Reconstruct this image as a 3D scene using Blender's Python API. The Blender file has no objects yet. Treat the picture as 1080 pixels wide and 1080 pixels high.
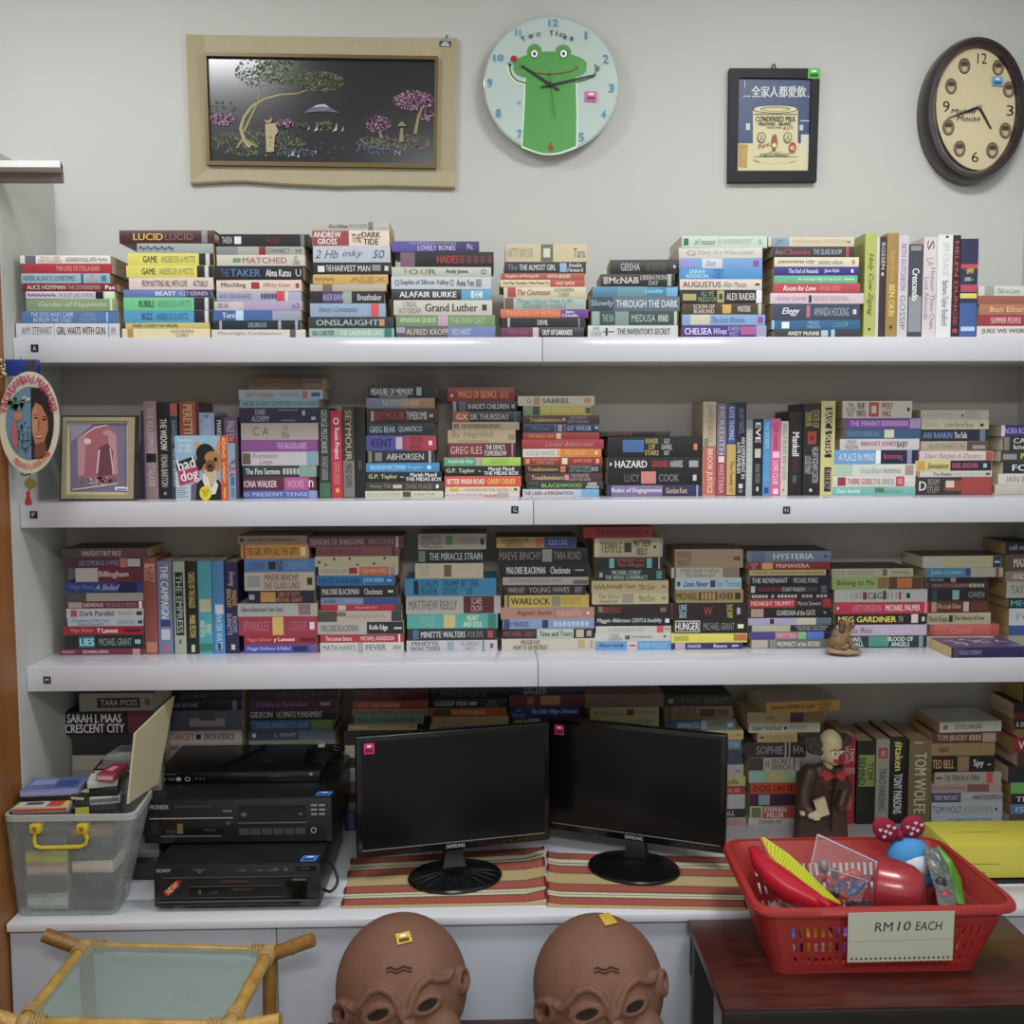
import bpy, bmesh, math, random
import numpy as np
from mathutils import Vector, Matrix
random.seed(7)
SC = bpy.context.scene
COL = SC.collection
R = math.radians
PI = math.pi

# ------------------------------------------------------------------ camera
EYE = 1.62
FPX = 1080.0
YAW, PITCH, ROLL = R(1.48), R(4.45), 0.0035
FWD = Vector((math.sin(YAW)*math.cos(PITCH), math.cos(YAW)*math.cos(PITCH), -math.sin(PITCH)))
_r0 = Vector((math.cos(YAW), -math.sin(YAW), 0))
_u0 = _r0.cross(FWD)
RGT = _r0*math.cos(ROLL) - _u0*math.sin(ROLL)
UPV = _u0*math.cos(ROLL) + _r0*math.sin(ROLL)
CAM = Vector((0, 0, EYE))
def P(px, py, Y):
    d = FWD + RGT*((px-540)/FPX) - UPV*((py-540)/FPX)
    return CAM + d*(Y/d.y)
def PZ(px, py, z):
    d = FWD + RGT*((px-540)/FPX) - UPV*((py-540)/FPX)
    return CAM + d*((z-EYE)/d.z)
cam = bpy.data.cameras.new('camera')
cam.sensor_width = 36; cam.lens = 36
cam.clip_start = 0.05
camo = bpy.data.objects.new('camera', cam); COL.objects.link(camo)
camo.matrix_world = Matrix(((RGT.x, UPV.x, -FWD.x, 0), (RGT.y, UPV.y, -FWD.y, 0), (RGT.z, UPV.z, -FWD.z, EYE), (0, 0, 0, 1)))
SC.camera = camo

# ------------------------------------------------------------------ materials
def hexl(h):
    if len(h) == 3: h = ''.join(c*2 for c in h)
    c = [int(h[i:i+2], 16)/255 for i in (0, 2, 4)]
    return [x/12.92 if x <= .04045 else ((x+.055)/1.055)**2.4 for x in c]
MATS = {}
def mat(h, rough=.5, gain=1.0, metal=0, noise=.10, nscale=45, coat=0, spec=.5, key=''):
    k = (h, rough, gain, metal, noise, nscale, coat, spec, key)
    if k in MATS: return MATS[k]
    c = hexl(h)
    if gain > 1:
        l = .2126*c[0]+.7152*c[1]+.0722*c[2]; c = [x+(l-x)*.16 for x in c]
    c = [min(.88, x*gain) for x in c]
    m = bpy.data.materials.new('paint_'+h); m.use_nodes = True
    nt = m.node_tree; b = nt.nodes['Principled BSDF']
    b.inputs['Roughness'].default_value = rough
    b.inputs['Metallic'].default_value = metal
    b.inputs['Coat Weight'].default_value = coat
    b.inputs['Coat Roughness'].default_value = .12
    b.inputs['Specular IOR Level'].default_value = spec
    if noise:
        tc = nt.nodes.new('ShaderNodeTexCoord')
        n = nt.nodes.new('ShaderNodeTexNoise'); n.inputs['Scale'].default_value = nscale; n.inputs['Detail'].default_value = 4
        mx = nt.nodes.new('ShaderNodeMix'); mx.data_type = 'RGBA'
        mx.inputs[6].default_value = (*[x*(1-noise) for x in c], 1)
        mx.inputs[7].default_value = (*[min(.9, x*(1+noise)+noise*.01) for x in c], 1)
        nt.links.new(tc.outputs['Object'], n.inputs['Vector'])
        nt.links.new(n.outputs['Fac'], mx.inputs[0]); nt.links.new(mx.outputs[2], b.inputs['Base Color'])
    else:
        b.inputs['Base Color'].default_value = (*c, 1)
    m.diffuse_color = (*c, 1)
    MATS[k] = m
    return m
def wood(name, c1, c2, scale=(1, 1, 1), rough=.45, bands=14, axis='X'):
    m = bpy.data.materials.new(name); m.use_nodes = True
    nt = m.node_tree; b = nt.nodes['Principled BSDF']; b.inputs['Roughness'].default_value = rough
    tc = nt.nodes.new('ShaderNodeTexCoord'); mp = nt.nodes.new('ShaderNodeMapping'); mp.inputs['Scale'].default_value = scale
    n = nt.nodes.new('ShaderNodeTexNoise'); n.inputs['Scale'].default_value = bands; n.inputs['Detail'].default_value = 8; n.inputs['Roughness'].default_value = .65
    cr = nt.nodes.new('ShaderNodeValToRGB')
    cr.color_ramp.elements[0].color = (*hexl(c1), 1); cr.color_ramp.elements[1].color = (*hexl(c2), 1)
    cr.color_ramp.elements[0].position = .3; cr.color_ramp.elements[1].position = .7
    nt.links.new(tc.outputs['Object'], mp.inputs['Vector']); nt.links.new(mp.outputs['Vector'], n.inputs['Vector'])
    nt.links.new(n.outputs['Fac'], cr.inputs[0]); nt.links.new(cr.outputs[0], b.inputs['Base Color'])
    return m

# ------------------------------------------------------------------ mesh builder
WO = {}
def thing(name, label, cat, loc=(0, 0, 0), rz=0, group=None, rot=None):
    o = bpy.data.objects.new(name, None); COL.objects.link(o)
    o.empty_display_size = .02
    o.location = loc; o.rotation_euler = rot or (0, 0, rz)
    o['label'] = label; o['category'] = cat
    if group: o['group'] = group
    WO[o] = Vector(loc)
    return o
class MB:
    def __init__(s): s.v = []; s.f = []; s.mi = []; s.ms = []
    def m(s, mt):
        if mt not in s.ms: s.ms.append(mt)
        return s.ms.index(mt)
    def add(s, vs, fs, mt):
        o = len(s.v); i = s.m(mt)
        s.v.extend([tuple(v) for v in vs])
        for f in fs: s.f.append([o+k for k in f]); s.mi.append(i)
    def box(s, x0, x1, y0, y1, z0, z1, mt):
        vs = [(x, y, z) for z in (z0, z1) for y in (y0, y1) for x in (x0, x1)]
        s.add(vs, [(0, 2, 3, 1), (4, 5, 7, 6), (0, 1, 5, 4), (2, 6, 7, 3), (0, 4, 6, 2), (1, 3, 7, 5)], mt)
    def rbox(s, x0, x1, y0, y1, z0, z1, mt, r=.003, seg=2, M=None):
        bm = bmesh.new(); bmesh.ops.create_cube(bm, size=1)
        for v in bm.verts:
            v.co = Vector(((x0+x1)/2+v.co.x*(x1-x0), (y0+y1)/2+v.co.y*(y1-y0), (z0+z1)/2+v.co.z*(z1-z0)))
        bmesh.ops.bevel(bm, geom=bm.edges[:], offset=r, segments=seg, profile=.5, affect='EDGES')
        s.bm(bm, mt, M)
    def bm(s, bm, mt, M=None):
        bm.verts.index_update()
        s.add([(M @ v.co if M else v.co) for v in bm.verts], [[v.index for v in f.verts] for f in bm.faces], mt); bm.free()
    def quad(s, a, b, c, d, mt): s.add([a, b, c, d], [(0, 1, 2, 3)], mt)
    def slab(s, q, th, mt):
        """box from a quad (4 points) pushed by vector th"""
        th = Vector(th); vs = [Vector(p) for p in q]+[Vector(p)+th for p in q]
        s.add(vs, [(0, 1, 2, 3), (7, 6, 5, 4), (0, 4, 5, 1), (1, 5, 6, 2), (2, 6, 7, 3), (3, 7, 4, 0)], mt)
    def prism(s, pts, th, mt):
        n = len(pts); th = Vector(th); vs = [Vector(p) for p in pts]+[Vector(p)+th for p in pts]
        s.add(vs, [list(range(n)), list(range(2*n-1, n-1, -1))]+[(i, i+n, (i+1) % n+n, (i+1) % n) for i in range(n)], mt)
    def tube(s, pts, r, mt, n=10, cap=True):
        pts = [Vector(p) for p in pts]; rs = r if isinstance(r, (list, tuple)) else [r]*len(pts)
        t = (pts[1]-pts[0]).normalized(); a = t.orthogonal().normalized(); vs = []; N = len(pts)
        for i, p in enumerate(pts):
            t = (pts[min(i+1, N-1)]-pts[max(i-1, 0)]).normalized()
            a = (a-t*a.dot(t)).normalized(); b = t.cross(a)
            for k in range(n):
                q = 2*PI*k/n; vs.append(p+(a*math.cos(q)+b*math.sin(q))*rs[i])
        fs = [(i*n+k, i*n+(k+1) % n, (i+1)*n+(k+1) % n, (i+1)*n+k) for i in range(N-1) for k in range(n)]
        if cap: fs += [list(range(n-1, -1, -1)), list(range((N-1)*n, N*n))]
        s.add(vs, fs, mt)
    def lathe(s, prof, c, mt, n=32, sx=1, sy=1, M=None):
        vs = []; c = Vector(c)
        for r, z in prof:
            for k in range(n):
                q = 2*PI*k/n; p = Vector((r*sx*math.cos(q), r*sy*math.sin(q), z)); vs.append(c+(M @ p if M else p))
        L = len(prof)
        fs = [(i*n+k, i*n+(k+1) % n, (i+1)*n+(k+1) % n, (i+1)*n+k) for i in range(L-1) for k in range(n)]
        fs += [list(range(n-1, -1, -1)), list(range((L-1)*n, L*n))]
        s.add(vs, fs, mt)
    def ball(s, c, r, mt, n=16, M=None):
        r = r if isinstance(r, (tuple, list)) else (r, r, r)
        bm = bmesh.new(); bmesh.ops.create_uvsphere(bm, u_segments=n, v_segments=max(6, n//2), radius=1)
        for v in bm.verts:
            p = Vector((v.co.x*r[0], v.co.y*r[1], v.co.z*r[2])); v.co = Vector(c)+(M @ p if M else p)
        s.bm(bm, mt)
    def build(s, name, parent=None, smooth=True, world=True, loc=None, kind=None, label=None, cat=None, group=None, angle=35):
        me = bpy.data.meshes.new(name)
        org = WO.get(parent, Vector((0, 0, 0))) if parent else Vector(loc or (0, 0, 0))
        vs = s.v
        if world and org.length > 0: vs = [(v[0]-org.x, v[1]-org.y, v[2]-org.z) for v in vs]
        me.from_pydata(vs, [], s.f)
        for m_ in s.ms: me.materials.append(m_)
        me.polygons.foreach_set('material_index', s.mi)
        me.update()
        if smooth:
            me.polygons.foreach_set('use_smooth', [True]*len(me.polygons)); me.set_sharp_from_angle(angle=R(angle))
        o = bpy.data.objects.new(name, me); COL.objects.link(o)
        if parent: o.parent = parent
        elif loc: o.location = loc
        WO[o] = org
        if kind: o['kind'] = kind
        if label: o['label'] = label
        if cat: o['category'] = cat
        if group: o['group'] = group
        return o

# ------------------------------------------------------------------ lettering as mesh
_cu = bpy.data.curves.new('lettering', 'FONT'); _cu.resolution_u = 2
_to = bpy.data.objects.new('lettering', _cu)
TC = {}
def textmesh(body, bold=False, shear=0):
    k = (body, bold, shear)
    if k in TC: return TC[k]
    _cu.body = body.replace('^', '\n'); _cu.shear = shear
    _cu.align_x = 'CENTER'; _cu.space_line = .82
    me = _to.to_mesh()
    vs = [(v.co.x, v.co.y, 0) for v in me.vertices]; fs = [list(p.vertices) for p in me.polygons]
    _to.to_mesh_clear()
    if bold:
        n0 = len(vs); vs = vs+[(x+.04, y, 1) for x, y, _ in vs]; fs = fs+[[q+n0 for q in f] for f in fs]
    if vs:
        x0 = min(v[0] for v in vs); x1 = max(v[0] for v in vs); y0 = min(v[1] for v in vs); y1 = max(v[1] for v in vs)
        w = max(x1-x0, 1e-6); h = max(y1-y0, 1e-6)
        r = ([((v[0]-x0)/w, (v[1]-y0)/h, v[2]) for v in vs], fs, w/h)
    else: r = ([], [], 1)
    TC[k] = r
    return r

class Decal:
    """flat artwork on a surface: pixel-like coordinates (x right, y down) on a world frame"""
    def __init__(s, mb, origin, ux, uy, n, step=.00012, start=.0002, o2=(0, 0)):
        s.mb = mb; s.o = Vector(origin); s.ux = Vector(ux); s.uy = Vector(uy); s.n = Vector(n).normalized(); s.step = step; s.off = start; s.o2 = o2
    def w(s, x, y): return s.o+s.ux*(x-s.o2[0])+s.uy*(y-s.o2[1])+s.n*s.off
    def poly(s, pts, mt, up=True):
        if up: s.off += s.step
        a = sum(pts[i][0]*pts[(i+1) % len(pts)][1]-pts[(i+1) % len(pts)][0]*pts[i][1] for i in range(len(pts)))
        if a > 0: pts = pts[::-1]
        s.mb.add([s.w(*p) for p in pts], [list(range(len(pts)))], mt)
    def rect(s, x0, y0, x1, y1, mt, up=True): s.poly([(x0, y0), (x1, y0), (x1, y1), (x0, y1)], mt, up)
    def ell(s, cx, cy, rx, ry, mt, rot=0, n=28, a0=0, a1=2*PI, up=True):
        c, q = math.cos(rot), math.sin(rot); full = abs(a1-a0-2*PI) < 1e-6
        N = n if full else n+1
        pts = []
        for k in range(N):
            t = a0+(a1-a0)*k/n; x = rx*math.cos(t); y = ry*math.sin(t); pts.append((cx+x*c-y*q, cy+x*q+y*c))
        s.poly(pts, mt, up)
    def line(s, pts, wd, mt, up=True):
        if up: s.off += s.step
        ws = wd if isinstance(wd, (list, tuple)) else [wd]*len(pts)
        L = []; Rr = []; N = len(pts)
        for i, (x, y) in enumerate(pts):
            ax, ay = pts[max(i-1, 0)]; bx, by = pts[min(i+1, N-1)]
            dx, dy = bx-ax, by-ay; l = math.hypot(dx, dy) or 1; nx, ny = -dy/l*ws[i]/2, dx/l*ws[i]/2
            L.append(s.w(x+nx, y+ny)); Rr.append(s.w(x-nx, y-ny))
        s.mb.add(L+Rr, [(i, i+1, N+i+1, N+i) for i in range(N-1)], mt)
    def text(s, x0, y0, x1, y1, body, mt, bold=False, shear=0, rot=None, up=True):
        if up: s.off += s.step
        vs, fs, _ = textmesh(body, bold, shear)
        if rot is None: s.mb.add([s.w(x0+u*(x1-x0), y1-v*(y1-y0))+s.n*(l*4e-5) for u, v, l in vs], fs, mt)
        else:
            cx, cy = (x0+x1)/2, (y0+y1)/2; c, q = math.cos(rot), math.sin(rot); o = []
            for u, v, l in vs:
                x = (u-.5)*(x1-x0); y = (.5-v)*(y1-y0); o.append(s.w(cx+x*c-y*q, cy+x*q+y*c)+s.n*(l*4e-5))
            s.mb.add(o, fs, mt)
    def dabs(s, cx, cy, rx, ry, n, size, mts, rnd, up=True):
        if up: s.off += s.step
        for _ in range(n):
            t = rnd.uniform(0, 2*PI); q = math.sqrt(rnd.random())
            x = cx+rx*q*math.cos(t); y = cy+ry*q*math.sin(t); z = size*rnd.uniform(.5, 1.3); a = rnd.uniform(0, PI)
            pts = [(x+z*math.cos(a+k*PI/2.5)*(1 if k % 2 else .6), y+z*math.sin(a+k*PI/2.5)*(1 if k % 2 else .6)) for k in range(5)]
            s.poly(pts, rnd.choice(mts), False)
def sticker(parent, q, n, base, ink='333', name='price_sticker', label=None, lines=2):
    """small printed price label: q = 4 world points TL TR BR BL"""
    mb = MB(); q = [Vector(p) for p in q]; n = Vector(n).normalized()
    mb.slab([p+n*.0002 for p in q], n*.0004, mat(base, .5, noise=.03))
    ux = (q[1]-q[0])/100; uy = (q[3]-q[0])/100
    d = Decal(mb, q[0], ux, uy, n, start=.0007)
    d.rect(15, 52, 85, 85, mat(ink, .6, noise=0)); d.rect(30, 18, 70, 38, mat('ffffff', .6, noise=0))
    return mb.build(name, parent, smooth=False, label=label)
def blob(parts, voxel, mt, name, parent, smooth=6, caps=()):
    """one continuous skin from ellipsoids (c, r, M) and tapered limbs (p0, p1, r0, r1)"""
    mb = MB()
    for c, r, *M in parts: mb.ball(c, r, mt, 48 if max(r) > .06 else 20, M[0] if M else None)
    for p0, p1, r0, r1 in caps:
        p0 = Vector(p0); p1 = Vector(p1)
        mb.tube([p0.lerp(p1, t/4) for t in range(5)], [r0+(r1-r0)*t/4 for t in range(5)], mt, 12)
        mb.ball(p0, r0, mt, 14); mb.ball(p1, r1, mt, 14)
    o = mb.build(name, parent)
    rm = o.modifiers.new('skin', 'REMESH'); rm.mode = 'VOXEL'; rm.voxel_size = voxel; rm.use_smooth_shade = True
    sm = o.modifiers.new('smooth', 'SMOOTH'); sm.factor = .5; sm.iterations = smooth
    dg = bpy.context.evaluated_depsgraph_get(); ev = o.evaluated_get(dg)
    me = bpy.data.meshes.new_from_object(ev); o.modifiers.clear(); old = o.data; o.data = me
    bpy.data.meshes.remove(old)
    if not me.materials: me.materials.append(mt)
    me.polygons.foreach_set('use_smooth', [True]*len(me.polygons))
    return o

# ------------------------------------------------------------------ setting dimensions
YF, YB, YL = 2.14, 2.375, 2.64          # shelf fronts, wall behind shelves, wall of the lower bay
def zl(pts, Y=YF): return sum(P(x, y, Y).z for x, y in pts)/len(pts)
S1T, S1B = zl([(40, 355.4), (570, 356.9), (1030, 354.3)]), zl([(40, 381.8), (570, 382.9), (1030, 380.3)])
S2T, S2B = zl([(40, 530.6), (570, 526.7), (1050, 525.6)]), zl([(40, 556.3), (570, 553), (1050, 551.9)])
S3T, S3B = zl([(40, 704.2), (570, 697.2), (1050, 694.3)]), zl([(40, 730.2), (570, 723), (1050, 720.2)])
YC = 2.005                               # worktop front
CT = zl([(50, 973.1), (320, 970.5), (700, 964.3)], YC)
XL, XR = -.965, 1.245
CEIL = EYE+1.22
print('SETTING', S1T, S1B, S2T, S2B, S3T, S3B, CT)
white = mat('dcdddb', .55, noise=.02, nscale=8)
wallm = mat('c6c7c2', .8, noise=.025, nscale=5)
def struct(name, mb, smooth=False, loc=None): return mb.build(name, None, smooth=smooth, kind='structure')
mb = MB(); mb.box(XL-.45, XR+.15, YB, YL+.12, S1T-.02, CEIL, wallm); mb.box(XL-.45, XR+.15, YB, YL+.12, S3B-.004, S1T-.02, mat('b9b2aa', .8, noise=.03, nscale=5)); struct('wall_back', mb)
XR2 = 1.44
mb = MB(); mb.box(XL-.45, XR2+.12, YL, YL+.12, 0, S3B-.005, mat('c4c1b8', .8, noise=.03, nscale=5)); struct('wall_back', mb)
mb = MB(); ZH = P(30, 169.5, 2.06).z+.034
mb.box(XL-.14, XL, 2.107, YB-.0005, S3B-.004, ZH-.004, wallm); mb.box(XL-.14, XL, 2.107, YL-.0005, 0, S3B-.004, wallm); struct('wall_left', mb)
mb = MB(); mb.box(XL-.45, XL-.36, -2.2, YB-.0005, 0, CEIL, wallm); struct('wall_left', mb)
mb = MB(); mb.box(XR, XR+.12, -2.2, YB-.0005, S3B-.004, CEIL, wallm); mb.box(XR2, XR2+.12, -2.2, YL-.0005, 0, S3B-.004, wallm); struct('wall_right', mb)
mb = MB(); mb.box(XL-.45, XR2+.15, -2.3, YL+.12, -.06, 0, mat('8f8a82', .5, noise=.1, nscale=3)); struct('floor', mb)
mb = MB(); mb.box(XL-.45, XR2+.15, -2.3, YL+.12, CEIL, CEIL+.06, mat('d8d8d4', .9, noise=.02)); struct('ceiling', mb)
# wooden door leaf standing in the left wall, and the white head track over it
dw = wood('door_wood', '86562a', 'a46c34', (9, 9, .35), .4, 5)
mb = MB(); mb.box(XL-.04, XL-.002, .9, 2.1035, .004, EYE+.560, dw); mb.box(XL-.04, XL-.006, 2.1035, 2.1068, .004, EYE+.56, mat('3a2416', .6)); struct('door_1', mb)
p = P(64.5, 170, 2.06); p2 = P(64.5, 177, 2.06)
mb = MB(); e_ = P(66, 173, 2.097).x
mb.prism([(XL-.14, 2.055, p2.z), (p.x, 2.055, p2.z), (e_, 2.097, p2.z), (XL-.14, 2.097, p2.z)], (0, 0, p.z-p2.z), white)
q0 = P(66, 183.6, 2.10); q1 = P(66, 192.8, 2.10)
mb.box(XL-.06, P(66, 188, 2.10).x, 2.098, 2.1065, q1.z, p2.z+.003, mat('8e8c86', .7, noise=.03))  # grey strip below the track: its shadow band put in as a darker box
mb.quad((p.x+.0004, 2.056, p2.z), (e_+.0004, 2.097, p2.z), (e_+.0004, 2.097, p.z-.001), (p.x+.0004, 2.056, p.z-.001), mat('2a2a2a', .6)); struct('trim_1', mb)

# ------------------------------------------------------------------ wall shelves
shelfm = mat('cfd0d8', .2, noise=.015, nscale=6, coat=.45)
def wall_shelf(top, bot, label, seampx, tags, xl):
    xs = P(seampx, (seampx and 540), YF).x
    t = thing('wall_shelf', label, 'shelf', ((XL+XR)/2, YF, bot))
    for a, b in ((xl, xs-.0006), (xs+.0006, XR-.001)):
        mb = MB(); mb.rbox(a, b, YF, YB-.001, bot, top, shelfm, .0015); mb.build('shelf_board', t)
    for ch, px, py in tags:
        c = P(px, py, YF); mb = MB(); h = .0076
        mb.box(c.x-h, c.x+h, YF-.0008, YF-.0001, c.z-h, c.z+h, mat('0c0d14', .4, noise=0))
        d = Decal(mb, (c.x-h, YF-.0008, c.z+h), (2*h/100, 0, 0), (0, 0, -2*h/100), (0, -1, 0))
        d.text(26, 20, 74, 80, ch, mat('d0d0d0', .6, noise=0)); mb.build('letter_tag', t, smooth=False, label='black square letter tag')
    return t
wall_shelf(S1T, S1B, 'top white wall shelf with the A tag at its left end', 572.3, [('A', 36.6, 367.3)], XL+.001)
wall_shelf(S2T, S2B, 'middle white wall shelf with the F, G and H tags', 562.8, [('F', 35.6, 543), ('G', 543, 537.6), ('H', 829.5, 538)], XL+.001)
wall_shelf(S3T, S3B, 'lowest white wall shelf with the M tag at its left end', 567.2, [('M', 49.7, 717.2)], XL+.001)

# ------------------------------------------------------------------ worktop and cabinet
topm = mat('dfe1e8', .22, noise=.015, nscale=6, coat=.3)
cb = zl([(50, 982.3), (320, 979.8), (700, 972)], YC)
mb = MB(); mb.rbox(XL+.001, XR2-.001, YC, 2.108, cb, CT, topm, .002); mb.rbox(XL+.001, XR2-.001, 2.1075, YL-.001, cb, CT, topm, .0005)
mb.build('worktop', None, label='long white worktop under the shelves holding monitors and players', cat='worktop')
cabm = mat('b9bfc8', .45, noise=.015, nscale=6)
t = thing('base_cabinet', 'pale grey base cabinet with plain doors under the worktop', 'cabinet', (.1, 2.3, 0))
mb = MB(); mb.box(XL+.001, XR2-.001, YC+.03, YL-.01, .002, cb-.001, mat('55585e', .6)); mb.build('carcass', t, smooth=False)
xs = [XL+.001, P(291.8, 1000, YC+.012).x, P(752, 1000, YC+.012).x, XR2-.002]
for i in range(3):
    mb = MB(); mb.rbox(xs[i]+.001, xs[i+1]-.001, YC+.012, YC+.0295, .06, cb-.006, cabm, .0015); mb.build('door', t)

# ------------------------------------------------------------------ lights and view
def area(name, loc, sx, sy, power, col=(1, 1, 1), rot=(0, 0, 0)):
    l = bpy.data.lights.new(name, 'AREA'); l.shape = 'RECTANGLE'; l.size = sx; l.size_y = sy; l.energy = power; l.color = col
    o = bpy.data.objects.new(name, l); COL.objects.link(o); o.location = loc; o.rotation_euler = rot; return o
area('ceiling_lamp', (-.93, 1.45, CEIL-.03), .5, .30, 12, (.97, .985, 1))
area('ceiling_lamp', (.75, 1.30, CEIL-.03), .5, .30, 16, (.97, .985, 1))
area('ceiling_lamp', (.2, -.85, CEIL-.03), 1.2, .30, 48, (.97, .985, 1))
W = bpy.data.worlds.new('room_air'); SC.world = W; W.use_nodes = True
W.node_tree.nodes['Background'].inputs[0].default_value = (.93, .96, 1, 1)
W.node_tree.nodes['Background'].inputs[1].default_value = .42
vs = SC.view_settings; vs.view_transform = 'Standard'; vs.look = 'None'; vs.exposure = .15; vs.gamma = 1; vs.use_curve_mapping = False
SC.render.film_transparent = False
# ------------------------------------------------------------------ books
NAMED = [('white', 'd4d4d2'), ('cream', 'c8c0a4'), ('pale grey', 'b0b0ae'), ('grey', '808080'), ('dark grey', '484848'), ('black', '1c1c1e'),
  ('navy', '23284c'), ('dark blue', '2c3c80'), ('blue', '3470b4'), ('bright blue', '3094cc'), ('pale blue', '92aecb'), ('slate blue', '5c6c86'),
  ('teal', '2c6c78'), ('turquoise', '4ab0b0'), ('pale teal', '98b8ae'), ('dark green', '26403a'), ('green', '4a9060'), ('sage green', '7c9a70'),
  ('bright green', '8cc040'), ('olive', '808040'), ('yellow', 'd4cc3c'), ('pale yellow', 'd8d090'), ('mustard', 'bc8c2c'), ('gold', 'c8a850'), ('orange', 'd06a28'),
  ('red', 'b02434'), ('bright red', 'd03c34'), ('dark red', '782028'), ('maroon', '4c2026'), ('brown', '6c4c34'), ('dark brown', '3a2a22'), ('tan', 'a88c64'), ('beige', 'b8a890'),
  ('pink', 'd06a94'), ('pale pink', 'd8bcc0'), ('dusky pink', 'a07074'), ('magenta', 'a03070'), ('purple', '6a3a90'), ('dark purple', '36244c'), ('lilac', 'a89cc4'), ('plum', '64304c'), ('mauve', '84708c')]
def _lab(h):
    r = hexl(h); l = .2126*r[0]+.7152*r[1]+.0722*r[2]
    f = lambda t: t**(1/3)
    X = .4124*r[0]+.3576*r[1]+.1805*r[2]; Z = .0193*r[0]+.1192*r[1]+.9505*r[2]
    return (116*f(l)-16, 500*(f(X/.9505)-f(l)), 200*(f(l)-f(Z/1.089)))
NL = [(n, _lab(h)) for n, h in NAMED]
def cname(h):
    a = _lab(h); return min(NL, key=lambda e: sum((p-q)**2 for p, q in zip(a, e[1])))[0]
ORD = 'first second third fourth fifth sixth seventh eighth ninth tenth eleventh twelfth thirteenth fourteenth'.split()
GAIN = {1: 1.06, 2: 1.12, 3: 1.18, 4: 1.5}
ZO = {'1a': (0, 225, 4.909), '1b': (210, 225, 4.909), '1c': (405, 225, 4.909), '1d': (610, 225, 4.909), '1e': (800, 225, 6.35), '1f': (900, 225, 6.0),
  '2a': (0, 370, 5.68), '2b': (140, 385, 6.35), '2c': (240, 385, 6.35), '2d': (375, 385, 5.838), '2e': (540, 385, 5.143), '2f': (720, 385, 6.353), '2g': (870, 385, 5.143),
  '3a': (20, 545, 4.5), '3b': (235, 545, 5.4), '3c': (415, 545, 4.909), '3d': (610, 545, 5.684), '3e': (770, 545, 5.684), '3f': (890, 545, 5.684),
  '4a': (0, 700, 4.0), '4b': (140, 715, 4.0), '4c': (350, 710, 4.32), '4d': (560, 710, 4.32), '4e': (750, 710, 6.0), '4f': (890, 710, 5.684)}
PAPER = {}
def paper(h, gain):
    k = (h, gain)
    if k in PAPER: return PAPER[k]
    m = bpy.data.materials.new('page_edges'); m.use_nodes = True; nt = m.node_tree; b = nt.nodes['Principled BSDF']; b.inputs['Roughness'].default_value = .9
    c = [min(.85, x*gain) for x in hexl(h)]
    tc = nt.nodes.new('ShaderNodeTexCoord'); mp = nt.nodes.new('ShaderNodeMapping'); mp.inputs['Scale'].default_value = (4, 4, 900)
    n = nt.nodes.new('ShaderNodeTexNoise'); n.inputs['Scale'].default_value = 1.5; n.inputs['Detail'].default_value = 2
    mx = nt.nodes.new('ShaderNodeMix'); mx.data_type = 'RGBA'
    mx.inputs[6].default_value = (*[x*.72 for x in c], 1); mx.inputs[7].default_value = (*[min(.9, x*1.12) for x in c], 1)
    L = nt.links.new; L(tc.outputs['Object'], mp.inputs['Vector']); L(mp.outputs['Vector'], n.inputs['Vector']); L(n.outputs['Fac'], mx.inputs[0]); L(mx.outputs[2], b.inputs['Base Color'])
    PAPER[k] = m; return m
rnd = random.Random(11)
def parse(s):
    a = s.split('|'); h = a[0].split(); d = dict(x0=float(h[0]), x1=float(h[1]), y=float(h[2]), col=h[3], fl=h[4:], it=[])
    k = 4
    if 'U' in h: d['yb'] = float(h[h.index('U')+1]) if len(h) > h.index('U')+1 else None
    for t in a[1:]:
        t = t.strip(); w = t.split()
        v = None
        if w[-1][0] == '@' and ',' in w[-1]: v = [float(q) for q in w[-1][1:].split(',')]; w = w[:-1]
        if t[0] == '=':
            d['it'].append(('b', float(w[0][1:]), float(w[1]), w[2], '', v, 0, 0))
        else:
            tx = ' '.join(w[3:]); b = sh = 0
            if tx[0] == '*': b = 1; tx = tx[1:]
            if tx[0] == '/': sh = .35; tx = tx[1:]
            d['it'].append(('t', float(w[0]), float(w[1]), w[2], tx, v, b, sh))
    return d
NB = [0]
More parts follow.
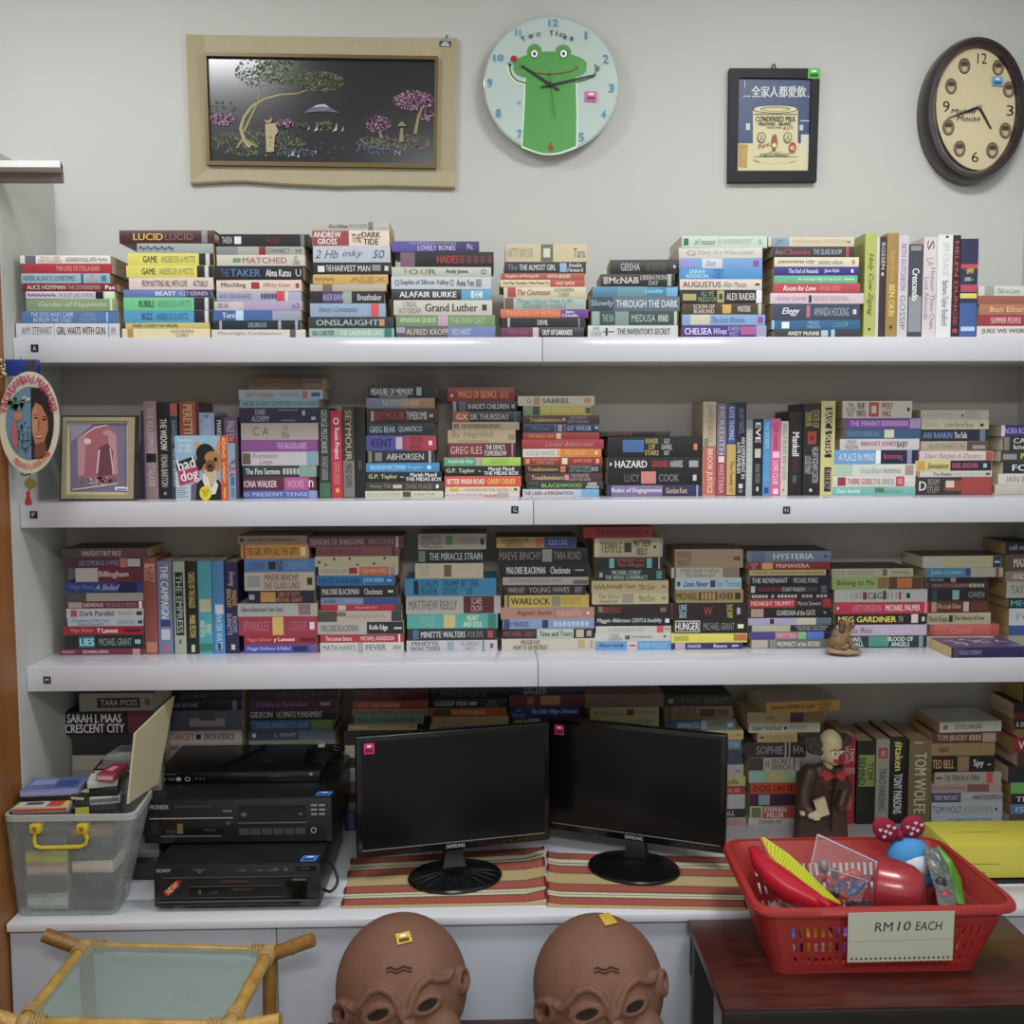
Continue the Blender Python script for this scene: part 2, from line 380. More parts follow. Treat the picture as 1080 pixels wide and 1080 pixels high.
def make_book(kind, label, group, L, T, Wd, col, items, gain, upright, loc, rz, hard=False, pap='c8b898', cov=None, tilt=0):
    """a = along the spine (items in metres from its start), b = across the thickness, d = depth"""
    NB[0] += 1
    root = thing(kind, label, 'book', loc, group=group, rot=(0, tilt, rz))
    bow = .0014 if hard else .0006; ct = .0022 if hard else .0005
    pi = .003 if hard else .0004
    def mp(a, d, b):
        return (b-T/2, d, L-a) if upright else (a-L/2, d, b)
    cm = mat(col, rnd.choice((.32, .4, .5)), gain, noise=.06, nscale=60)
    def yb(b): return -bow*(1-(2*b/T-1)**2)
    mb = MB(); N = 6
    def arcbox(a0, a1, b0, b1, off, m_, back=None):
        vs = []; 
        for k in range(N+1):
            b = b0+(b1-b0)*k/N; y = yb(b)-off
            vs += [mp(a0, y, b), mp(a1, y, b)]
        fs = [(2*k, 2*k+1, 2*k+3, 2*k+2) for k in range(N)]
        if back is not None:
            n = len(vs); vs += [mp(a0, back, b0), mp(a1, back, b0), mp(a0, back, b1), mp(a1, back, b1)]
            fs += [(n, n+2, n+3, n+1), [2*k for k in range(N, -1, -1)]+[n, n+2], [2*k+1 for k in range(N+1)]+[n+3, n+1], (1, 0, n, n+1), (2*N, 2*N+1, n+3, n+2)]
        mb.add(vs, fs, m_)
    arcbox(0, L, 0, T, 0, cm, .0006)
    off = .0001
    for ty, a0, a1, c, tx, v, bold, sh in items:
        off += .00008
        if ty == 'b':
            v0, v1 = v or (0.02, .98)
            arcbox(max(.0002, a0), min(L-.0002, a1), v0*T, v1*T, off, mat(c, .42, gain, noise=.06, nscale=60))
        else:
            v0, v1 = v or ((.10, .90) if '^' in tx else (.24, .76))
            vs, fs, asp = textmesh(tx, bold, sh)
            o = []
            for u, w, l in vs:
                b = (v0+w*(v1-v0))*T if not upright else (v0+w*(v1-v0))*T
                o.append(mp(a0+u*(a1-a0), -bow-off-.00006-l*4e-5, b))
            mb.add(o, fs, mat(c, .5, gain, noise=0))
    mb.build('spine', root, world=False, angle=50)
    cvm = mat(cov, .4, gain, noise=.08, nscale=30) if cov else cm
    mb = MB()
    def cbox(a0, a1, d0, d1, b0, b1, m_):
        p = [mp(a, d, b) for b in (b0, b1) for d in (d0, d1) for a in (a0, a1)]
        mb.add(p, [(0, 2, 3, 1), (4, 5, 7, 6), (0, 1, 5, 4), (2, 6, 7, 3), (0, 4, 6, 2), (1, 3, 7, 5)], m_)
    cbox(0, L, .0007, Wd, 0, ct, cvm); cbox(0, L, .0007, Wd, T-ct, T, cvm)
    mb.build('cover', root, world=False, smooth=False)
    mb = MB(); cbox(pi, L-pi, .0008, Wd-pi-.0006, ct+.0001, T-ct-.0001, paper(pap, gain))
    mb.build('page_block', root, world=False, smooth=False)
    return root
def lettering(items):
    t = [i for i in items if i[0] == 't']
    if not t: return None
    return cname(max(t, key=lambda i: (i[2]-i[1]))[3])
def blabel(col, hard, items, tail):
    c = cname(col); t = lettering(items); k = 'hardback' if hard else 'paperback'
    if t is None: s = c+' '+k+' with unlettered spine'
    elif t == c: s = c+' '+k+' with same-toned lettering'
    else: s = f'{c} {k} with {t} lettering'
    if len((s+', '+tail).split()) > 16: s = c+' '+k
    return s+', '+tail
MASS = MB()
def mass_book(x0, x1, y0, W, z0, z1, col, gain):
    cm = mat(col, .45, gain, noise=.06, nscale=60); t = .0005
    MASS.box(x0, x1, y0, y0+.0008, z0, z1, cm); MASS.box(x0, x1, y0+.0008, y0+W, z0, z0+t, cm); MASS.box(x0, x1, y0+.0008, y0+W, z1-t, z1, cm)
    MASS.box(x0+.0004, x1-.0004, y0+.0008, y0+W-.001, z0+t, z1-t, paper('c0b090', gain))
def stack(zk, sh, name, ybot, Ys, lines, zbase, wd=.118, jit=.5, pap=None, gsub=None, dx=0):
    ox, oy, sc = ZO[zk]; B = [parse(l) for l in lines]; n = len(B)
    pxm = ox+(B[-1]['x0']+B[-1]['x1'])/2/sc
    zs = [P(pxm, oy+b['y']/sc, Ys).z for b in B]
    zb = P(pxm, oy+ybot/sc, Ys).z
    k = (zs[0]-zbase)/(zs[0]-zb)
    zs = [zs[0]-(zs[0]-z)*k for z in zs]+[zbase]
    out = []
    for i, b in enumerate(B):
        T = zs[i]-zs[i+1]-.00015; zm = oy+(b['y']+(B[i+1]['y'] if i+1 < n else ybot))/2/sc
        x0 = P(ox+b['x0']/sc, zm, Ys).x+dx; x1 = P(ox+b['x1']/sc, zm, Ys).x+dx; L = x1-x0; m = L/(b['x1']-b['x0'])
        it = [(ty, (a0-b['x0'])*m, (a1-b['x0'])*m, c, tx, v, bo, s) for ty, a0, a1, c, tx, v, bo, s in b['it']]
        hard = 'hb' in b['fl']; W = wd; rz = R(rnd.uniform(-jit, jit)); cov = None; y0 = Ys
        for f in b['fl']:
            if f[0] == 'r': rz = R(float(f[1:]))
            if f[0] == 'w': W = float(f[1:])
            if f[0] == 'c': cov = f[1:]
            if f[0] == 'y': y0 = Ys+float(f[1:])
        if 'm' in b['fl']:
            mass_book(x0, x1, Ys, W, zs[i+1]+.0001, zs[i]-.0001, b['col'], GAIN[sh]); continue
        pos = 'topmost in the ' if i == 0 else 'bottom of the ' if i == n-1 else 'second from bottom, ' if i == n-2 and n > 3 else ORD[i]+' from top, '
        pg = pap or rnd.choice(('d0c4a8', 'c8b898', 'b89c74', 'd4ccb8'))
        o = make_book('hardback' if hard else 'paperback', blabel(b['col'], hard, b['it'], pos+name), gsub or name, L, T, W-rnd.uniform(0, .006), b['col'], it, GAIN[sh], False, ((x0+x1)/2, y0, zs[i+1]+.0001), rz, hard, pg, cov)
        out.append(o)
    return zs[0]
def row(zk, sh, name, ybot, Ys, lines, zbase, wd=.118, pap=None):
    ox, oy, sc = ZO[zk]; B = [parse(l) for l in lines]; n = len(B); last = None
    for i, b in enumerate(B):
        xm = ox+(b['x0']+b['x1'])/2/sc
        zt = P(xm, oy+b['y']/sc, Ys).z; L = zt-zbase-.0003
        ymid = oy+(b['y']+ybot)/2/sc
        x0 = P(ox+b['x0']/sc, ymid, Ys).x; x1 = P(ox+b['x1']/sc, ymid, Ys).x
        if last is not None and x0 < last+.0004: x0 = last+.0004
        last = x1; m = L/(ybot-b['y'])
        it = [(ty, (a0-b['y'])*m, (a1-b['y'])*m, c, tx, v, bo, s) for ty, a0, a1, c, tx, v, bo, s in b['it']]
        hard = 'hb' in b['fl']; W = wd; y0 = Ys
        for f in b['fl']:
            if f[0] == 'w': W = float(f[1:])
            if f[0] == 'y': y0 = Ys+float(f[1:])
        pos = ('leftmost of the ' if i == 0 else 'rightmost of the ' if i == n-1 else ORD[i]+' from left in ')
        make_book('hardback' if hard else 'paperback', blabel(b['col'], hard, b['it'], 'upright, '+pos+name), name, L, x1-x0, W-rnd.uniform(0, .006), b['col'], it, GAIN[sh], True, ((x0+x1)/2, y0, zbase+.0002), 0, hard, pap or rnd.choice(('d0c4a8', 'c8b898', 'b89c74')))

# ---- top shelf
Y1 = YF+.012; A1 = (Y1,)
def s1(zk, o, yb, *l, **k): stack(zk, 1, o+' stack on top shelf', yb, Y1, l, S1T+.0001, wd=.128, **k)
s1('1a', 'first', 640,
 '105 572 218 dcdad2|=130 185 667|200 320 a66 THE NO.1 LADIES\'^DETECTIVE AGENCY|340 500 555 ALEXANDER McCALL SMITH|510 555 999 ~~',
 '115 580 260 b02c3c|290 515 e8a0a0 THE LIVES OF STELLA BAIN', '110 570 310 8fb4c4|118 390 234 NEVER ALWAYS SOMETIMES|=420 432 456|450 510 d88 ADI^ALSAID|=525 552 3a80a4 @.2,.8',
 '122 605 360 7a1730|140 340 d8c0c0 *ALICE HOFFMAN|350 520 caa THE DOVEKEEPERS|545 595 eee *Pan', '135 595 402 c9c4d0|145 290 667 ~~~~~~|300 485 667 THE SECRET LIVES OF PEOPLE|=495 535 111|=545 590 bfa',
 '135 605 440 7f9c70|200 555 c4d8b0 /Garden of Happiness|=570 582 cdb', '115 610 502 4a74b0|160 380 c8d4e8 THE DOG WHO CAME^IN FROM THE COLD|415 500 8ab ALEXANDER^McCALL SMITH|=550 560 9bd @.1,.9',
 '85 620 565 c8c8ce hb w.135|115 270 555 AMY STEWART|=280 282 777|295 545 333 *GIRL WAITS WITH GUN|=560 566 79b|575 600 88a HMH')
s1('1a', 'second', 640,
 '618 1111 88 4a2a28 hb|690 845 e0b030 *LUCID|855 1000 8a6a66 LUCID|=1045 1075 888', '710 1105 155 9aa8a4|720 900 556 ~~~~~', '663 1110 205 d8d040|740 815 222 *GAME|835 1010 775 ANDERS DE LA MOTTE|=1030 1108 222|=1065 1085 ccc',
 '655 1108 268 d8d040|735 805 222 *GAME|825 1000 775 ANDERS DE LA MOTTE|=1020 1106 222|=1060 1080 ccc', '668 1105 330 d9c8c0|735 970 432 *FROM NOTTING HILL WITH LOVE|1000 1078 432 *ACTUALLY',
 '640 1095 392 5a78b8|=960 1093 4a3070|805 912 e8e8f0 *BEAST|925 1075 c8c8e0 ALLY KENNEN', '640 1110 432 5fc888|720 800 222 *BUBBLE|815 990 486 ANDERS DE LA MOTTE|=1005 1108 222|=1060 1080 ccc',
 '642 1108 498 3a9cc8|735 790 124 *BUZZ|810 975 257 ANDERS DE LA MOTTE|=1005 1105 223|=1060 1080 ccc', '650 1085 562 c8b860|685 920 432 *ANNE CASSIDY NO VIRGIN', '632 1088 592 d8cca0|=660 690 a84|885 1005 765 ALEXANDRA^CURRY')
s1('1b', 'third', 645,
 '103 568 108 26262a|120 170 ccc TAKEN|=183 218 ddd @.2,.8|345 415 8a2828 THE ONE|=525 545 777', '90 545 172 a8a6a0|=90 200 888|=310 345 822|350 470 444 CONNECT|500 530 555 HI', '92 548 215 c8c4b8|=175 215 595 @.3,.7|225 455 b03050 MATCHED|485 520 667 ALLY^CONDIE',
 '77 540 272 15171d|112 155 3a6aa0 THE|162 318 4a78b8 *TAKER|345 475 ddd *Alma Katsu|500 528 ccc U', '90 530 345 dcc8b8|115 242 333 *Mischling|=270 312 a22 @.2,.8|330 475 a65 Affinity Konar|=500 518 a33 @.3,.7',
 '92 528 403 a8acc8|105 270 556 ANN BRASHARES|320 400 446 ------|=400 440 d83838|=450 458 eee', '65 535 455 c4bcc0|=230 535 b09cc4|95 150 655 38:38|480 520 548 x2', '68 530 502 3d68a8|=380 530 98a0b4|=190 230 adf|120 185 dde *Torn',
 '72 525 555 1e2834|=105 118 9ab|255 350 8ab *DELIRIOUS|=410 425 9ab|=498 512 9ab', '65 550 602 ccc8bc|100 425 776 Moonlight Confessions|=470 500 555')
s1('1b', 'fourth', 647,
 '585 985 45 b4b4ae|670 770 555 *Alice Hoffman|775 870 777 THE ICE QUEEN|=875 900 776', '585 985 88 e0d0bc|=585 775 9a4048|592 735 eee *ANDREW^GROSS|790 840 8a3038 *THE|842 940 333 *DARK^TIDE', '590 990 170 b8bfcc|600 720 557 /2 Hb |740 850 557 /inky|900 960 557 /so',
 '592 992 255 1c1c1c|=615 650 ddd @.2,.7|658 685 ccc *THE|690 885 ccc *HARVEST MAN|=895 940 888 @.3,.8|=960 980 ccc @.3,.7', '592 978 318 d0a848|600 700 a87828 ~~~~|780 970 b08028 *ALEX|=830 900 c89838', '575 970 368 b8ac98|=640 690 765',
 '580 958 405 22222c|=640 750 4a4070|=745 790 9a9|640 750 aac *ALEX KAVA|820 945 ccc *Breathtaker', '575 965 468 90a8c4|620 820 456 /Nancy\'s Conversation|=890 930 e04848', '565 1003 538 26383c|605 930 a8b4b4 *ONSLAUGHT|=932 960 c86 @.2,.8', '570 1010 598 8fb4a8|585 700 344 *ALI CARTER|730 950 dec THE CARDMAKER DAYS|=960 998 276')
s1('1c', 'fifth', 645,
 '40 493 145 3a3470 c5a4a80|=40 260 5a50a8|135 375 88a -------------- @.72,.9|175 370 c4bcd8 *LOVELY BONES @.15,.62|430 465 ccd Pic.', '85 568 200 1c1014|=85 160 7a5a70|275 385 c03038 *HADES|390 560 633 -----', '40 555 278 b8bcac|105 120 a63 F|128 178 386 *O|190 222 b64 *U|230 270 386 *R|320 435 222 *Andy Jones|500 530 777 o',
 '38 555 328 c0c8ce|55 80 667 o|85 335 445 *Sophia of Silicon Valley|340 362 667 o|375 465 445 *Anna Yen|=475 505 889 @.2,.8', '38 555 393 2c3038|=400 555 4aa0c4|=450 510 c8dde0 @.2,.8|80 375 e8e8e8 *ALAFAIR BURKE|465 498 234 CC', '50 560 450 c4c0b4|80 190 776 LYNDAL^ROTTERDAM|212 485 2a2a2a *Grand Luther|=508 532 333 @.3,.7',
 '62 575 528 6f9460|82 270 c4d4b4 *AMANDA QUICK|=280 330 c4a0b4|345 525 b4cca4 THE PAID CAST', '62 580 585 50505e|=330 575 6a7cb4|=65 110 99a @.4,.9|115 335 c4b8a4 *ALFRED KROPP|355 450 ccd RICK HAKKET')
s1('1c', 'sixth', 645,
 '630 1052 158 c8b890|640 770 887 HATTY NAYLOR|=812 875 665|=825 860 ccb @.25,.75|980 1040 665 Tara', '625 1045 252 24262e|640 690 889 The|700 890 ccc *THE ALMOST GIRL|=910 945 8ac @.1,.9|950 1030 ccc *Amalie^Howard', '608 1038 310 b05030|630 800 eed Daughters of Witching Hill|845 965 eed WITH BRIDES',
 '602 1040 345 d8c4a0|=860 1040 b8483c|615 855 433 *You May Tweetly, I Was Meant To|890 985 edc MARY SIMON', '620 1045 382 c8c09c|=640 682 b83040 @.05,.95|690 860 a83030 */The Courtesan|880 985 665 ALEXANDRA^CURRY', '620 1045 438 9ab0a0|=625 670 654|690 975 678 /Things I Know From It All^ELIZABETH NOBLE',
 '603 1058 498 d06830|=915 1058 6a3494|635 905 f0a878 TANGLED UP IN YOU|920 1005 ddd *Jane^Costello', '608 1040 542 1e2228|=640 652 aaa|795 850 ccc *DEVIL|=1005 1015 777', '605 1035 592 3a2a3a|=605 765 6a2c50|=770 800 caa|640 750 a05070 /Alex Gray|820 975 e8e8e8 *OUT OF DARKNESS')
s1('1d', 'seventh', 645,
 '165 512 240 1d191a r-3 w.11|220 318 bbb GEISHA|345 455 665 THE TRUE STORY|=490 502 bbb @.4,.6', '115 500 315 1c1c1c r-2 w.11|=130 155 999 @.2,.8|160 312 c8c4b8 *McNAB|320 455 aaa *LIBERATION^DAY|=460 480 9a9', '75 515 380 3a80a4|=200 350 5a90a0|345 440 8ee /Lucidity|=455 512 60a8d0',
 '55 525 432 5a6878|=60 180 34404c|65 180 8ab *Slowly|195 515 c8d4e0 *THROUGH THE DARK', '65 518 508 2c4a48|=70 110 8aa89a|=190 260 7a908c|125 180 9bb THE SIN|275 398 a8bcb4 MEDUSA|410 465 ccc *AMAND|=495 510 bb9', '50 515 582 c4c4c8|65 120 777 JAMES^LOWDER|=128 185 555 @.42,.52|=140 152 444 @.15,.8|200 475 333 *THE INVENTOR\'S SECRET')
s1('1d', 'eighth', 640,
 '535 978 118 b8ccb8 w.138|=545 570 265 @.2,.8|600 705 454 /of reason|720 900 9a9 JILL NORRIS BEAUFORT|930 950 787 W', '520 952 178 c8c8bc|560 605 887 G|620 910 998 Diary of a Wine-maker', '520 952 232 6a9cd0|=640 745 c8c8d4|=525 600 8a8cd0|660 710 568 /Dust|=905 935 84a @.2,.8|770 880 8ad JACKIE KAY',
 '522 952 285 3a8cc8|555 670 ade *SARAH^ADDISON|700 750 25a ^DEBT', '525 950 340 d4c4b8|540 738 432 *AUGUSTUS|750 870 665 Allan Massie|=915 938 432 @.4,.6', '530 955 395 1c1c18|=540 610 a9a050 @.2,.7|620 715 8a7 ALL WE^PREDATOR|=718 755 a0a060 @.05,.95|=728 745 332 @.3,.7|765 915 ccc *ALEX RAIDER|=920 950 ddd',
 '537 965 465 4a3828|595 705 cba *SCION OF^IKARUND|=745 790 d0a030 @.1,.9|825 890 ccc *MASTERS|=930 948 bba', '537 967 522 7aa0d0|=580 680 c4c0a8|690 860 457 /The Lost Woman|=928 955 94a @.2,.8', '540 975 577 4a2c8c|=920 972 9a98b8|=840 918 b05090 @.2,.9|550 690 e0d8f0 *CHELSEA|700 768 e0d8f0 /Wives|775 835 aac KAREN^WEST')
s1('1e', 'ninth', 822,
 '65 640 160 ccc0a0 w.14|=85 205 7a98ac|120 160 456 JM|225 590 b4a880 JAMES McGILL PATERSON|=590 615 776 @.4,.6', '90 640 222 3a3038|110 165 988 Ann|170 345 a84848 *Cleeves|365 555 9ab *THE GLASS ROOM|=585 605 a44', '105 672 292 d4ccb0|130 380 843 */panorama city|400 565 566 antoine wilson|=625 645 a83 @.3,.7',
 '105 668 355 33288a|200 400 ccd *The End of Amanda|440 540 ccd *Jane Kyle|=618 635 ccd @.3,.7', '105 662 413 5cae80|260 550 cfd /An Intimate Map of my Love|=570 640 ada @.4,.6', '100 680 465 b83848|165 385 edd */Room for Love|405 545 d88 ANDREA GREEN', '78 705 530 d0b8c4|120 320 a68 /Summer Quarrels|=335 355 333 @.1,.8|365 600 a88 WENDY NORMAN',
 '90 680 600 36425a|155 275 dde */Elegy|=320 345 b68 @.15,.9|370 605 aab AMANDA HOCKING|=632 655 ccd @.35,.65', '88 680 708 24608c|=88 105 9bd|=155 205 ded @.1,.8|325 410 8bd VIRGO^NINON|500 600 5a9 LOOP', '105 680 770 34383c|195 405 dcdcc8 *ANDY McNAB|=418 465 9bc @.1,.9|=485 510 9bc')
row('1f', 1, 'standing row on top shelf', 772, Y1, [
 '70 142 125 aab248|250 640 445028 */Holy Cow Zigzag|=715 730 332 @.4,.6', '143 162 150 c8c4c0', '163 206 150 3a2228|185 350 ccc ROSSEN|=370 390 ccc @.3,.6', '208 280 125 a07c30|230 425 c8a850 /Dangerous Love|445 640 e0c860 *BEN OKRI|=700 720 432 @.35,.6',
 '282 346 140 c4c0c8|190 480 a070a8 *BETH GUTCHEON|510 725 777 GOSSIP', '350 434 195 40444c|=205 235 889 @.1,.9|=520 740 8a8e94|345 545 eee *Crescendo', '440 525 150 d0c4c4|170 230 654 S|280 330 998 LA|340 720 889 Honour Thine Own^Lost Almonds', '528 623 135 d8d8d8|=142 155 333 @.5,.7|180 390 bbb JIM CRACE|420 700 889 *Barbara Taylor Bradford',
 '625 673 138 2c2028|175 700 b83848 *HELEN DUNCIE|=720 745 b83848 @.2,.8', '675 785 160 2c3050 w.11|=560 768 3a5ca0|=318 345 c04050|345 378 d8d030 *VIJALL|400 425 aca *nik|=445 490 b84060|=500 530 d0d040|=708 735 a8c8f0 @.1,.9'], S1T+.0001, wd=.125)
s1('1f', 'rightmost', 772,
 '790 1180 460 c4c8c0|=830 890 998|910 1050 676 /Talk to Love', '790 1200 520 9a5848', '795 1200 570 b0704c|865 1085 e0c090 Ben Elton', '790 1200 635 a02c40|870 1060 dba *SUMMER PEOPLE', '780 1200 705 d0cccc|810 1110 544 *JUKE WE WEIRD', gsub='rightmost stack on top shelf')

# ---- second shelf
Y2 = YF+.112
def s2(zk, o, yb, *l, **k): stack(zk, 2, o+' stack on second shelf', yb, Y2, l, S2T+.0001, **k)
row('2b', 2, 'row beside picture frame', 895, Y2, [
 '62 79 305 3c3460', '80 165 242 a08488|285 585 d0b8bc *THE KILLERMAN|=592 650 222 @.1,.9|655 815 d0c0c4 *STALKER', '168 252 250 1c1c1e|360 570 e4e4dc *THE WIDOW|600 815 bbb *FIONA BARTON|=850 870 999 @.4,.6', '255 305 255 34485a|=255 340 b86050|370 530 8ab SAMUEL|560 815 ccc *MOST LIKE BEAUTIFUL',
 '318 430 245 a84a28|265 460 d0b890 *PERETTI|480 700 c88 HANGMAN', '432 449 252 4a2c30', '450 552 318 90a8cc|=335 348 446 @.4,.55|360 470 c8d4e4 SMALL WORLD', '555 612 345 1e222c|370 520 ccc *MARKING', '615 705 350 6a5470|375 560 c8b0c8 *PALE RIDER'], S2T+.0001)
s2('2c', 'first', 890,
 '138 638 90 6a5238|160 350 332 Alexander McCall|360 500 332 ^Tears of the Giraffe', '75 636 165 90a8b0|120 310 a04868 */Girl Online|350 480 7a90a0 ------|=500 535 b05060 @.15,.85|=560 620 2a4a80 @.3,.7', '82 608 230 78a0a8|105 600 345 NEVER ALWAYS SOMETIMES EVERYWHERE', '78 605 285 2c2448|160 280 a8a0c0 *DARK^ALCHEMY|340 470 8080a8 ~~~~~~~^~~~~~|=500 520 aac @.5,.8|=560 590 aac @.2,.4',
 '90 608 388 b0a49c|170 275 665 C A|365 415 665 LA^INA', '90 605 500 8a4a90|330 530 d8b8e0 THE BAUDELAIRES', '95 608 580 b8b4bc|=100 155 654 @.1,.9|=530 605 7a9ca8|165 340 a66868 /Romanian^Lives', '100 600 672 2a3436|=480 595 7a9890|120 350 d0d4d0 *The Fire Sermon|370 480 aaa -----', '105 590 750 5a2038|=380 545 b05090|110 330 d8c8d0 *IONA WALKER|400 510 d8a0c8 WOLVES|545 575 ddd n', '105 600 840 5060a8|115 540 a8b4e4 *IS PRESENT TENSE|=545 600 8894cc')
row('2c', 2, 'row behind red upright spine', 890, Y2, ['612 688 285 2c3030|300 590 a8b0a8 *GEORGE PELECANOS|610 770 9a9 THE NIGHT GARDENER|=790 885 3a6a48', '692 768 305 b81f38|350 400 edd o|420 630 edd *Rosie Project|650 800 d88 GRAEME SIMSION|=825 855 e0a030 @.4,.7', '772 850 275 3a3834|=640 885 787470|300 640 b0a070 *SEYMOUR|660 820 222 MIND GAMES', '853 925 280 161414|=640 700 444 @.3,.6'], S2T+.0001)
s2('2d', 'second', 812,
 '75 500 125 1c1e24 c14141a|95 355 c8cccc *MEASURE OF MEMORY|=375 405 8aa @.2,.85|150 320 788 ------------- @.05,.2', '65 487 203 6a7890|=280 487 a07850|165 390 bba THE STATES BOURNE', '68 495 265 3a2422|=95 112 b09888 @.15,.8|115 302 a83830 *SEYMOUR|312 440 c8b8b0 *TIMEBOMB|=455 478 baa @.4,.6', '70 490 358 24323a|88 245 98b8c0 *GREG BEAR|262 410 a8b8b8 *QUANTICO',
 '65 497 432 4a4a98|=300 497 b03048|98 225 1c1c40 *KENT|=248 288 c8a8b0 @.1,.9|330 415 5a2838 STEVEN^BANKS|=450 472 ecc @.35,.65', '72 480 525 262428|=80 100 776|=120 162 777 @.15,.85|190 420 b0b0b0 *ABHORSEN|=450 465 aaa', '65 515 600 2f88c4|90 310 98d8f0 *BRANDON MULTERMAN|320 410 8cf the game|=440 465 ade @.3,.7', '68 530 655 1c2428|80 258 c0c088 *G.P. Taylor|=275 295 bbb @.45,.55|308 530 e0e0e0 *Mariah Mundi^THE MIDAS BOX', '65 545 718 3a3634|90 215 998 Henry Tall|=230 285 bb9 @.3,.7|310 475 887 DARK PLACES|=495 512 ddd @.3,.7', '60 540 772 c8c4a8|70 275 998 ALICE HOFFMAN|=290 340 543 @.1,.9|365 490 776 Lucy Inst')
s2('2d', 'third', 808,
 '568 978 138 8c1c24 c5a1820|=585 600 cbb @.3,.5|630 870 d09840 *WALLS OF SILENCE|890 940 a63 --', '590 995 222 14161c|=600 620 889|=635 680 556|690 945 b8b8b8 *SHADE\'S CHILDREN|=960 980 999 @.3,.7', '590 1020 285 2c3440|=600 700 a05030|620 690 dca *GX|705 945 b4b0a0 *SIR THURSDAY|=975 995 456', '595 1008 350 a89878|605 635 554 --|650 890 443 *THE HOUSEBREAKER SPECIALS', '568 985 398 b4a07c|595 845 887854 By Nightfall^~~~~~~|940 980 554 Ath', '575 985 478 5a1c26|=575 785 7a2830|585 780 d0b0a8 GREG ILES|790 930 ccc *THE DEVIL\'S^TOMORROW|=960 970 a78',
 '545 1018 565 5a9870|=775 1018 98c030|=740 770 b898a0|565 725 bed */Anybody Any|830 940 789838 LEAH RIGLEY', '548 1018 618 1c2420|558 735 c8c8a0 *G.P. Taylor|=755 770 bbb @.45,.55|790 1005 e0e0e0 *Mariah Mundi^THE MIDAS BOX', '548 1020 680 d04830|565 795 f0e0d0 *BITTER WASH ROAD|812 985 ecbc38 *GARRY DISHER', '552 1012 745 d0c4a4|=580 635 c0a830 @.2,.8|650 960 a87868 ~ WALKING ON THE WATER ~|=975 995 433 @.3,.7', '550 1010 778 d0c4c4|=875 940 aaa|555 950 988 A LUMINOUS BIG CAST OF|800 870 c66 --- @.1,.4')
s2('2e', 'fourth', 710,
 '32 447 168 c4bca8|80 105 776 o|=118 152 b08848 @.1,.9|165 315 554 *SABRIEL|=390 430 c89048 @.3,.8', '60 430 220 b4a83c|=60 110 6a9860|=112 150 345 @.05,.95|160 400 d0c868 *THE RAVENS GLASS|=395 425 554 @.2,.8', '58 475 272 4a3438|95 265 c0b058 *Troubletwisters|=272 290 c88 @.3,.7|300 415 b09898 THE MONSTER^GARTH NIX SEAN', '60 470 318 2a3458|=232 236 889|=248 272 98a @.1,.9|=285 289 889|100 210 678 /Michael|300 430 a8b8d8 *G.P. TAYLOR|=450 465 9bd @.4,.7',
 '60 475 365 9c2c28|90 230 d08848 *THE FIRELESS LAND|=240 265 cb8 @.1,.9', '55 497 402 a83040|180 440 c08878 /Lirael Abhorsen', '58 485 452 d07818|=58 262 c8c4bc|=245 262 e0a040 @.1,.9|80 230 888 LUCIE WHITE|290 400 f0b860 FREE COUNTRY|=450 465 fc8 @.3,.7', '60 490 498 982820|=75 95 d88858 @.2,.8|110 250 d09878 MICHAEL AND SHANDA^A DEVIL CARTEL|=270 300 cca @.1,.9|335 430 d98 JAMES RARE|=455 472 d98 @.2,.8', '70 490 540 2c2420|85 250 c09848 *Troubletwisters|=262 290 c86838 @.1,.9|310 430 7a9 THE MYSTERY^OF THE GOLD|430 465 888 --',
 '75 490 583 4a2c30|105 280 c0b070 *Troubletwisters|=285 308 c88 @.2,.8|310 425 c09898 THE MONSTER^GARTH NIX SEAN', '80 495 630 2c342c|95 140 677 --^--|160 378 78bc50 *BLACKWOOD|400 470 ddd *ENDER^GWENDA', '58 472 670 c8c0c8|=330 375 a8b8cc|=375 472 6aa4cc|65 330 554 *THE LAND of IMAGINATION')
s2('2e', 'fifth', 710,
 '490 858 360 1c1818 r2|520 660 844 *DECEIT|=780 850 333', '520 1028 388 181818 hb|=600 715 3a68a0 @.25,.85|720 795 c0a848 *RIVER^OF^STARS|810 868 ccc GUY^GAVRIEL^KAY|=985 1005 d08038 @.35,.65', '520 1025 500 1c1c1e|=530 540 ddd @.4,.6|558 732 dcdcd8 *HAZARD|757 848 b83440 *GARDINER|858 925 bbb *HARRIS|=960 1010 999 @.25,.75', '515 1025 572 18181c|610 690 777 LUCY|=700 780 c87868 @.1,.95|795 905 777 *COOK|=980 1000 bbb @.3,.7', '520 1025 650 2c2c58|=540 815 7a6c98|540 812 e0d4e0 *Rules of Engagement|835 950 c8b080 *Gordon Kent|=1000 1008 aac')
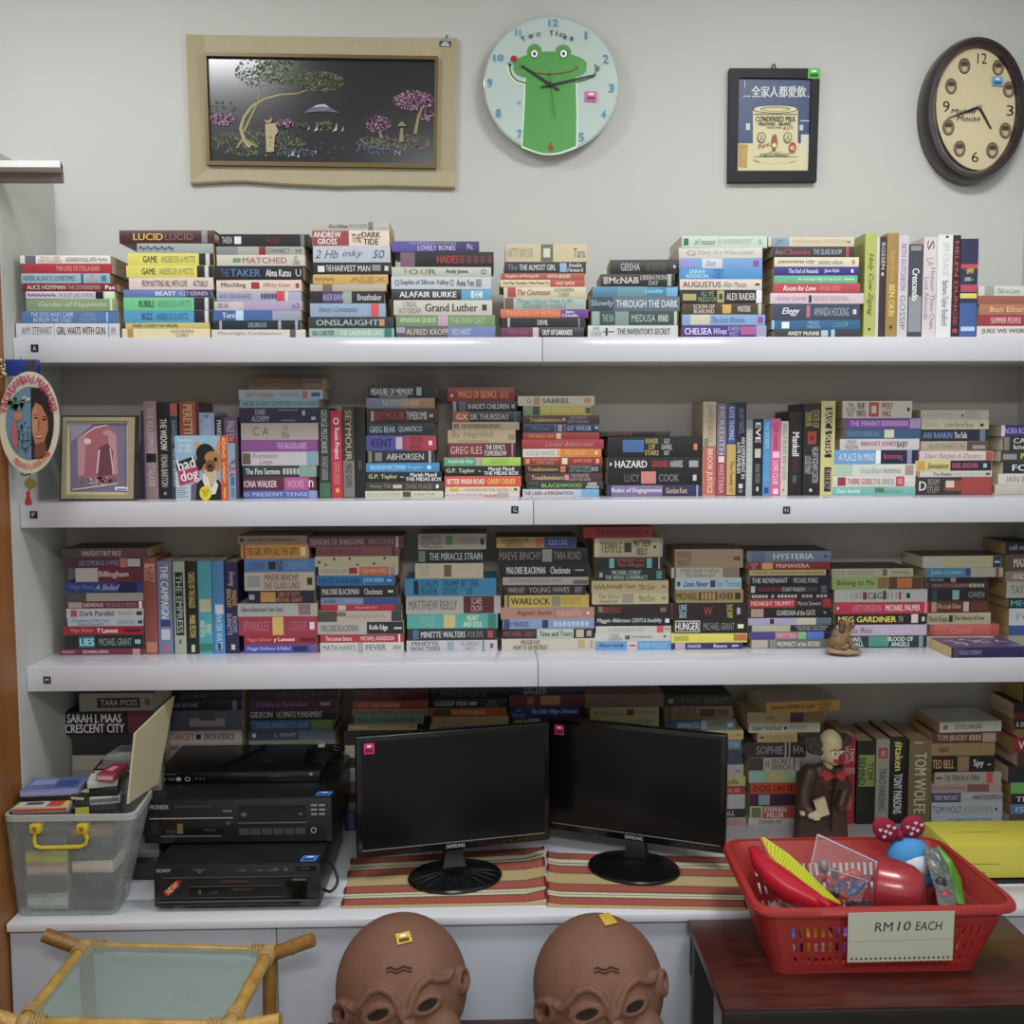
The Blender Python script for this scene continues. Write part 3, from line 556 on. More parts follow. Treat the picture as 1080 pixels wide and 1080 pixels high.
row('2f', 2, 'row around the pink spine', 875, Y2, [
 '135 222 245 b8a88c|=540 870 c06050|270 520 a08868 *JANE ROBERTA|=490 560 776 @.1,.4|560 860 e8c8b8 *BROOK JUSTICE', '228 292 262 787084|=600 870 a03848|280 600 b8b0c0 *MEREDITH|=610 650 dcc @.2,.8|660 860 d8a0a8 *WISTERIA', '295 357 258 2c3878|=530 870 c0a048|=270 520 445090 @.15,.85|280 500 b8c0e0 *KATE THOMAS|640 850 765020 *The Family O', '358 424 250 1c1c22|290 460 88a HILARY MANTEL|480 760 ccc *AN EXPERIMENT IN^LOVE FAMILIES|=795 825 ccc @.3,.7|=835 855 777 @.3,.7',
 '425 467 365 a8acac|=365 430 688ca0|460 800 c8ccc8 LITTLE FISH', '470 535 365 1a1a1e|385 520 dcdcdc *EVE|=560 620 bba @.2,.8|660 790 888 ANNA MAVEN|=815 845 ccc @.4,.6', '538 588 360 3a90c8|380 560 8cd *THE SECRETS|580 780 6ad ANNE CORNWALL|=820 860 248 @.2,.8', '590 655 358 d85890|390 570 903058 *LEXI HARRIS|=580 620 f0c0d8 @.2,.9|640 800 ecd *LOVE CLUB|=830 865 ecd @.3,.8', '657 706 375 c4bcb0|400 770 665 HOLLY BLACK RED GLOVE|=830 845 665 @.3,.5',
 '712 800 310 1c1a1c|450 610 dcdcdc *Mankell|620 720 6a3038 ITALIAN SHOES|=740 790 555 @.3,.6', '807 922 258 201e20|300 420 b0a048 *STATE OF^TERROR|=445 530 a03028 @.25,.75|=470 505 602020 @.4,.6|550 790 bbb HILLARY RODHAM CLINTON^LOUISE PENNY|=830 850 ccc @.4,.55', '925 1018 240 c4bc70|=285 620 1c1a18 @.28,.78|=685 850 1c1a18 @.28,.78|300 600 d0c890 *BASIC & SISTERS|700 835 a98 PETER ROY'], S2T+.0001)
s2('2g', 'sixth', 705,
 '95 472 195 c4bcb0|115 165 555 MAN^BOOKER^PRIZE|172 222 333 *HILARY^MANTEL|=238 292 b04838 @.08,.92|=252 278 c4bcb0 @.28,.72|305 365 a03028 *WOLF^HALL|=445 460 333 @.4,.6', '107 520 288 7a3c9c|=460 520 a890b8|135 300 c8a8d8 *THE MANNY|305 450 b090c8 -----------', '108 520 345 2c5c80|120 300 7898b0 LEONIE FOX MEMBERS ONLY|=322 375 cca @.1,.9', '82 512 400 c4bcbc|110 180 655 HELEN^FIELDING|195 385 a83068 *BRIDGET JONES|390 450 433 *BABY', '50 505 460 6098c8|=300 505 20203c|=275 302 e8f0f8|75 270 cdf A PLACE IN MIND|320 420 c05080 Boomerang|=445 470 88a',
 '48 495 538 c4ccc0|=50 150 a0c0a0|190 310 8a9878 Ursula Bloom|320 410 866 humorous|=435 480 a88878 @.1,.9', '45 490 602 ccc4bc|=68 112 982838 @.1,.9|120 255 a83040 *THERE GOES|258 375 889888 *THE BRIDE|=385 430 c03040 @.05,.95|395 420 edd VOX', '40 490 660 68b0a8|60 190 cee */Dear Imelda|=270 320 487848 @.3,.9|310 420 5a8860 /Sandra Sand')
s2('2g', 'seventh', 700,
 '520 888 245 bcb4a8|530 700 a89890 KATIE PIPER|=740 750 555 @.3,.6|755 840 998 ANITA^SHREVE', '525 888 297 c0b898|535 620 998 DIANA|650 805 554 /In the Path of Stone|=840 860 332 @.3,.6', '525 885 348 20283c|535 690 7088c0 *IAN RANKIN|700 770 ccc *The Falls|=840 870 678', '520 885 412 a89c84|=770 885 5a4838|=800 870 988 @.2,.6|560 760 887860 ALICE MUNRO TEA', '490 910 465 c8bcb8|=490 512 a83838|=872 908 b04840|540 850 a07878 /Dear Rachel A Decent', '490 905 515 c8bc70|=680 903 2c1c38|=500 540 c89030 @.1,.9|555 670 443 */Sensation|690 830 b85878 *ISABEL ASHDOWN|=858 878 8bc @.3,.7', '500 905 572 c0bcb4|=500 515 c64|585 690 554 *The Shelter|700 850 aa9 MARTIN PRUST|=870 895 654 @.3,.7', '488 905 605 3a3230|=650 800 8a4438 @.2,.8|=740 903 a03c38|=655 700 d0b8a8 @.4,.8|510 550 ccc *D|556 620 998 REAM^STUFF')
s2('2g', 'rightmost', 703,
 '955 1300 325 382c7c|=955 975 ccd|975 1150 a8a0d8 *NORA ROBERTS', '965 1290 388 2c302f|=970 1000 776|1020 1150 cbb *CATH^knows', '955 1300 465 3a3a38|=965 1040 888 @.2,.7|1062 1150 d0c030 *PAST', '965 1300 525 262a30|1015 1180 cdd *FOLK', '940 1300 590 c4c0b8|985 1180 a05858 IAIN BANKS', '920 1300 650 b8b0a0 hb')

# ---- third shelf
Y3 = YF+.114
def s3(zk, o, yb, *l, **k): stack(zk, 3, o+' stack on third shelf', yb, k.pop('Y', Y3), l, S3T+.0001, **k)
s3('3a', 'first', 645,
 '205 610 150 5a3c3c c3a2c2a|300 485 b0a8a0 *NAUGHTY BUT NICE|=215 295 443', '210 590 195 4a2c3c|=480 512 b86858|=515 575 aaa @.1,.9|285 475 98a LIES COME BACK A WHILE', '268 590 240 6a2838|=268 375 b0a8a8|380 520 c8b8c0 *Billingham|540 585 432 o', '215 590 307 2c3c80|=470 560 1c2450|245 355 7080b8 Magic Kitten|360 480 98a8d8 */A Belief', '230 592 357 504c4c|=320 590 9a948c', '232 590 397 6c2038|=234 300 a09890 @.1,.9|308 400 d8c8c8 *DEVIOUS|410 560 b08890 THE HOUSE OF SECRETS|=570 585 ddd',
 '225 592 430 b8b0b4|=245 275 a84848 @.15,.85|288 450 2c3458 *Dark Parallel|470 540 998 ~~~~|=558 585 333 @.3,.7', '230 590 475 a0acb8|250 430 456 A Companion to Many Years^Dickens Discovered|470 550 678 DEMONS|=565 585 333 @.3,.7', '212 590 512 98182c|245 350 d09098 Magic Kitten|370 470 edd *Y Lament|=500 580 601020 @.3,.7', '222 590 553 1c2426|=285 360 2a6c7c @.1,.9|290 356 9ddde8 *LIES|380 535 8a9a9c MICHAEL GRANT|=550 578 7ab @.35,.65', '192 592 618 702840|205 265 caa ROMANTIC|305 425 dbb *BECOMING DEMON|=540 575 b88')
row('3a', 3, 'standing row on third shelf', 648, Y3, [
 '595 656 195 8c4440 hb w.115|=222 235 c09070 @.1,.9|228 310 c8987c *MISTY^ISLES|=590 640 b07060 @.1,.9', '660 728 212 6a7898|230 480 d0d8ec *THE CAMPAIGN|=487 518 2c3c78 @.15,.85|=530 580 b8b8d0 @.2,.8|=610 640 b06080 @.3,.7', '735 790 212 98a490|=262 560 1c2420 @.15,.85|275 550 98a898 *THE EMPRESS|=580 600 564 @.4,.6', '795 850 210 181c1c|262 430 c8b848 *CASTLE OF THE EAGLES|465 570 c8b848 *MARK FELTON|=605 640 bb9 @.35,.65', '852 917 210 2c98a8|=390 450 b0b090 @.1,.9|490 570 c0d898 *HEART^AND SOUL|=600 635 276', '920 975 210 3c80b8|=415 460 c0c8d0 @.2,.9|460 630 b0d8f0 WATER WATER|=600 630 235 @.3,.7', '980 1040 215 28204c|260 330 c0b0c8 /Evening|342 430 c0a058 *MAEVE^BINCHY|460 560 aac KNOWS^BURNETTE|=605 630 bbb @.4,.7'], S3T+.0001, pap='b8a888')
s3('3b', 'second', 758,
 '85 480 108 9c8478|=95 120 443 @.3,.7|140 425 443 */Saturdays of awkwardness', '103 490 155 c08828|=115 130 a4402c|135 430 5a3818 *THE GIRL WITH ALL THE GIFTS|=445 472 cca @.2,.8', '122 525 235 4878b0|150 240 2c5080 ELEANOR|=260 300 223 @.2,.8|305 345 235 *LUX^VIN|370 480 79b VALENTINE', '123 523 310 b8ac98|=140 210 8a9498 @.2,.8|230 440 7a5038 *MAEVE BINCHY^THE GLASS LAKE|=480 510 332 @.3,.7', '145 520 412 20203c|=150 180 99a @.3,.7|=215 300 b88840 @.1,.9|303 455 c07840 *LINE OF DUTY^MICHAEL GRANT', '85 540 483 a8a8a4|=430 500 8a6870 @.1,.95|105 345 445 */How to Breed your Own Lizard|=510 535 aa8',
 '90 540 555 982c48|=283 345 c8a848|115 265 b86068 *SPARKLES|380 480 b86060 LOUISE BAGSHAWE|=495 522 e0c8c8 @.3,.7', '120 535 660 981c28|140 280 d08888 Maggie Stiefvater|290 410 edd *y Lament|=440 530 601020 @.3,.7', '122 540 710 4448a0|=400 480 222448 @.2,.8|=500 535 705080|140 385 a8b0e4 *Maggie Stiefvater & Ballad')
s3('3b', 'third', 755,
 '485 1025 110 6a3c40 c5a3838|500 805 c0a8a8 *SEASON OF SHADOWS|830 975 b89898 MARY LUTYENS|=985 1000 caa', '530 1000 172 7a4448|540 800 502830 FULL DARK IN SHADOWS|=965 980 422', '525 1000 222 b4ac88|=540 555 654 @.3,.6|=630 640 433 @.6,.9|=580 592 543 @.1,.3|=715 730 433 @.7,.9|=760 772 433 @.1,.3|=855 870 433 @.2,.4|=915 930 433 @.7,.9', '545 998 280 b8b098|=778 945 c06030|560 705 876 PAULA McCAIN|=718 765 982028 @.2,.9|790 930 ecb088 THE PARIS WIFE|=955 980 988', '535 978 328 1c6cb0|545 780 0e3460 *THE TEST IN OUR STARS|800 915 8cd0f0 *JOHN GREEN|=935 960 8cd0f0 @.4,.6', '550 988 385 262628|565 775 c8c8c8 *MALORIE BLACKMAN|805 910 ccc *Checkmate|=940 970 ccc @.4,.6',
 '558 1010 450 7888ac|=800 1008 3c4c90|575 640 234 AsAI|690 800 9ad VIENNA', '558 1020 490 a82838|=655 700 bba @.1,.9|=980 1018 445|750 880 e0b0b0 /Naturally Evie', '545 1020 525 b4a498|=545 650 4a4440|=960 1018 3a3c40|=650 700 765 @.5,.9|700 930 998 ~~~~~~~~', '540 1030 585 a8a4a0|=820 1028 262424|560 770 665 *MALORIE BLACKMAN|835 940 ddd *Knife Edge|=975 1020 bbb @.4,.55', '555 1030 655 a82830|585 735 ecc *The Lemon Sisters|785 975 dbb *MICHAEL ANDERSON|=1000 1010 ecc', '555 1030 700 bcbcb8|570 755 556 MATA HARI\'S|=768 800 999|815 930 667 *FEVER|=970 1015 999 @.3,.7')
s3('3c', 'fourth', 687,
 '128 480 88 9a948c c7a746c|=265 320 8a9a80|=270 305 4a7840 @.3,.9|140 250 554 MINETTE^WALTERS|330 430 887 TIDES|=450 468 222 @.3,.7', '125 462 168 161c18|=130 165 5a7868 @.1,.9|185 460 a8b8b0 *THE MIRACLE STRAIN', '112 465 238 bcb498|=262 300 6a5c48 @.1,.9|130 190 998 THE GIRL^IN BLUE', '60 532 315 2484b0|=105 130 124 @.1,.9|140 230 124c70 *CALM^RIVER|250 340 124c70 *TRUMP^STOIC|350 440 124c70 *BY THE^LK', '65 555 405 a8a4a0|=362 520 5a2028|80 330 6c6864 *MATTHEW REILLY|400 460 d0b0b0 SCARE^CROW', '70 540 495 40a098|=260 320 c0b070 @.05,.95|130 220 78b8a0 TAYLOR^CLARE|360 460 d0e0b0 *HEART^AND SOUL|=490 530 287868',
 '72 535 570 26282e|=100 130 468 @.1,.9|142 372 c0c0c0 *MINETTE WALTERS|385 465 888 FOX EVIL|=488 515 b03848 @.2,.8', '68 538 630 b4b4b8|=278 312 8a9ca8 @.1,.9|85 240 666 *MINETTE^WALTERS|345 445 889 THE CHAMELEON\'S^SHADOW|=460 470 777|=500 517 844 @.3,.7')
s3('3c', 'fifth', 687,
 '533 945 105 a88838 c4a3420|=780 943 2c3c78|=735 775 a85838 @.1,.9|555 700 543 *THE MURDERS OF THE^MIDDLE ROCK|800 900 79c *TULIP CAVE', '545 1005 160 201c1c|=770 820 888 @.1,.9|548 765 8a8480 MAEVE BINCHY|830 970 8a8480 TARA ROAD', '560 1003 240 18181a|585 785 d4d4d4 *MALORIE BLACKMAN|812 915 ccc *Checkmate|=940 985 aaa @.45,.55', '565 1010 310 a8a49c|=930 1008 665 @.1,.6|600 870 665 JUST MARRIED RACHEL FORD', '573 992 350 322a2a|595 680 aaa MARIE KEY|700 910 b0aaa0 YOUNG WIVES|=938 975 667 @.2,.8', '575 1012 402 c0a838|=585 600 765|608 810 1c1c1c *WARLOCK|=820 865 7a8a70 @.1,.9|875 975 a88020 *SCOTT',
 '555 1040 465 a87c6c|640 820 5a3028 */Regina\'s Secret|=835 838 766|845 970 d0a8a0 ROSIE RUSHTON|=1000 1015 dcc @.4,.6', '565 1040 525 7890b8|=570 600 346|570 700 346 *MARY FRANCES|=770 800 335 @.1,.9|830 1010 a8b8d0 --------', '565 1035 575 302428|=742 932 a8b8a8|=945 985 bba880 @.1,.9|=1000 1025 998 @.2,.8|570 735 8a5058 *MICHAEL GREY|755 925 443 *Time and Tours', '560 1045 625 b8b4a4|620 800 5a3028 *MAGGIE HAY^HOW TO SEE MISTRUST|=955 990 b89868 @.2,.9|=1020 1030 a86 @.2,.8')
s3('3d', 'sixth', 773,
 '35 445 60 9c2030|105 380 4a1018 *THE RAIN WEDDING|=400 420 4a1018 @.4,.6', '95 505 125 b0a480|=95 125 c8bc98|135 262 6a5c38 *TEMPLE|=275 318 333 @.25,.75|330 435 1c1c1c *MATTHEW^REILLY|=450 465 222 @.45,.6|=490 505 998', '98 510 235 202828|=185 215 6aa @.1,.9|232 400 b05048 *SCAREDY CAT^Mark Billington|=410 440 6aa @.1,.9|=480 487 bbb', '105 520 305 22302e|=125 145 9aa @.3,.7|160 415 b0c0bc *MICHAEL CORDY^THE VENUS CONSPIRACY|=468 500 4a9098 @.15,.85', '80 540 372 c0b07c|95 160 876 ~~~|165 345 654 */Eternally Yours|360 460 654 /Matt Dunn|=500 525 876 @.4,.6', '82 540 442 c0b488|=262 330 9a9480 @.1,.9|120 250 765 /The Good^Husband|360 460 654 /Matt Dunn|=500 525 876 @.4,.6',
 '95 548 508 2c1c1c|=120 145 776 @.3,.8|150 255 8a4030 *BRUNO|=490 525 765 @.3,.7', '105 550 575 1c2024|110 310 c0c4c0 */Maggie Alderson|320 500 c0c4c0 */CENTS & Sensibility|=520 545 ccc @.3,.7', '105 555 635 bcb8b0|=470 510 d04848|180 400 998 A MESSAGE OF ART|515 550 776 ep', '100 555 675 bcbab4|175 260 666 ROSES^CAMERON|=280 308 554 @.2,.7|320 440 765 Nursing Benedict|=510 525 555 @.4,.7', '103 555 722 5a94c8|=292 352 c8b8c0|=305 345 a44 @.4,.6|120 275 1c3c78 */Alison Gordy|370 530 8cd NINE UNCLES')
s3('3d', 'seventh', 765,
 '580 985 195 9c8468 r-2 c6a5a48|590 680 7a5040 *BARBARA^WRIGHT|=930 968 643 @.4,.6', '558 965 300 b8b0a0|=865 965 8a7868|=575 585 555|615 845 665 MARY JANE STAPLES^The Soldiers Girl', '582 978 358 a8c0d0|=592 610 345 @.3,.7|630 780 1c3c88 */Linen Never|=790 820 345 @.2,.8|825 970 3a80a8 Van Thomas', '585 988 425 a08850|590 715 2a2a28 *MICHAEL|=722 832 3a3024 @.2,.8|840 930 2a2a28 *ASHER|=938 972 3a3024 @.25,.75|735 820 a85 ----', '560 1010 500 2c2022|=560 566 6a2c2c|605 650 9bc *LINE^SIDE|750 805 903838 *W|890 925 b8b838 *DOC^TREE|=950 970 9ab @.3,.7', '580 1010 595 201e20|=575 728 ccc @.1,.92|=580 724 201e20 @.16,.86|582 722 dcdcdc *HUNGER @.24,.8|750 935 8a8a8a MICHAEL GRANT|=955 990 dd9 @.35,.65', '557 1012 675 d0c830|=930 1010 b86830 @.2,.9|575 660 a89820 -------', '560 985 728 3a2868|=580 640 b0a0b0|655 735 c8c0e0 *FRANCINE|810 890 d8d0f0 *Rivers|=920 960 aac @.35,.65')
s3('3e', 'eighth', 773,
 '100 605 205 687890 hb c403c3c|=130 205 586888|258 500 c4d0dc *HYSTERIA|=560 580 345 @.4,.6', '108 600 268 881c2c|=190 255 c0a050 @.1,.9|120 165 d0a0a0 KINGDOM^FARM|275 475 d8b898 *PRIMAVERA', '115 575 315 b0a460|130 560 654 */Frances Jones on a Good Question', '118 600 348 1e1c30|130 345 c0c0c0 *THE REVENANT|380 525 b0b0b0 *MICHAEL PUNKE', '118 600 405 241c20|=125 150 bbb @.1,.9|170 305 983038 *HOUSE OF ME|310 445 bbb *STUART PEARSON|450 520 666 DEVILS|=545 580 556', '120 605 452 201a1c|130 400 b0b0b0 ----- - ------|430 580 999 --- ---', '115 605 485 b02038|=393 555 241c20|=555 603 a01c30|125 380 dcc0b0 *MIDNIGHT TRUMPET|405 545 b0b0b0 Martin Stewart',
 '115 605 535 1c1818|=125 200 a88878 @.1,.9|278 510 b0b0a8 *GUARDIAN of the GATE|=560 575 887 @.4,.6', '108 605 595 a098b8|=400 515 b4b498|=515 603 566878|=238 262 223 @.2,.9', '110 605 637 22242c|=130 360 a8a488|390 585 b0b0b0 THE BLIND PATTERNS^MICHAEL MARQUE', '115 605 675 4a3c80|=270 400 a87080|=405 455 70b070|=460 560 4a70c0|=565 600 222|280 400 d8a098 *SPECTRA', '125 610 720 686460|=130 225 aaa498 @.05,.95|=245 250 aaa|=262 268 aaa|282 540 d0d0c8 *PROPHECY of the SISTERS')
s3('3e', 'ninth', 782,
 '610 1097 310 aca484 c3c3430|620 680 887 - - -|700 865 887 SOMMERMONTH|=915 940 564 @.1,.9|970 1070 776 Barbara Ewing', '612 1155 360 88a45c|=950 1153 5a3820|=885 945 8a6038 @.1,.95|=1000 1090 b86828 @.1,.9|640 865 2a3a1c Belong to Me', '625 1182 435 a8aca8|725 790 a66 LAS|=795 820 822 @.2,.8|825 910 433 *C&G|=915 935 433 @.2,.9|940 1000 987 - - -|=1010 1025 a33 @.2,.8|=1055 1078 222 @.3,.7', '628 1190 510 b02848|=640 652 ecc @.4,.6|735 905 d08898 LAST SURGEON|930 1140 ecc *MICHAEL PALMER|=1165 1180 d78', '628 1175 580 242222|=1085 1125 cba @.15,.95|=1148 1165 bbb @.3,.7|648 995 dcd028 *MEG GARDINER|1008 1035 aaa TH', '640 1178 645 b0a0b8|=700 704 667|710 850 766 *Ro Rio|870 1130 c4acd0 A GIRL CALLED UNITY', '640 1178 710 1c3434|=830 950 3a8878 @.1,.95|660 800 c4d4d0 *MICHAEL^MARSHALL|945 1095 ccdcd4 *BLOOD OF^ANGELS|=1130 1155 789')
s3('3f', 'tenth', 770,
 '470 945 235 b0ac94 r1 c5a3028 w.11|=895 943 223458|=475 545 a8b0a8 @.1,.9|600 855 b8b830 *LOVE EACH OTHER SIDE|=905 935 ccc @.4,.55', '490 955 305 3c80a0|=760 953 a8a494|520 710 9cd Julie Cohen|=730 760 347 @.2,.9|=910 930 844', '500 865 362 1c1c20|515 600 999 *PALMER|=640 670 a86', '510 870 390 4a2430|530 745 a88 PHOTOGRAPH|750 840 aa8 ----', '500 865 430 1c2426|=530 560 344|=650 690 7aa @.1,.9|745 840 888 *GWEN', '505 862 500 5a2824|=525 555 a86 @.1,.9|560 700 c09880 */The Lady Diana|=715 748 ba9 @.1,.9|760 850 843 WILSON', '500 880 572 a89c7c|510 620 332 *Nicole Krauss|=628 652 332 @.2,.8|660 840 332 *The History of Love', '515 930 640 a84848 hb|=540 880 b85850|640 760 d08080 Carnival', '497 900 712 b0a8a0', wd=.112, Y=Y3+.008)
s3('3f', 'rightmost', 770,
 '970 1300 150 1c1a20|990 1200 aab call me yours', '985 1300 225 5a4c40|1018 1200 d8d0c0 *MAX LORD', '968 1300 325 8a7c6c|1010 1180 d8ccc0 *ANDREWS', '975 1300 388 a8a8a0|1000 1200 665 TAYT BIRD', '988 1300 485 1c2c34|1000 1200 4aa4b0 *MEGAN', '990 1300 548 aab0b4|=1075 1085 444 @.4,.6|1030 1060 888 /v', '990 1300 650 2c4888|1080 1200 9bd HUNT', '985 1300 710 8a8478', wd=.108, Y=Y3+.010, pap='b09468')

# ---- books standing at the back of the worktop
Y4 = 2.465; GZ = CT+.0001
def s4(zk, o, *l, **k):
    """stack on the worktop; lines end with the last visible bottom edge, plain books carry it down to the worktop"""
    ox, oy, sc = ZO[zk]; l = list(l); yb = l.pop(); Y = k.pop('Y', Y4); b = parse(l[-1]); pxm = ox+(b['x0']+b['x1'])/2/sc
    yw = None
    lo, hi = 700, 1000
    for _ in range(40):
        m_ = (lo+hi)/2
        if P(pxm, m_, Y).z > GZ: lo = m_
        else: hi = m_
    yw = (lo-oy)*sc; gap = yw-yb; n = int(round(gap/(14.5*sc))) if gap > 5*sc else 0
    cols = ['8a8478', '3a3c44', '6a4a40', 'a09880', '2c3a50', '5a2c30', '9a9484']
    if n == 0: yw2 = yb
    else:
        for i in range(n): l.append(f"{b['x0']} {b['x1']} {yb+gap*i/n} {cols[(i+int(pxm)) % 7]} m|=0 0 333")
    stack(zk, 4, o, yw if n else yb, Y, [q.replace('|=0 0 333', '') for q in l], GZ, **k)
s4('4a', 'stack left of the players', '335 648 125 8a8878|=410 590 222 @.2,.75|425 580 b8b8a8 TARA MOSS @.3,.65|=610 635 654 @.3,.7', '268 650 200 1c1416 hb|=540 650 5a2428|275 525 c8c0bc *SARAH J. MAAS^CRESCENT CITY', '305 640 300 2a2826 m', 385, Y=2.33, wd=.14)
s4('4b', 'stack behind cardboard panel', '150 460 60 1c1e26|200 310 556 ALL SUMMER', '150 460 95 20242c|170 275 889 *A JIM BUTCHER|=420 440 778', '150 460 138 5a5c70|=240 390 9a9898 @.2,.6|=280 350 555 @.5,.9', '150 460 222 b0a498|162 262 9a2c28 *TARGET|=268 288 222 @.3,.7|300 430 332 *SIMON KERNICK', '150 460 275 9a9690|145 198 222 *SNAKE', 310, Y=2.485)
s4('4b', 'stack behind the disc player', '490 865 56 24142c|600 800 544 SECRETS', '490 860 92 4a2048|=790 830 988 @.3,.7|520 740 8a6898 *A Duke to Remember', '492 855 130 1e1a24|495 590 bbb *GIDEON|608 800 bbb *ULTIMATE PUNISHMENT', '498 845 178 3a6088|=755 843 6a8838|520 740 7ac YOU\'LL NEVER CUT SLEEP', '490 855 220 3a4858|=700 853 5a6a7c|=505 520 bba @.3,.7|600 690 9ab I, WHY', 262, Y=2.485)
s4('4c', 'stack behind left monitor edge', '100 440 75 4a1c1c|200 330 744 LADY', '95 440 128 98301c|=415 438 654 @.2,.8|120 170 c76 ANNA|180 310 d09868 *LUISA GARDNER', '92 440 168 7a8078|100 430 445 *KERI PLUM CAMELOT LEGACY SIX', '102 418 198 5a8070|115 380 345 MICHAEL FOSTER THE SONGS OF WATER|=395 408 453 @.4,.6', '72 388 237 a89868|85 160 dcc ~~~~|=365 378 543 @.4,.6', '55 400 265 2c2a2c m', '60 400 335 b0a890 m', '58 400 392 3a3430 m', '60 402 440 a09c94 m', '62 402 505 6a5444 m', '60 402 560 242226 m', '75 400 600 4a6a38 m', '60 402 642 223048|75 100 889 CEN^TURY', 735)
s4('4c', 'stack behind the left monitor', '450 800 72 202420|500 700 454 MASTERS', '455 800 118 1c2c2c|470 620 98a8a0 *GOSSIP PIER|=625 660 8a9 @.3,.7|700 760 687 DRIVEN^SIMON HAWKE', '445 795 158 a05020|=460 540 443 @.1,.9|545 700 d8b068 *THE KISS WHITE BRIDGES|=760 775 653 @.3,.6', '458 805 198 98905c|=770 785 764 @.4,.6', '448 800 232 908c84|465 660 444 *SAM BOURNE', 262)
s4('4c', 'stack behind where monitors meet', '800 1150 60 16203c|870 980 8a94a8 *TO THE^WORLD', '808 1150 98 5a2420|=950 1040 a07048 @.1,.9|=890 920 8a5838 @.2,.8', '812 1130 150 242c6c|825 880 889 Sue^Moorcroft|910 1120 b0b0c8 */The Little Village Christmas', '820 1120 203 2c2c40|=895 948 98788c @.1,.9|835 892 78b048 *PRP', 238)
s4('4d', 'stack behind right monitor middle', '245 605 95 6a5444 c8a7a68', '272 582 156 9c9468|=290 300 543 @.4,.6|310 420 665 ANNE DOUGLAS|=435 470 543 @.2,.8|480 570 665 Ramsey', '272 582 200 a0986c|380 560 776 ALL SUMMER', 240)
s4('4d', 'stack right of the right monitor', '610 915 100 2a2622|=625 650 776 @.3,.7|660 770 554 THE SIGNS|790 895 665 KEN FOLLETT', '615 920 150 7a6440|=770 835 3a3428 @.2,.8|=620 640 543|660 760 443 SEVEN^DEEPLY|840 900 332 *STORMS', '620 935 208 2c4c68|=800 933 6a7870|=775 800 a9a @.1,.9|665 770 a8b8b8 *UNWANTED|=895 920 9bc @.3,.7', '630 968 258 b8a060|700 850 765 TIFFEY ALLEN|=935 955 876 @.4,.6', '640 958 300 5a7484|890 950 9bc ESTER', '640 962 345 3c4858', '640 968 412 a09c94|=930 955 776 @.4,.6', '640 978 468 a8a058|900 945 554 *ella', '640 975 508 9c2c24|895 950 a66 --', '640 975 545 a8a498|=945 965 8a9 @.3,.7', '640 980 610 2c3034|880 930 bbb *ALL', '640 980 648 a08880|885 960 a65 SHAL', 685, pap='c0b496')
s4('4e', 'stack beside the clown figurine', '340 825 178 b88428 r7 w.13 cb0a898|365 660 3a3020 */Susannah Swift Plan to Script|675 770 443 LUNDIN^DAISY', '228 720 250 9c8c64|=500 585 4a2c38|=585 718 7a6434|345 400 765 ~~~', '238 690 318 a8a890|258 445 332 *Under One Roof|=460 480 332 @.3,.6|495 600 776 MAVIS LATOLN', '293 545 382 a89058|=308 335 443 @.4,.6|345 520 887040 DOMINIC HINE', '215 600 445 3a3232 hb|285 455 8a8278 *SOPHIE|=465 475 999|=490 500 999|520 590 999 *HA', '240 560 545 a0988c|=240 330 443c38|340 370 443 *THE|380 505 443 *SECRET^SPEECH|=520 530 555', '238 535 630 88a078|=370 460 a89c68|=240 330 78a898 @.1,.9', '250 560 708 b03818|270 520 3a1c14 *DOG ON IT', '245 560 782 3a2434|=300 370 7890a0 @.1,.95', '245 570 860 a8b080|=325 568 b04848|=255 315 6a6838 @.1,.9|335 475 d8ccb8 *STEPHEN^MILLER', '235 570 942 b0a8a0|300 450 443 *STEPHEN FRY', 985, pap='c0b090')
row('4f', 4, 'row right of the clown', 945, Y4, ['-8 65 375 98182c|440 550 d0a0a0 *TAMI^HOAG|=580 620 a86058|680 850 c87828 *DARK HORSE', '75 187 405 1c1c1a hb|=495 700 788838 @.1,.95|515 690 2a3818 *TOM^BEHIND', '190 270 395 8a847c|=450 520 a03828 @.15,.85|=468 505 8a847c @.35,.65|580 860 444 *TRACI HARDING', '274 370 380 161c22 hb|410 600 d0c038 *#taken|620 880 d0d4d8 *TONY PARSONS', '388 522 400 6a5c40 hb|=410 425 987 @.2,.6|480 880 b8ac90 *TOM WOLFE'], GZ, wd=.15, pap='a08c6c')
s4('4f', 'stack behind yellow box', '570 950 290 a8a8a0 r3 w.13 cb0b0a8|=590 620 665 @.3,.7|660 830 444 *LISTEN, DARLING', '530 935 352 5a2c28|=830 910 9a8878 @.1,.9|560 740 b0948 *TOM BRADBY|750 820 a87 ----'.replace('b0948', 'b09488'), '525 905 418 8c7048|=570 630 654 @.3,.7', '530 905 492 1c1814|=680 750 8a6848 @.05,.95|530 660 c09060 *TED BELL|775 838 ccc *Spy|=860 880 999 @.4,.5', '545 945 590 9a9488|=550 590 554 @.4,.6|600 815 443 *THE TERROR of LIVING|=855 892 c83838|=900 935 8a9a80 @.2,.8', '525 945 658 a08480|=740 870 7a4a50 @.1,.9|525 730 554 /Don\'t Tell Mummy', '525 950 712 a0a0a0|=525 700 3c3c5c|540 690 aac *TERRY PRATCHETT|770 945 444 *WINTERSMITH', '525 950 770 a0a8ac|530 705 445 TOM HOLT|720 890 899 -------|=905 920 333 @.4,.6', '525 945 852 98a8b0|620 890 345 /An Apple in the World', 890, pap='a88c64')
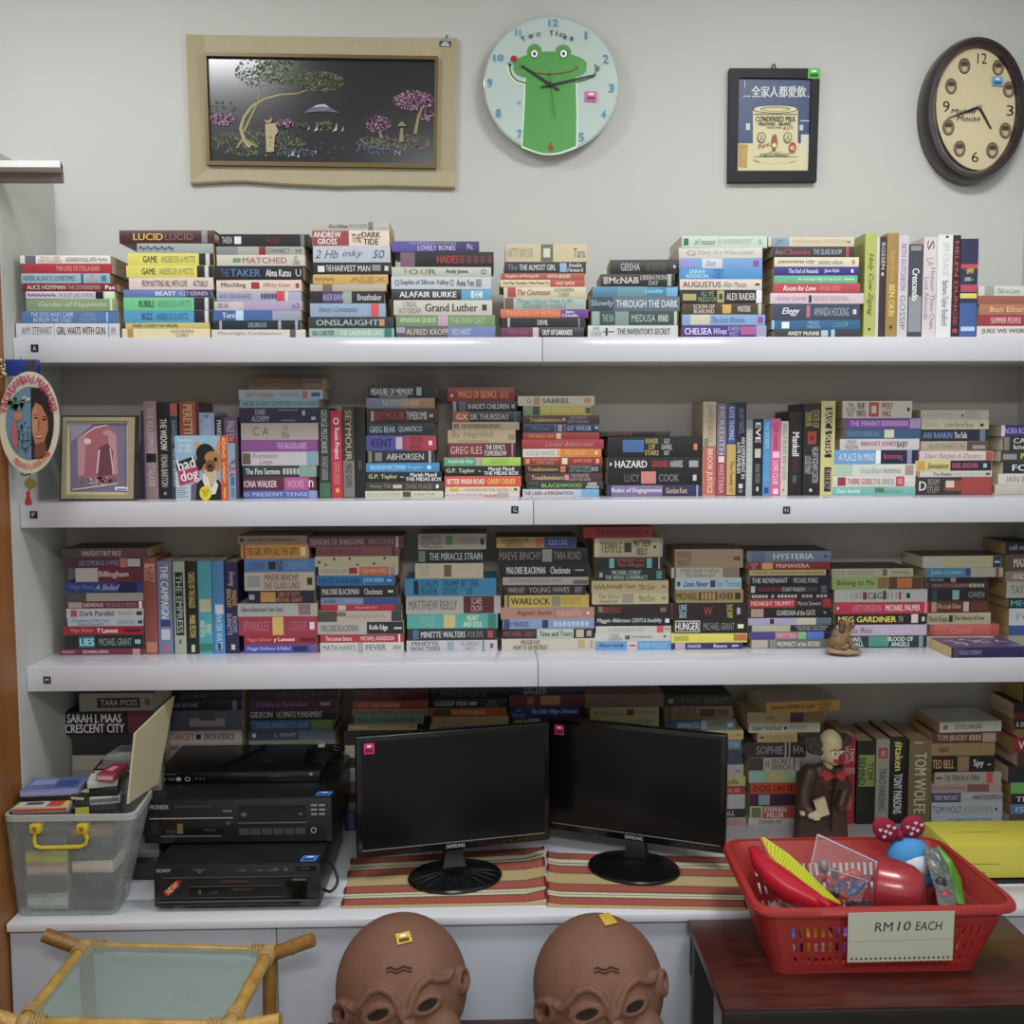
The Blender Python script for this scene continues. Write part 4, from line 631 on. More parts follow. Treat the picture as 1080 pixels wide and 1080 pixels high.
s4('4f', 'rightmost stack on worktop', '1075 1180 75 1c1a1c', '1020 1180 180 2a2420 m', '1020 1180 240 6a2c24 m', '1020 1180 278 3a1c20|1030 1200 c8c0c0 *A SMALL ART', '1050 1180 335 7a6038 m', '1012 1180 385 88202c|1045 1200 dcc8c0 *WILD', '1040 1180 475 4a3028 m', '985 1180 560 24262a m', '1000 1180 655 5aa838', '1005 1180 722 1c2028|1028 1200 c0c0c0 *TIMES', '1000 1180 785 5074a0|1030 1200 a8c8e0 ISLES', '990 1180 845 5a4840 m', 890, pap='a08458')
MASS.build('books', None, smooth=False, kind='stuff', label='half-hidden plain books low in the stacks behind monitors, players and basket', cat='books')
print('BOOKS', NB[0])
# ------------------------------------------------------------------ things on the wall
NF = Vector((0, -1, 0))
def pxd(mb, z, cx, cy, Y, **k):
    ox, oy, sc = z; a = ox+cx/sc; b = oy+cy/sc
    ux = (P(a+20, b, Y)-P(a-20, b, Y))/40/sc; uy = (P(a, b+20, Y)-P(a, b-20, Y))/40/sc
    ux.y = 0; uy.y = 0
    return Decal(mb, P(a, b, Y), ux, uy, NF, o2=(cx, cy), **k)
def at(z, x, y, Y): return P(z[0]+x/z[2], z[1]+y/z[2], Y)
def pl(h, r=.6, **k): return mat(h, r, noise=k.pop('noise', .04), **k)

# mounted painting
Z = (180, 20, 3.375)
t = thing('landscape_painting', 'wide dark night landscape painting mounted on a beige cloth backing board', 'painting', at(Z, 540, 335, YB))
mb = MB(); d = pxd(mb, Z, 540, 330, YB-.010)
q = [d.w(*p) for p in ((58, 57), (300, 62), (700, 66), (1020, 68), (1016, 606), (760, 598), (600, 601), (400, 592), (260, 581), (180, 583), (70, 590))]
mb.prism(q[::-1], (0, .009, 0), mat('b3a98c', .85, noise=.10, nscale=70))
d.poly([(60, 58), (124, 60), (128, 538), (72, 582)], mat('a99f80', .9, noise=.08, nscale=90)); d.rect(960, 70, 1014, 540, mat('aba183', .9, noise=.08, nscale=90))
d.line([(70, 586), (180, 580), (260, 578), (400, 589), (600, 598), (760, 596), (1015, 603)], 7, pl('7a6a48'))
mb.build('backing_board', t)
mb = MB(); d = pxd(mb, Z, 540, 330, YB-.0102)
c4 = [(121, 126), (953, 138), (950, 536), (131, 523)]; c3 = [(134, 138), (941, 150), (938, 520), (143, 509)]
br = mat('6b5836', .4, metal=.25, noise=.1)
for i in range(4):
    a, b, c, e = c4[i], c4[(i+1) % 4], c3[(i+1) % 4], c3[i]
    mb.prism([d.w(*p) for p in (e, c, b, a)], (0, -.010, 0), br)
mb.build('frame', t, smooth=False)
mb = MB(); d = pxd(mb, Z, 540, 330, YB-.0104)
pm = mat('15151c', .2, noise=.05, spec=1.0); d.poly([(132, 137), (943, 149), (940, 522), (141, 511)], pm)
r0 = random.Random(5)
g1, g2, g3 = pl('55644c'), pl('6f7d5c'), pl('83845a'); tr = pl('958a62'); pk1, pk2 = pl('b487a8'), pl('97618c'); bl = pl('566c8e'); wh = pl('b8bcc8')
d.dabs(310, 440, 175, 48, 420, 4.5, [g1, g2, pl('4c5a48'), g3], r0); d.dabs(800, 440, 140, 28, 330, 4.2, [g2, g3, g1, pk2], r0)
d.dabs(460, 478, 60, 14, 40, 6, [bl, wh, g1], r0); d.dabs(730, 468, 70, 14, 40, 6, [bl, pl('40506c')], r0); d.dabs(560, 470, 120, 30, 30, 6, [pl('353a48')], r0)
d.line([(285, 455), (262, 430), (250, 390), (262, 350), (290, 312), (335, 285), (390, 270), (450, 266), (520, 242)], [18, 15, 13, 11, 10, 8, 7, 5, 3], tr); d.line([(278, 455), (258, 425), (247, 390), (259, 350), (287, 312), (333, 284), (390, 269)], [4, 4, 3, 3, 3, 2, 2], pl('c0b48c'))
d.line([(262, 400), (285, 350), (310, 300), (318, 240)], [10, 8, 6, 4], tr); d.line([(265, 430), (310, 455)], [10, 5], tr); d.line([(255, 430), (235, 460)], [10, 5], tr)
d.dabs(385, 190, 95, 42, 420, 4.2, [g1, g2, pl('8c9478')], r0); d.dabs(310, 190, 80, 55, 200, 4, [g1, pl('5c6a5a')], r0); d.dabs(535, 225, 82, 36, 420, 3.8, [g2, g3, g1], r0); d.dabs(450, 205, 60, 30, 120, 3.8, [g1, g2], r0); d.dabs(190, 330, 50, 40, 30, 5, [pl('3e4a44')], r0)
d.poly([(474, 335), (500, 318), (520, 307), (548, 304), (570, 318), (602, 336), (560, 330), (520, 331)], pl('6a6878')); d.poly([(505, 316), (522, 307), (548, 304), (566, 316), (540, 312)], wh)
for x, y, s in ((490, 388, 9), (516, 386, 16), (584, 386, 17), (611, 392, 10)): d.poly([(x-s*.5, y+s), (x+s*.1, y+s*.3), (x+s*.5, y-s), (x+s*.5, y+s*.7)], wh)
d.dabs(550, 382, 35, 16, 50, 5, [g3, g2], r0); d.dabs(470, 380, 20, 10, 20, 5, [g1], r0)
for x, y, rx, ry, n in ((740, 376, 44, 28, 110), (868, 292, 74, 34, 190), (912, 345, 26, 18, 50), (185, 358, 44, 22, 60), (408, 373, 30, 14, 40)): d.dabs(x, y, rx, ry, n*2, 4.4, [pk1, pk2, pl('c8a4bc')], r0)
d.line([(745, 400), (752, 426)], [5, 9], tr); d.line([(900, 310), (884, 345), (872, 412)], [4, 8, 12], tr); d.line([(935, 345), (890, 360)], 4, tr)
d.poly([(338, 376), (372, 372), (384, 400), (372, 420), (368, 474), (342, 476), (340, 430)], pl('b3a382')); d.ell(349, 360, 14, 13, pl('a8906c')); d.ell(345, 355, 13, 8, pl('4a3c30')); d.dabs(358, 430, 12, 40, 26, 4, [pl('7c6a4c'), pl('c8b894')], r0)
d.poly([(820, 390), (828, 390), (832, 440), (814, 440)], pl('8a8668')); d.poly([(808, 384), (824, 366), (842, 384)], pl('8a8668')); d.text(800, 470, 820, 488, 'N', pl('9aa0b0'))
mb.build('picture', t, smooth=False)
dd = pxd(MB(), Z, 980, 90, YB-.0105); sticker(t, [dd.w(*p) for p in ((957, 78), (999, 80), (998, 100), (956, 98))], NF, '3c4460', 'd0d4e0')
mb = MB(); mb.tube([at(Z, 980, 70, YB-.012), at(Z, 983, 58, YB-.008), at(Z, 986, 62, YB-.003)], .0012, pl('555')); mb.build('nail', t)

# frog clock
Z = (490, 5, 6.0); cx, cy, Rr = 548, 505, 425
t = thing('wall_clock', 'round glass wall clock with a green frog face and blue numerals', 'clock', at(Z, cx, cy, YB))
YK = YB-.034; mb = MB(); d = pxd(mb, Z, cx, cy, YK)
c0 = d.w(cx, cy); rr = (d.w(cx+Rr, cy)-c0).length
Mx = Matrix.Rotation(R(90), 3, 'X')
mb.lathe([(rr*.985, 0), (rr, .001), (rr, .003), (rr*.985, .004)], c0+Vector((0, .0042, 0)), mat('aebfba', .08, noise=.01, coat=.6), 72, M=Mx)
gr, gd = pl('4b9a44', .4, noise=.05), pl('3a7c36', .4); blu = pl('4a94b8'); blk = pl('14161a', .4); pw = pl('e4eee8')
d.ell(cx, cy, Rr*.985, Rr*.985, mat('c0d0cc', .12, noise=.02, coat=.5), n=72)
d.poly([(380, 455), (372, 640), (358, 905)]+[(358+i*36, 905+math.sin(i/10*PI)*50) for i in range(1, 10)]+[(716, 905), (718, 700), (712, 455)], pl('d4ecd8'))
d.line([(392, 498), (330, 482), (296, 448), (284, 410), (288, 378)], 22, pw); d.line([(392, 498), (330, 480), (298, 446), (287, 410), (288, 378)], 12, gd)
for a in ((272, 368), (288, 362), (304, 372)): d.line([(287, 392), a], 7, gd, False)
d.line([(690, 492), (760, 478), (815, 455), (836, 415)], 12, gd)
for a in ((822, 376), (840, 382), (856, 392)): d.line([(836, 410), a], 9, gd, False)
d.ell(838, 410, 16, 16, gd)
d.poly([(388, 450), (382, 620), (366, 895)]+[(366+i*34, 895+math.sin(i/10*PI)*48) for i in range(1, 10)]+[(706, 895), (708, 700), (702, 450)], gr)
d.ell(541, 380, 232, 78, gr, n=48); d.ell(541, 345, 150, 48, gr); d.ell(442, 300, 47, 50, gr); d.ell(623, 304, 51, 50, gr)
d.ell(398, 405, 88, 55, gr); d.ell(690, 402, 82, 55, gr)
for x in (442, 626): d.ell(x, 312, 27, 29, blk); d.ell(x, 312, 22, 24, pl('eef4ee')); d.ell(x, 313, 9, 11, blk)
d.line([(356, 392), (400, 416), (460, 434), (530, 442), (610, 436), (670, 424), (716, 402)], 8, pl('7a4a28')); d.line([(346, 404), (368, 384)], 6, pl('7a4a28')); d.line([(700, 390), (722, 412)], 6, pl('7a4a28'))
d.ell(313, 345, 21, 21, pl('a02824', .3)); d.ell(322, 338, 5, 5, pl('d05048', .3))
for s, x, y, w, h in (('12', 562, 118, 60, 42), ('1', 768, 197, 15, 48), ('2', 892, 345, 38, 54), ('3', 930, 530, 34, 52), ('4', 881, 695, 30, 50), ('5', 740, 840, 34, 54), ('7', 347, 822, 28, 56), ('8', 213, 688, 32, 54), ('9', 160, 498, 30, 56), ('10', 217, 338, 64, 42), ('11', 340, 180, 34, 42)):
    d.text(x-w/2, y-h/2, x+w/2, y+h/2, s, blu, True, up=False)
d.text(528, 872, 565, 926, '6', pl('c8a030'), True); d.text(530, 873, 563, 925, '6', pl('a03420'), True)
for s, x, y, w, h, a in (('T', 373, 221, 26, 32, -.35), ('W', 420, 204, 34, 28, -.2), ('O', 468, 192, 26, 28, -.1), ('T', 550, 185, 26, 34, 0), ('i', 583, 182, 8, 34, .1), ('c', 611, 194, 22, 22, .15), ('k', 640, 204, 26, 34, .2), ('s', 677, 218, 24, 26, .3)):
    d.text(x-w/2, y-h/2, x+w/2, y+h/2, s, blk, True, rot=a, up=False)
for a in ((335, 608, 338, 632), (350, 610, 352, 640), (430, 238, 434, 246), (622, 240, 632, 242)): d.line([(a[0], a[1]), (a[2], a[3])], 3, pl('566', noise=0), False)
mb.build('dial', t, smooth=True)
mb = MB(); mb.lathe([(rr*.5, 0), (rr*.5, .026), (rr*.3, .029)], c0+Vector((0, .0335, 0)), pl('d8d8d8'), 40, M=Mx); mb.build('backing_case', t)
mb = MB(); mb.lathe([(rr*.93, 0), (rr*.99, .006), (rr*.99, .010), (rr*.93, .012)], c0+Vector((0, .0175, 0)), mat('9c9c98', .3, noise=.02), 72, M=Mx); mb.build('rim', t)
sticker(t, [d.w(*p) for p in ((763, 550), (838, 552), (837, 617), (762, 614))], NF, 'd070a8', '8a3068')
for nm, pts, w, o in (('hour_hand', [(598, 540), (545, 506), (362, 386)], 17, .004), ('minute_hand', [(486, 520), (545, 506), (832, 441)], 13, .006), ('second_hand', [(537, 412), (545, 506), (574, 724)], 4, .008)):
    mb = MB(); e = pxd(mb, Z, cx, cy, YK-o); e.line(pts, [w*.9, w, w*.7], blk)
    n = len(mb.v); mb.v += [(v[0], v[1]+.0008, v[2]) for v in mb.v[:n]]; f0 = list(mb.f)
    for f in f0: mb.f.append([k+n for k in f[::-1]]); mb.mi.append(0)
    if o == .004: mb.lathe([(.004, 0), (.004, .008)], e.w(545, 506)+Vector((0, .0035, 0)), blk, 14, M=Mx)
    mb.build(nm, t, smooth=False)

# milk poster
Z = (750, 50, 6.964)
t = thing('framed_poster', 'small framed blue poster of a condensed milk can with white lettering', 'poster', at(Z, 465, 570, YB))
mb = MB(); d = pxd(mb, Z, 465, 570, YB-.016); bf = mat('0f0f14', .5, noise=.08, spec=.3)
o4 = [(138, 155), (800, 155), (776, 988), (126, 990)]; i4 = [(207, 222), (737, 228), (718, 908), (194, 908)]
for i in range(4): mb.prism([d.w(*p) for p in (i4[i], i4[(i+1) % 4], o4[(i+1) % 4], o4[i])], (0, .0155, 0), bf)
mb.build('frame', t, smooth=False)
mb = MB(); d = pxd(mb, Z, 465, 570, YB-.010); d.poly(i4, mat('1f3868', .4, noise=.07)); cr = pl('d6cfa4'); dk = pl('1c1c1c'); rd = pl('a8402c')
d.poly([(198, 705), (724, 705), (718, 906), (194, 906)], cr); d.rect(660, 640, 720, 768, pl('d0cfc0')); d.poly([(203, 712), (270, 716), (262, 885), (200, 880)], pl('b89858', noise=.25))
for x0, y0, x1, y1 in ((255, 558, 286, 606), (650, 570, 676, 610), (655, 536, 722, 543), (245, 245, 250, 300)): d.rect(x0, y0, x1, y1, pl('c8ccc8'), False)
d.text(296, 284, 696, 368, '全家人都愛飲', pl('dfe4dc'), True); 
for x in (243, 262, 281, 713): d.ell(x, 360, 6, 6, pl('dfe4dc'), n=8, up=False)
d.ell(470, 820, 166, 40, pl('c8c094')); d.poly([(306, 450), (636, 450), (636, 820), (306, 820)], cr); d.ell(470, 820, 166, 38, cr)
d.ell(470, 820, 165, 38, dk, a0=.35*PI*.3, a1=.3*PI); d.ell(470, 814, 150, 30, cr); d.ell(470, 820, 165, 38, dk, a0=.72*PI, a1=.95*PI); d.ell(470, 812, 152, 32, cr)
d.rect(306, 790, 636, 822, cr); d.ell(470, 455, 166, 30, dk); d.ell(470, 455, 158, 26, pl('dcd6ac')); d.ell(470, 455, 110, 19, dk); d.ell(470, 456, 104, 16, pl('b8b288')); d.ell(470, 460, 80, 10, cr)
d.line([(312, 492), (628, 492)], 4, dk); d.line([(312, 806), (628, 806)], 3, dk)
d.text(326, 508, 620, 546, 'CONDENSED MILK', dk, True); d.text(348, 552, 585, 576, 'MILKMAID - BRAND', dk, True); d.text(405, 582, 520, 598, 'TRADE MARK', dk)
d.text(525, 580, 600, 606, 'Rich', rd, shear=.3, rot=-.15); d.text(340, 705, 425, 740, 'Pure', rd, shear=.3, rot=-.3)
for x in (368, 560): d.ell(x, 665, 30, 40, pl('4a4a40')); d.ell(x, 665, 24, 33, cr); d.line([(x-10, 690), (x, 640), (x+10, 688)], 8, pl('3a3a38'))
d.poly([(458, 640), (478, 650), (486, 720), (474, 742), (448, 742), (436, 720), (446, 660)], pl('8a5a44')); d.ell(460, 722, 18, 16, cr); d.ell(458, 756, 14, 7, pl('803028'))
d.ell(595, 740, 26, 40, rd); d.text(578, 724, 612, 758, '6', pl('e0d8b0'), True, rot=.2); d.text(420, 768, 505, 780, 'NET 14 OZ', dk); d.text(352, 782, 572, 806, 'A NESTLE PRODUCT', dk, True)
mb.build('picture', t, smooth=False)
mb = MB(); mb.tube([at(Z, 445, 156, YB-.009), at(Z, 452, 128, YB-.006), at(Z, 466, 122, YB-.004), at(Z, 475, 156, YB-.009)], .0015, pl('3a3a3a')); mb.build('hanging_hook', t)
sticker(t, [pxd(MB(), Z, 465, 570, YB-.0162).w(*p) for p in ((712, 155), (799, 155), (797, 232), (710, 230))], NF, '5cb84c', '1c5a20')

# oval clock (character artwork left out)
Z = (960, 25, 6.0); cx, cy = 425, 535
t = thing('wall_clock', 'oval dark brown framed wall clock with cream dial and black hands', 'clock', at(Z, cx, cy, YB))
mb = MB(); d = pxd(mb, Z, cx, cy, YB-.045); c0 = d.w(cx, cy); rx = (d.w(cx+332, cy)-c0).length; ry = (d.w(cx, cy+466)-c0).length
n = 80; vs = []; kx = rx/332; ky = ry/466; pf = [(0, .043), (.0, .024), (.06, .010), (.28, .001), (.55, 0), (.80, .008), (.97, .020), (1.0, .036)]
for s, yy in pf:
    ex = (332-76*s)*kx; ey = (466-76*s)*ky; sx_ = 14*s*kx; sz_ = 8*s*ky
    for q_ in range(n): vs.append(c0+Vector((sx_+ex*math.cos(2*PI*q_/n), yy, sz_+ey*math.sin(2*PI*q_/n))))
mb.add(vs, [(i*n+q_, (i+1)*n+q_, (i+1)*n+(q_+1) % n, i*n+(q_+1) % n) for i in range(len(pf)-1) for q_ in range(n)], mat('30222a', .3, noise=.1, coat=.4))
mb.build('rim', t)
mb = MB(); YD = YB-.022; d = pxd(mb, Z, 438, 528, YD); d.ell(436, 526, 272, 402, mat('d3c5a0', .5, noise=.04, nscale=12), n=64)
for s, x, y, w, h in (('12', 455, 222, 60, 66), ('3', 632, 550, 44, 68), ('6', 410, 845, 44, 68), ('9', 228, 525, 44, 72)): d.text(x-w/2, y-h/2, x+w/2, y+h/2, s, pl('3a3028'), up=False)
bm_, bi = pl('3c2c22'), pl('857258')
for x, y in ((343, 270), (555, 280), (258, 397), (622, 418), (240, 657), (600, 678), (310, 793), (517, 803)): d.ell(x, y, 37, 50, bm_, up=False); d.ell(x, y, 32, 44, bi); d.ell(x, y+12, 17, 22, pl('c0ae8c')); d.ell(x, y-14, 24, 16, pl('4a3a30'))
d.text(256, 540, 415, 578, 'Mickey', pl('2c2c2c'), shear=.15); d.text(292, 582, 440, 618, 'Mouse', pl('2c2c2c'), shear=.15)
mb.build('dial', t, smooth=False)
sticker(t, [d.w(*p) for p in ((514, 337), (582, 340), (582, 398), (512, 394))], NF, '6aa4cc', '2c5a8c')
for nm, pts, w, o in (('hour_hand', [(438, 528), (512, 665)], [16, 10], .003), ('minute_hand', [(445, 524), (235, 598)], [18, 5], .005)):
    mb = MB(); e = pxd(mb, Z, 438, 528, YD-o); e.line(pts, w, blk)
    n = len(mb.v); mb.v += [(v[0], v[1]+.0008, v[2]) for v in mb.v[:n]]
    for f in list(mb.f): mb.f.append([k+n for k in f[::-1]]); mb.mi.append(0)
    if o == .003: mb.lathe([(.004, 0), (.004, .008)], e.w(438, 528)+Vector((0, .003, 0)), pl('888'), 14, M=Mx)
    mb.build(nm, t, smooth=False)

# ------------------------------------------------------------------ souvenir fan by the door
Z = (0, 370, 5.68); YV = 2.070; cx, cy = 175, 430
t = thing('souvenir_fan', 'oval cream souvenir plaque with a woman\'s face and curved red lettering by the door', 'souvenir', at(Z, cx, 735, YV))
mb = MB(); d = pxd(mb, Z, cx, cy, YV)
n = 56; mb.prism([d.w(cx+180*math.cos(2*PI*k/n), cy-305*math.sin(2*PI*k/n)) for k in range(n)], (0, .004, 0), mat('c9c3ae', .45, noise=.03, coat=.2))
d.ell(180, 435, 146, 222, pl('7a7868'), n=48); d.ell(180, 435, 141, 217, pl('5f7f9c', noise=.15), n=48)
d.ell(235, 435, 86, 214, pl('1c1618'), a0=-PI/2, a1=PI/2, n=24); d.poly([(184, 222), (240, 222), (240, 648), (190, 650)], pl('1c1618'))
d.poly([(192, 360), (215, 310), (250, 330), (285, 400), (290, 470), (268, 540), (238, 580), (212, 560), (196, 500)], pl('a8704e')); d.poly([(192, 380), (206, 330), (222, 360), (226, 470), (205, 520), (194, 480)], pl('b88260'))
d.poly([(212, 560), (270, 540), (282, 600), (230, 648), (205, 640)], pl('6a4434')); d.ell(216, 402, 11, 6, pl('2c1c18')); d.ell(268, 412, 13, 6, pl('2c1c18')); d.line([(200, 386), (228, 382)], 4, pl('2c1c18')); d.line([(256, 394), (284, 398)], 4, pl('2c1c18')); d.line([(236, 410), (230, 462), (244, 468)], 4, pl('7c4c38'))
d.poly([(214, 506), (236, 516), (258, 508), (240, 526), (226, 524)], pl('c0504c')); d.line([(220, 513), (250, 513)], 4, pl('e8dcd0'))
r0 = random.Random(3); d.dabs(100, 320, 46, 36, 60, 12, [pl('3a7a5c'), pl('2c5c48'), pl('6a9a78')], r0); d.line([(112, 350), (100, 420), (92, 520), (104, 600)], [10, 12, 16, 14], pl('8a6450')); d.ell(110, 390, 26, 26, pl('b07860')); d.poly([(76, 430), (100, 420), (112, 560), (100, 590), (70, 540)], pl('a8605c'))
d.dabs(150, 520, 40, 90, 60, 9, [pl('2c3e4c'), pl('44586a'), pl('88a0b0')], r0); d.dabs(145, 290, 34, 16, 25, 8, [pl('c8b880'), pl('d8d4c0')], r0)
def arc(body, rx, ry, a0, a1, h, mt, flip=False):
    W_ = [.55 if c in 'il -' else 1.35 if c in 'MW' else 1 for c in body]; T_ = sum(W_); s = 0
    for c, w in zip(body, W_):
        a = a0+(a1-a0)*(s+w/2)/T_; s += w
        if c == ' ': continue
        x = cx+rx*math.cos(a); y = cy-ry*math.sin(a); tx, ty = -rx*math.sin(a), -ry*math.cos(a)
        if flip: rot = math.atan2(ty, tx)
        else: rot = math.atan2(-ty, -tx)
        L = abs((a1-a0)/T_)*math.hypot(tx, ty)*w*.86; hh = h*(1.0 if c.isupper() or c in 'tdlk' else .74)
        if c == '-': hh = h*.2
        d.text(x-L/2, y-hh/2, x+L/2, y+hh/2, c, mt, True, rot=rot, up=False)
d.off += .0003; arc('Vacationland Malaysia', 158, 262, R(168), R(14), 54, pl('a8305c')); arc('PENANG-LANGKAWI', 158, 262, R(237), R(318), 34, pl('c04434'), True)
mb.build('plaque', t, smooth=False)
mb = MB(); mb.tube([at(Z, 178, 735, YV+.002), at(Z, 182, 770, YV+.002), at(Z, 176, 840, YV+.002)], .0012, pl('4a4420')); mb.tube([at(Z, 125, 738, YV+.002), at(Z, 150, 745, YV), at(Z, 178, 737, YV+.002)], .0015, pl('2c2418'))
q = at(Z, 182, 795, YV); mb.lathe([(.0055, -.001), (.0115, -.001), (.0115, .001), (.0055, .001)], q, mat('8c8850', .4, metal=.5), 24, M=Mx); mb.build('coin_charm', t, label='brass coin charm')
mb = MB(); q = at(Z, 168, 838, YV); mb.lathe([(.0015, 0), (.004, -.005), (.003, -.010), (.0065, -.024), (.006, -.029)], q, mat('a01c24', .8, noise=.2, nscale=300), 14); mb.build('tassel', t, label='red tassel')
mb = MB(); mb.tube([at(Z, 125, 132, YV+.002), at(Z, 123, 100, YV+.010), at(Z, 122, 60, 2.098), at(Z, 122, 40, 2.106)], .0008, pl('333')); mb.tube([at(Z, 186, 126, YV+.002), at(Z, 187, 100, YV+.010), at(Z, 187, 75, 2.095), at(Z, 187, 60, 2.106)], .0008, pl('333')); mb.build('hanging_cord', t)
mb = MB(); q0 = at(Z, 42, 45, 2.10); q1 = at(Z, 236, 150, 2.10); mb.rbox(q0.x, q1.x, 2.090, 2.1062, q1.z, q0.z-.003, mat('1d3a8a', .35, noise=.2, nscale=30), .001); mb.box((q0.x*.35+q1.x*.65), q1.x-.0008, 2.0894, 2.0902, q1.z+.001, q0.z-.006, mat('3a3c48', .3, noise=.3, nscale=80))
mb.build('box', None, loc=tuple((q0+q1)/2), label='small blue packet hanging behind the oval souvenir plaque', cat='packet')
mb = MB(); r0 = random.Random(8)
for k in range(34): 
    p = at(Z, 2+r0.uniform(-10, 24)+k*.4, 45+k*3.4, 2.088+r0.uniform(-.003, .003)); mb.ball(p, r0.uniform(.0016, .0032), mat(r0.choice(('c8b07c', 'e4dcc4', '8a7448')), .25, metal=.4), 8)
mb.build('bead_string', None, loc=tuple(at(Z, 5, 110, 2.09)), label='string of gold beads hanging on the door edge', cat='beads')

# ------------------------------------------------------------------ things on the middle shelf
Z = (0, 370, 5.68); YQ = 2.195
o4 = [(370, 396), (816, 396), (808, 903), (357, 903)]
zb = S2T+.0004
t = thing('photo_frame', 'silver photo frame with a faded purple picture standing at the left of the middle shelf', 'picture frame', (at(Z, 590, 900, YQ).x, YQ, zb))
mb = MB(); d = pxd(mb, Z, 590, 900, YQ); d.o.z = zb; d.o2 = (590, 903)
def ring(o, i, th, m_, y0=0):
    for k in range(4): mb.prism([d.w(*p)+Vector((0, y0, 0)) for p in (i[k], i[(k+1) % 4], o[(k+1) % 4], o[k])], (0, th, 0), m_)
m4 = [(378, 406), (808, 406), (800, 893), (366, 893)]; n4 = [(402, 430), (764, 428), (768, 868), (390, 868)]
ring(o4, m4, .020, mat('2c2824', .4)); mb.build('outer_rim', t, smooth=False)
mb = MB(); d.mb = mb; ring(m4, n4, .014, mat('a89f84', .4, metal=.25, noise=.15, nscale=80), -.0008); mb.build('frame', t, smooth=False)
mb = MB(); d.mb = mb; mb.slab([d.w(*p)+Vector((0, .006, 0)) for p in n4], (0, .008, 0), pl('8a8474')); d.off = -.0055
d.poly(n4, pl('c8bc94')); d.poly([(412, 446), (752, 442), (756, 852), (416, 852)], mat('77738a', .3, noise=.12, nscale=20, coat=.3)); pkm, pkl, ltm = pl('a4606c'), pl('b88a92'), pl('d8c8bc')
d.poly([(470, 520), (540, 480), (620, 455), (680, 480), (700, 560), (705, 760), (480, 770)], pkm); d.poly([(460, 520), (510, 505), (500, 750), (462, 760)], pkl); d.line([(500, 510), (560, 470), (640, 452)], 7, ltm); d.poly([(640, 480), (690, 510), (700, 740), (660, 750)], pkl)
d.poly([(585, 590), (640, 560), (672, 610), (668, 750), (580, 756)], pl('6a3c4c')); d.line([(590, 600), (576, 740)], 9, ltm); d.line([(655, 590), (675, 745)], 7, ltm); d.ell(520, 550, 22, 18, ltm); d.ell(640, 500, 30, 18, pkl)
r0 = random.Random(4); d.dabs(580, 785, 120, 26, 60, 11, [pkl, ltm, pl('8a4c58')], r0); d.line([(430, 838), (560, 822), (700, 800)], 7, ltm); d.poly([(416, 446), (560, 444), (420, 560)], pl('8e8ca0'))
mb.build('picture', t, smooth=False); sticker(t, [d.w(*p) for p in ((686, 820), (765, 822), (764, 846), (684, 842))], NF, 'd8dce4', '3a4a8a')
mb = MB(); mb.slab([(t.location.x-.02, YQ+.019, zb+.09), (t.location.x+.02, YQ+.019, zb+.09), (t.location.x+.02, YQ+.07, zb+.0005), (t.location.x-.02, YQ+.07, zb+.0005)], (0, .002, 0), pl('2c2824')); mb.build('easel_leg', t, smooth=False)

# boxed set with the small dog on the cover, its side turned a little into view
Z = (140, 385, 6.35); YG = 2.205
a = P(140+292/6.35, 528, YG); b = P(140+668/6.35, 528, YG); w = b.x-a.x; zt = P(180, 385+473/6.35, YG).z; zb = S2T+.0003; h = zt-zb; ang = R(-7)
t = thing('boxed_book', 'square pale blue boxed set with a dog in a black cap on the cover', 'boxed book', (a.x, YG, zb), ang)
w = w/math.cos(ang)*.97; dp = .042
mb = MB(); mb.rbox(0, w, 0, dp, 0, h, mat('9cc0d4', .35, noise=.05), .0008)
d = Decal(mb, (0, 0, h), (w/370, 0, 0), (0, 0, -h/432), NF, o2=(0, 0))
d.poly([(0, 0), (322, 0), (322, 432), (0, 432)], pl('96bcd2', .35, noise=.08)); d.poly([(0, 250), (60, 200), (200, 300), (200, 432), (0, 432)], pl('c4d4dc', .35)); d.text(20, 14, 120, 110, 'See how^you get^on with', pl('d8ecf4'), shear=0)
fur, fd = pl('b0804a', noise=.12), pl('5c4030'); ear = pl('c49a70')
d.poly([(134, 40), (150, 36), (206, 78), (160, 118)], ear); d.poly([(310, 20), (326, 60), (322, 130), (285, 140), (280, 90)], ear)
d.ell(240, 180, 74, 92, fur); d.poly([(200, 230), (290, 230), (290, 330), (210, 330)], pl('c8b898')); d.ell(214, 120, 66, 66, pl('17171a'), rot=-.3); d.ell(176, 175, 28, 60, pl('17171a'), rot=.2); d.ell(262, 150, 54, 46, fur)
d.ell(206, 172, 13, 16, pl('1a1412')); d.ell(284, 160, 13, 16, pl('1a1412')); d.ell(248, 200, 34, 40, pl('7a5838')); d.ell(246, 214, 30, 28, fd); d.ell(244, 206, 15, 10, pl('120f0e')); d.line([(226, 238), (246, 232), (268, 236)], 4, pl('120f0e'))
d.poly([(150, 320), (200, 280), (240, 350), (300, 290), (322, 330), (322, 432), (110, 432)], pl('1e1c20')); d.poly([(196, 250), (230, 280), (250, 350), (280, 300), (300, 330), (280, 390), (230, 400), (190, 300)], pl('dcd8cc')); d.poly([(110, 330), (150, 310), (140, 432), (105, 432)], pl('6a5c70'))
d.poly([(5, 180), (140, 135), (148, 190), (15, 240)], pl('18181a')); d.text(18, 150, 142, 228, 'bad', pl('ecece8'), True, rot=-.26); d.poly([(18, 240), (160, 205), (172, 290), (30, 335)], pl('b0386c')); d.text(38, 225, 165, 320, 'dog', pl('ecece8'), True, rot=-.2)
d.ell(210, 385, 42, 48, pl('d8cc30')); d.text(182, 362, 238, 408, 'MORE THAN^100 BAD^DOGS', pl('4a4420'))
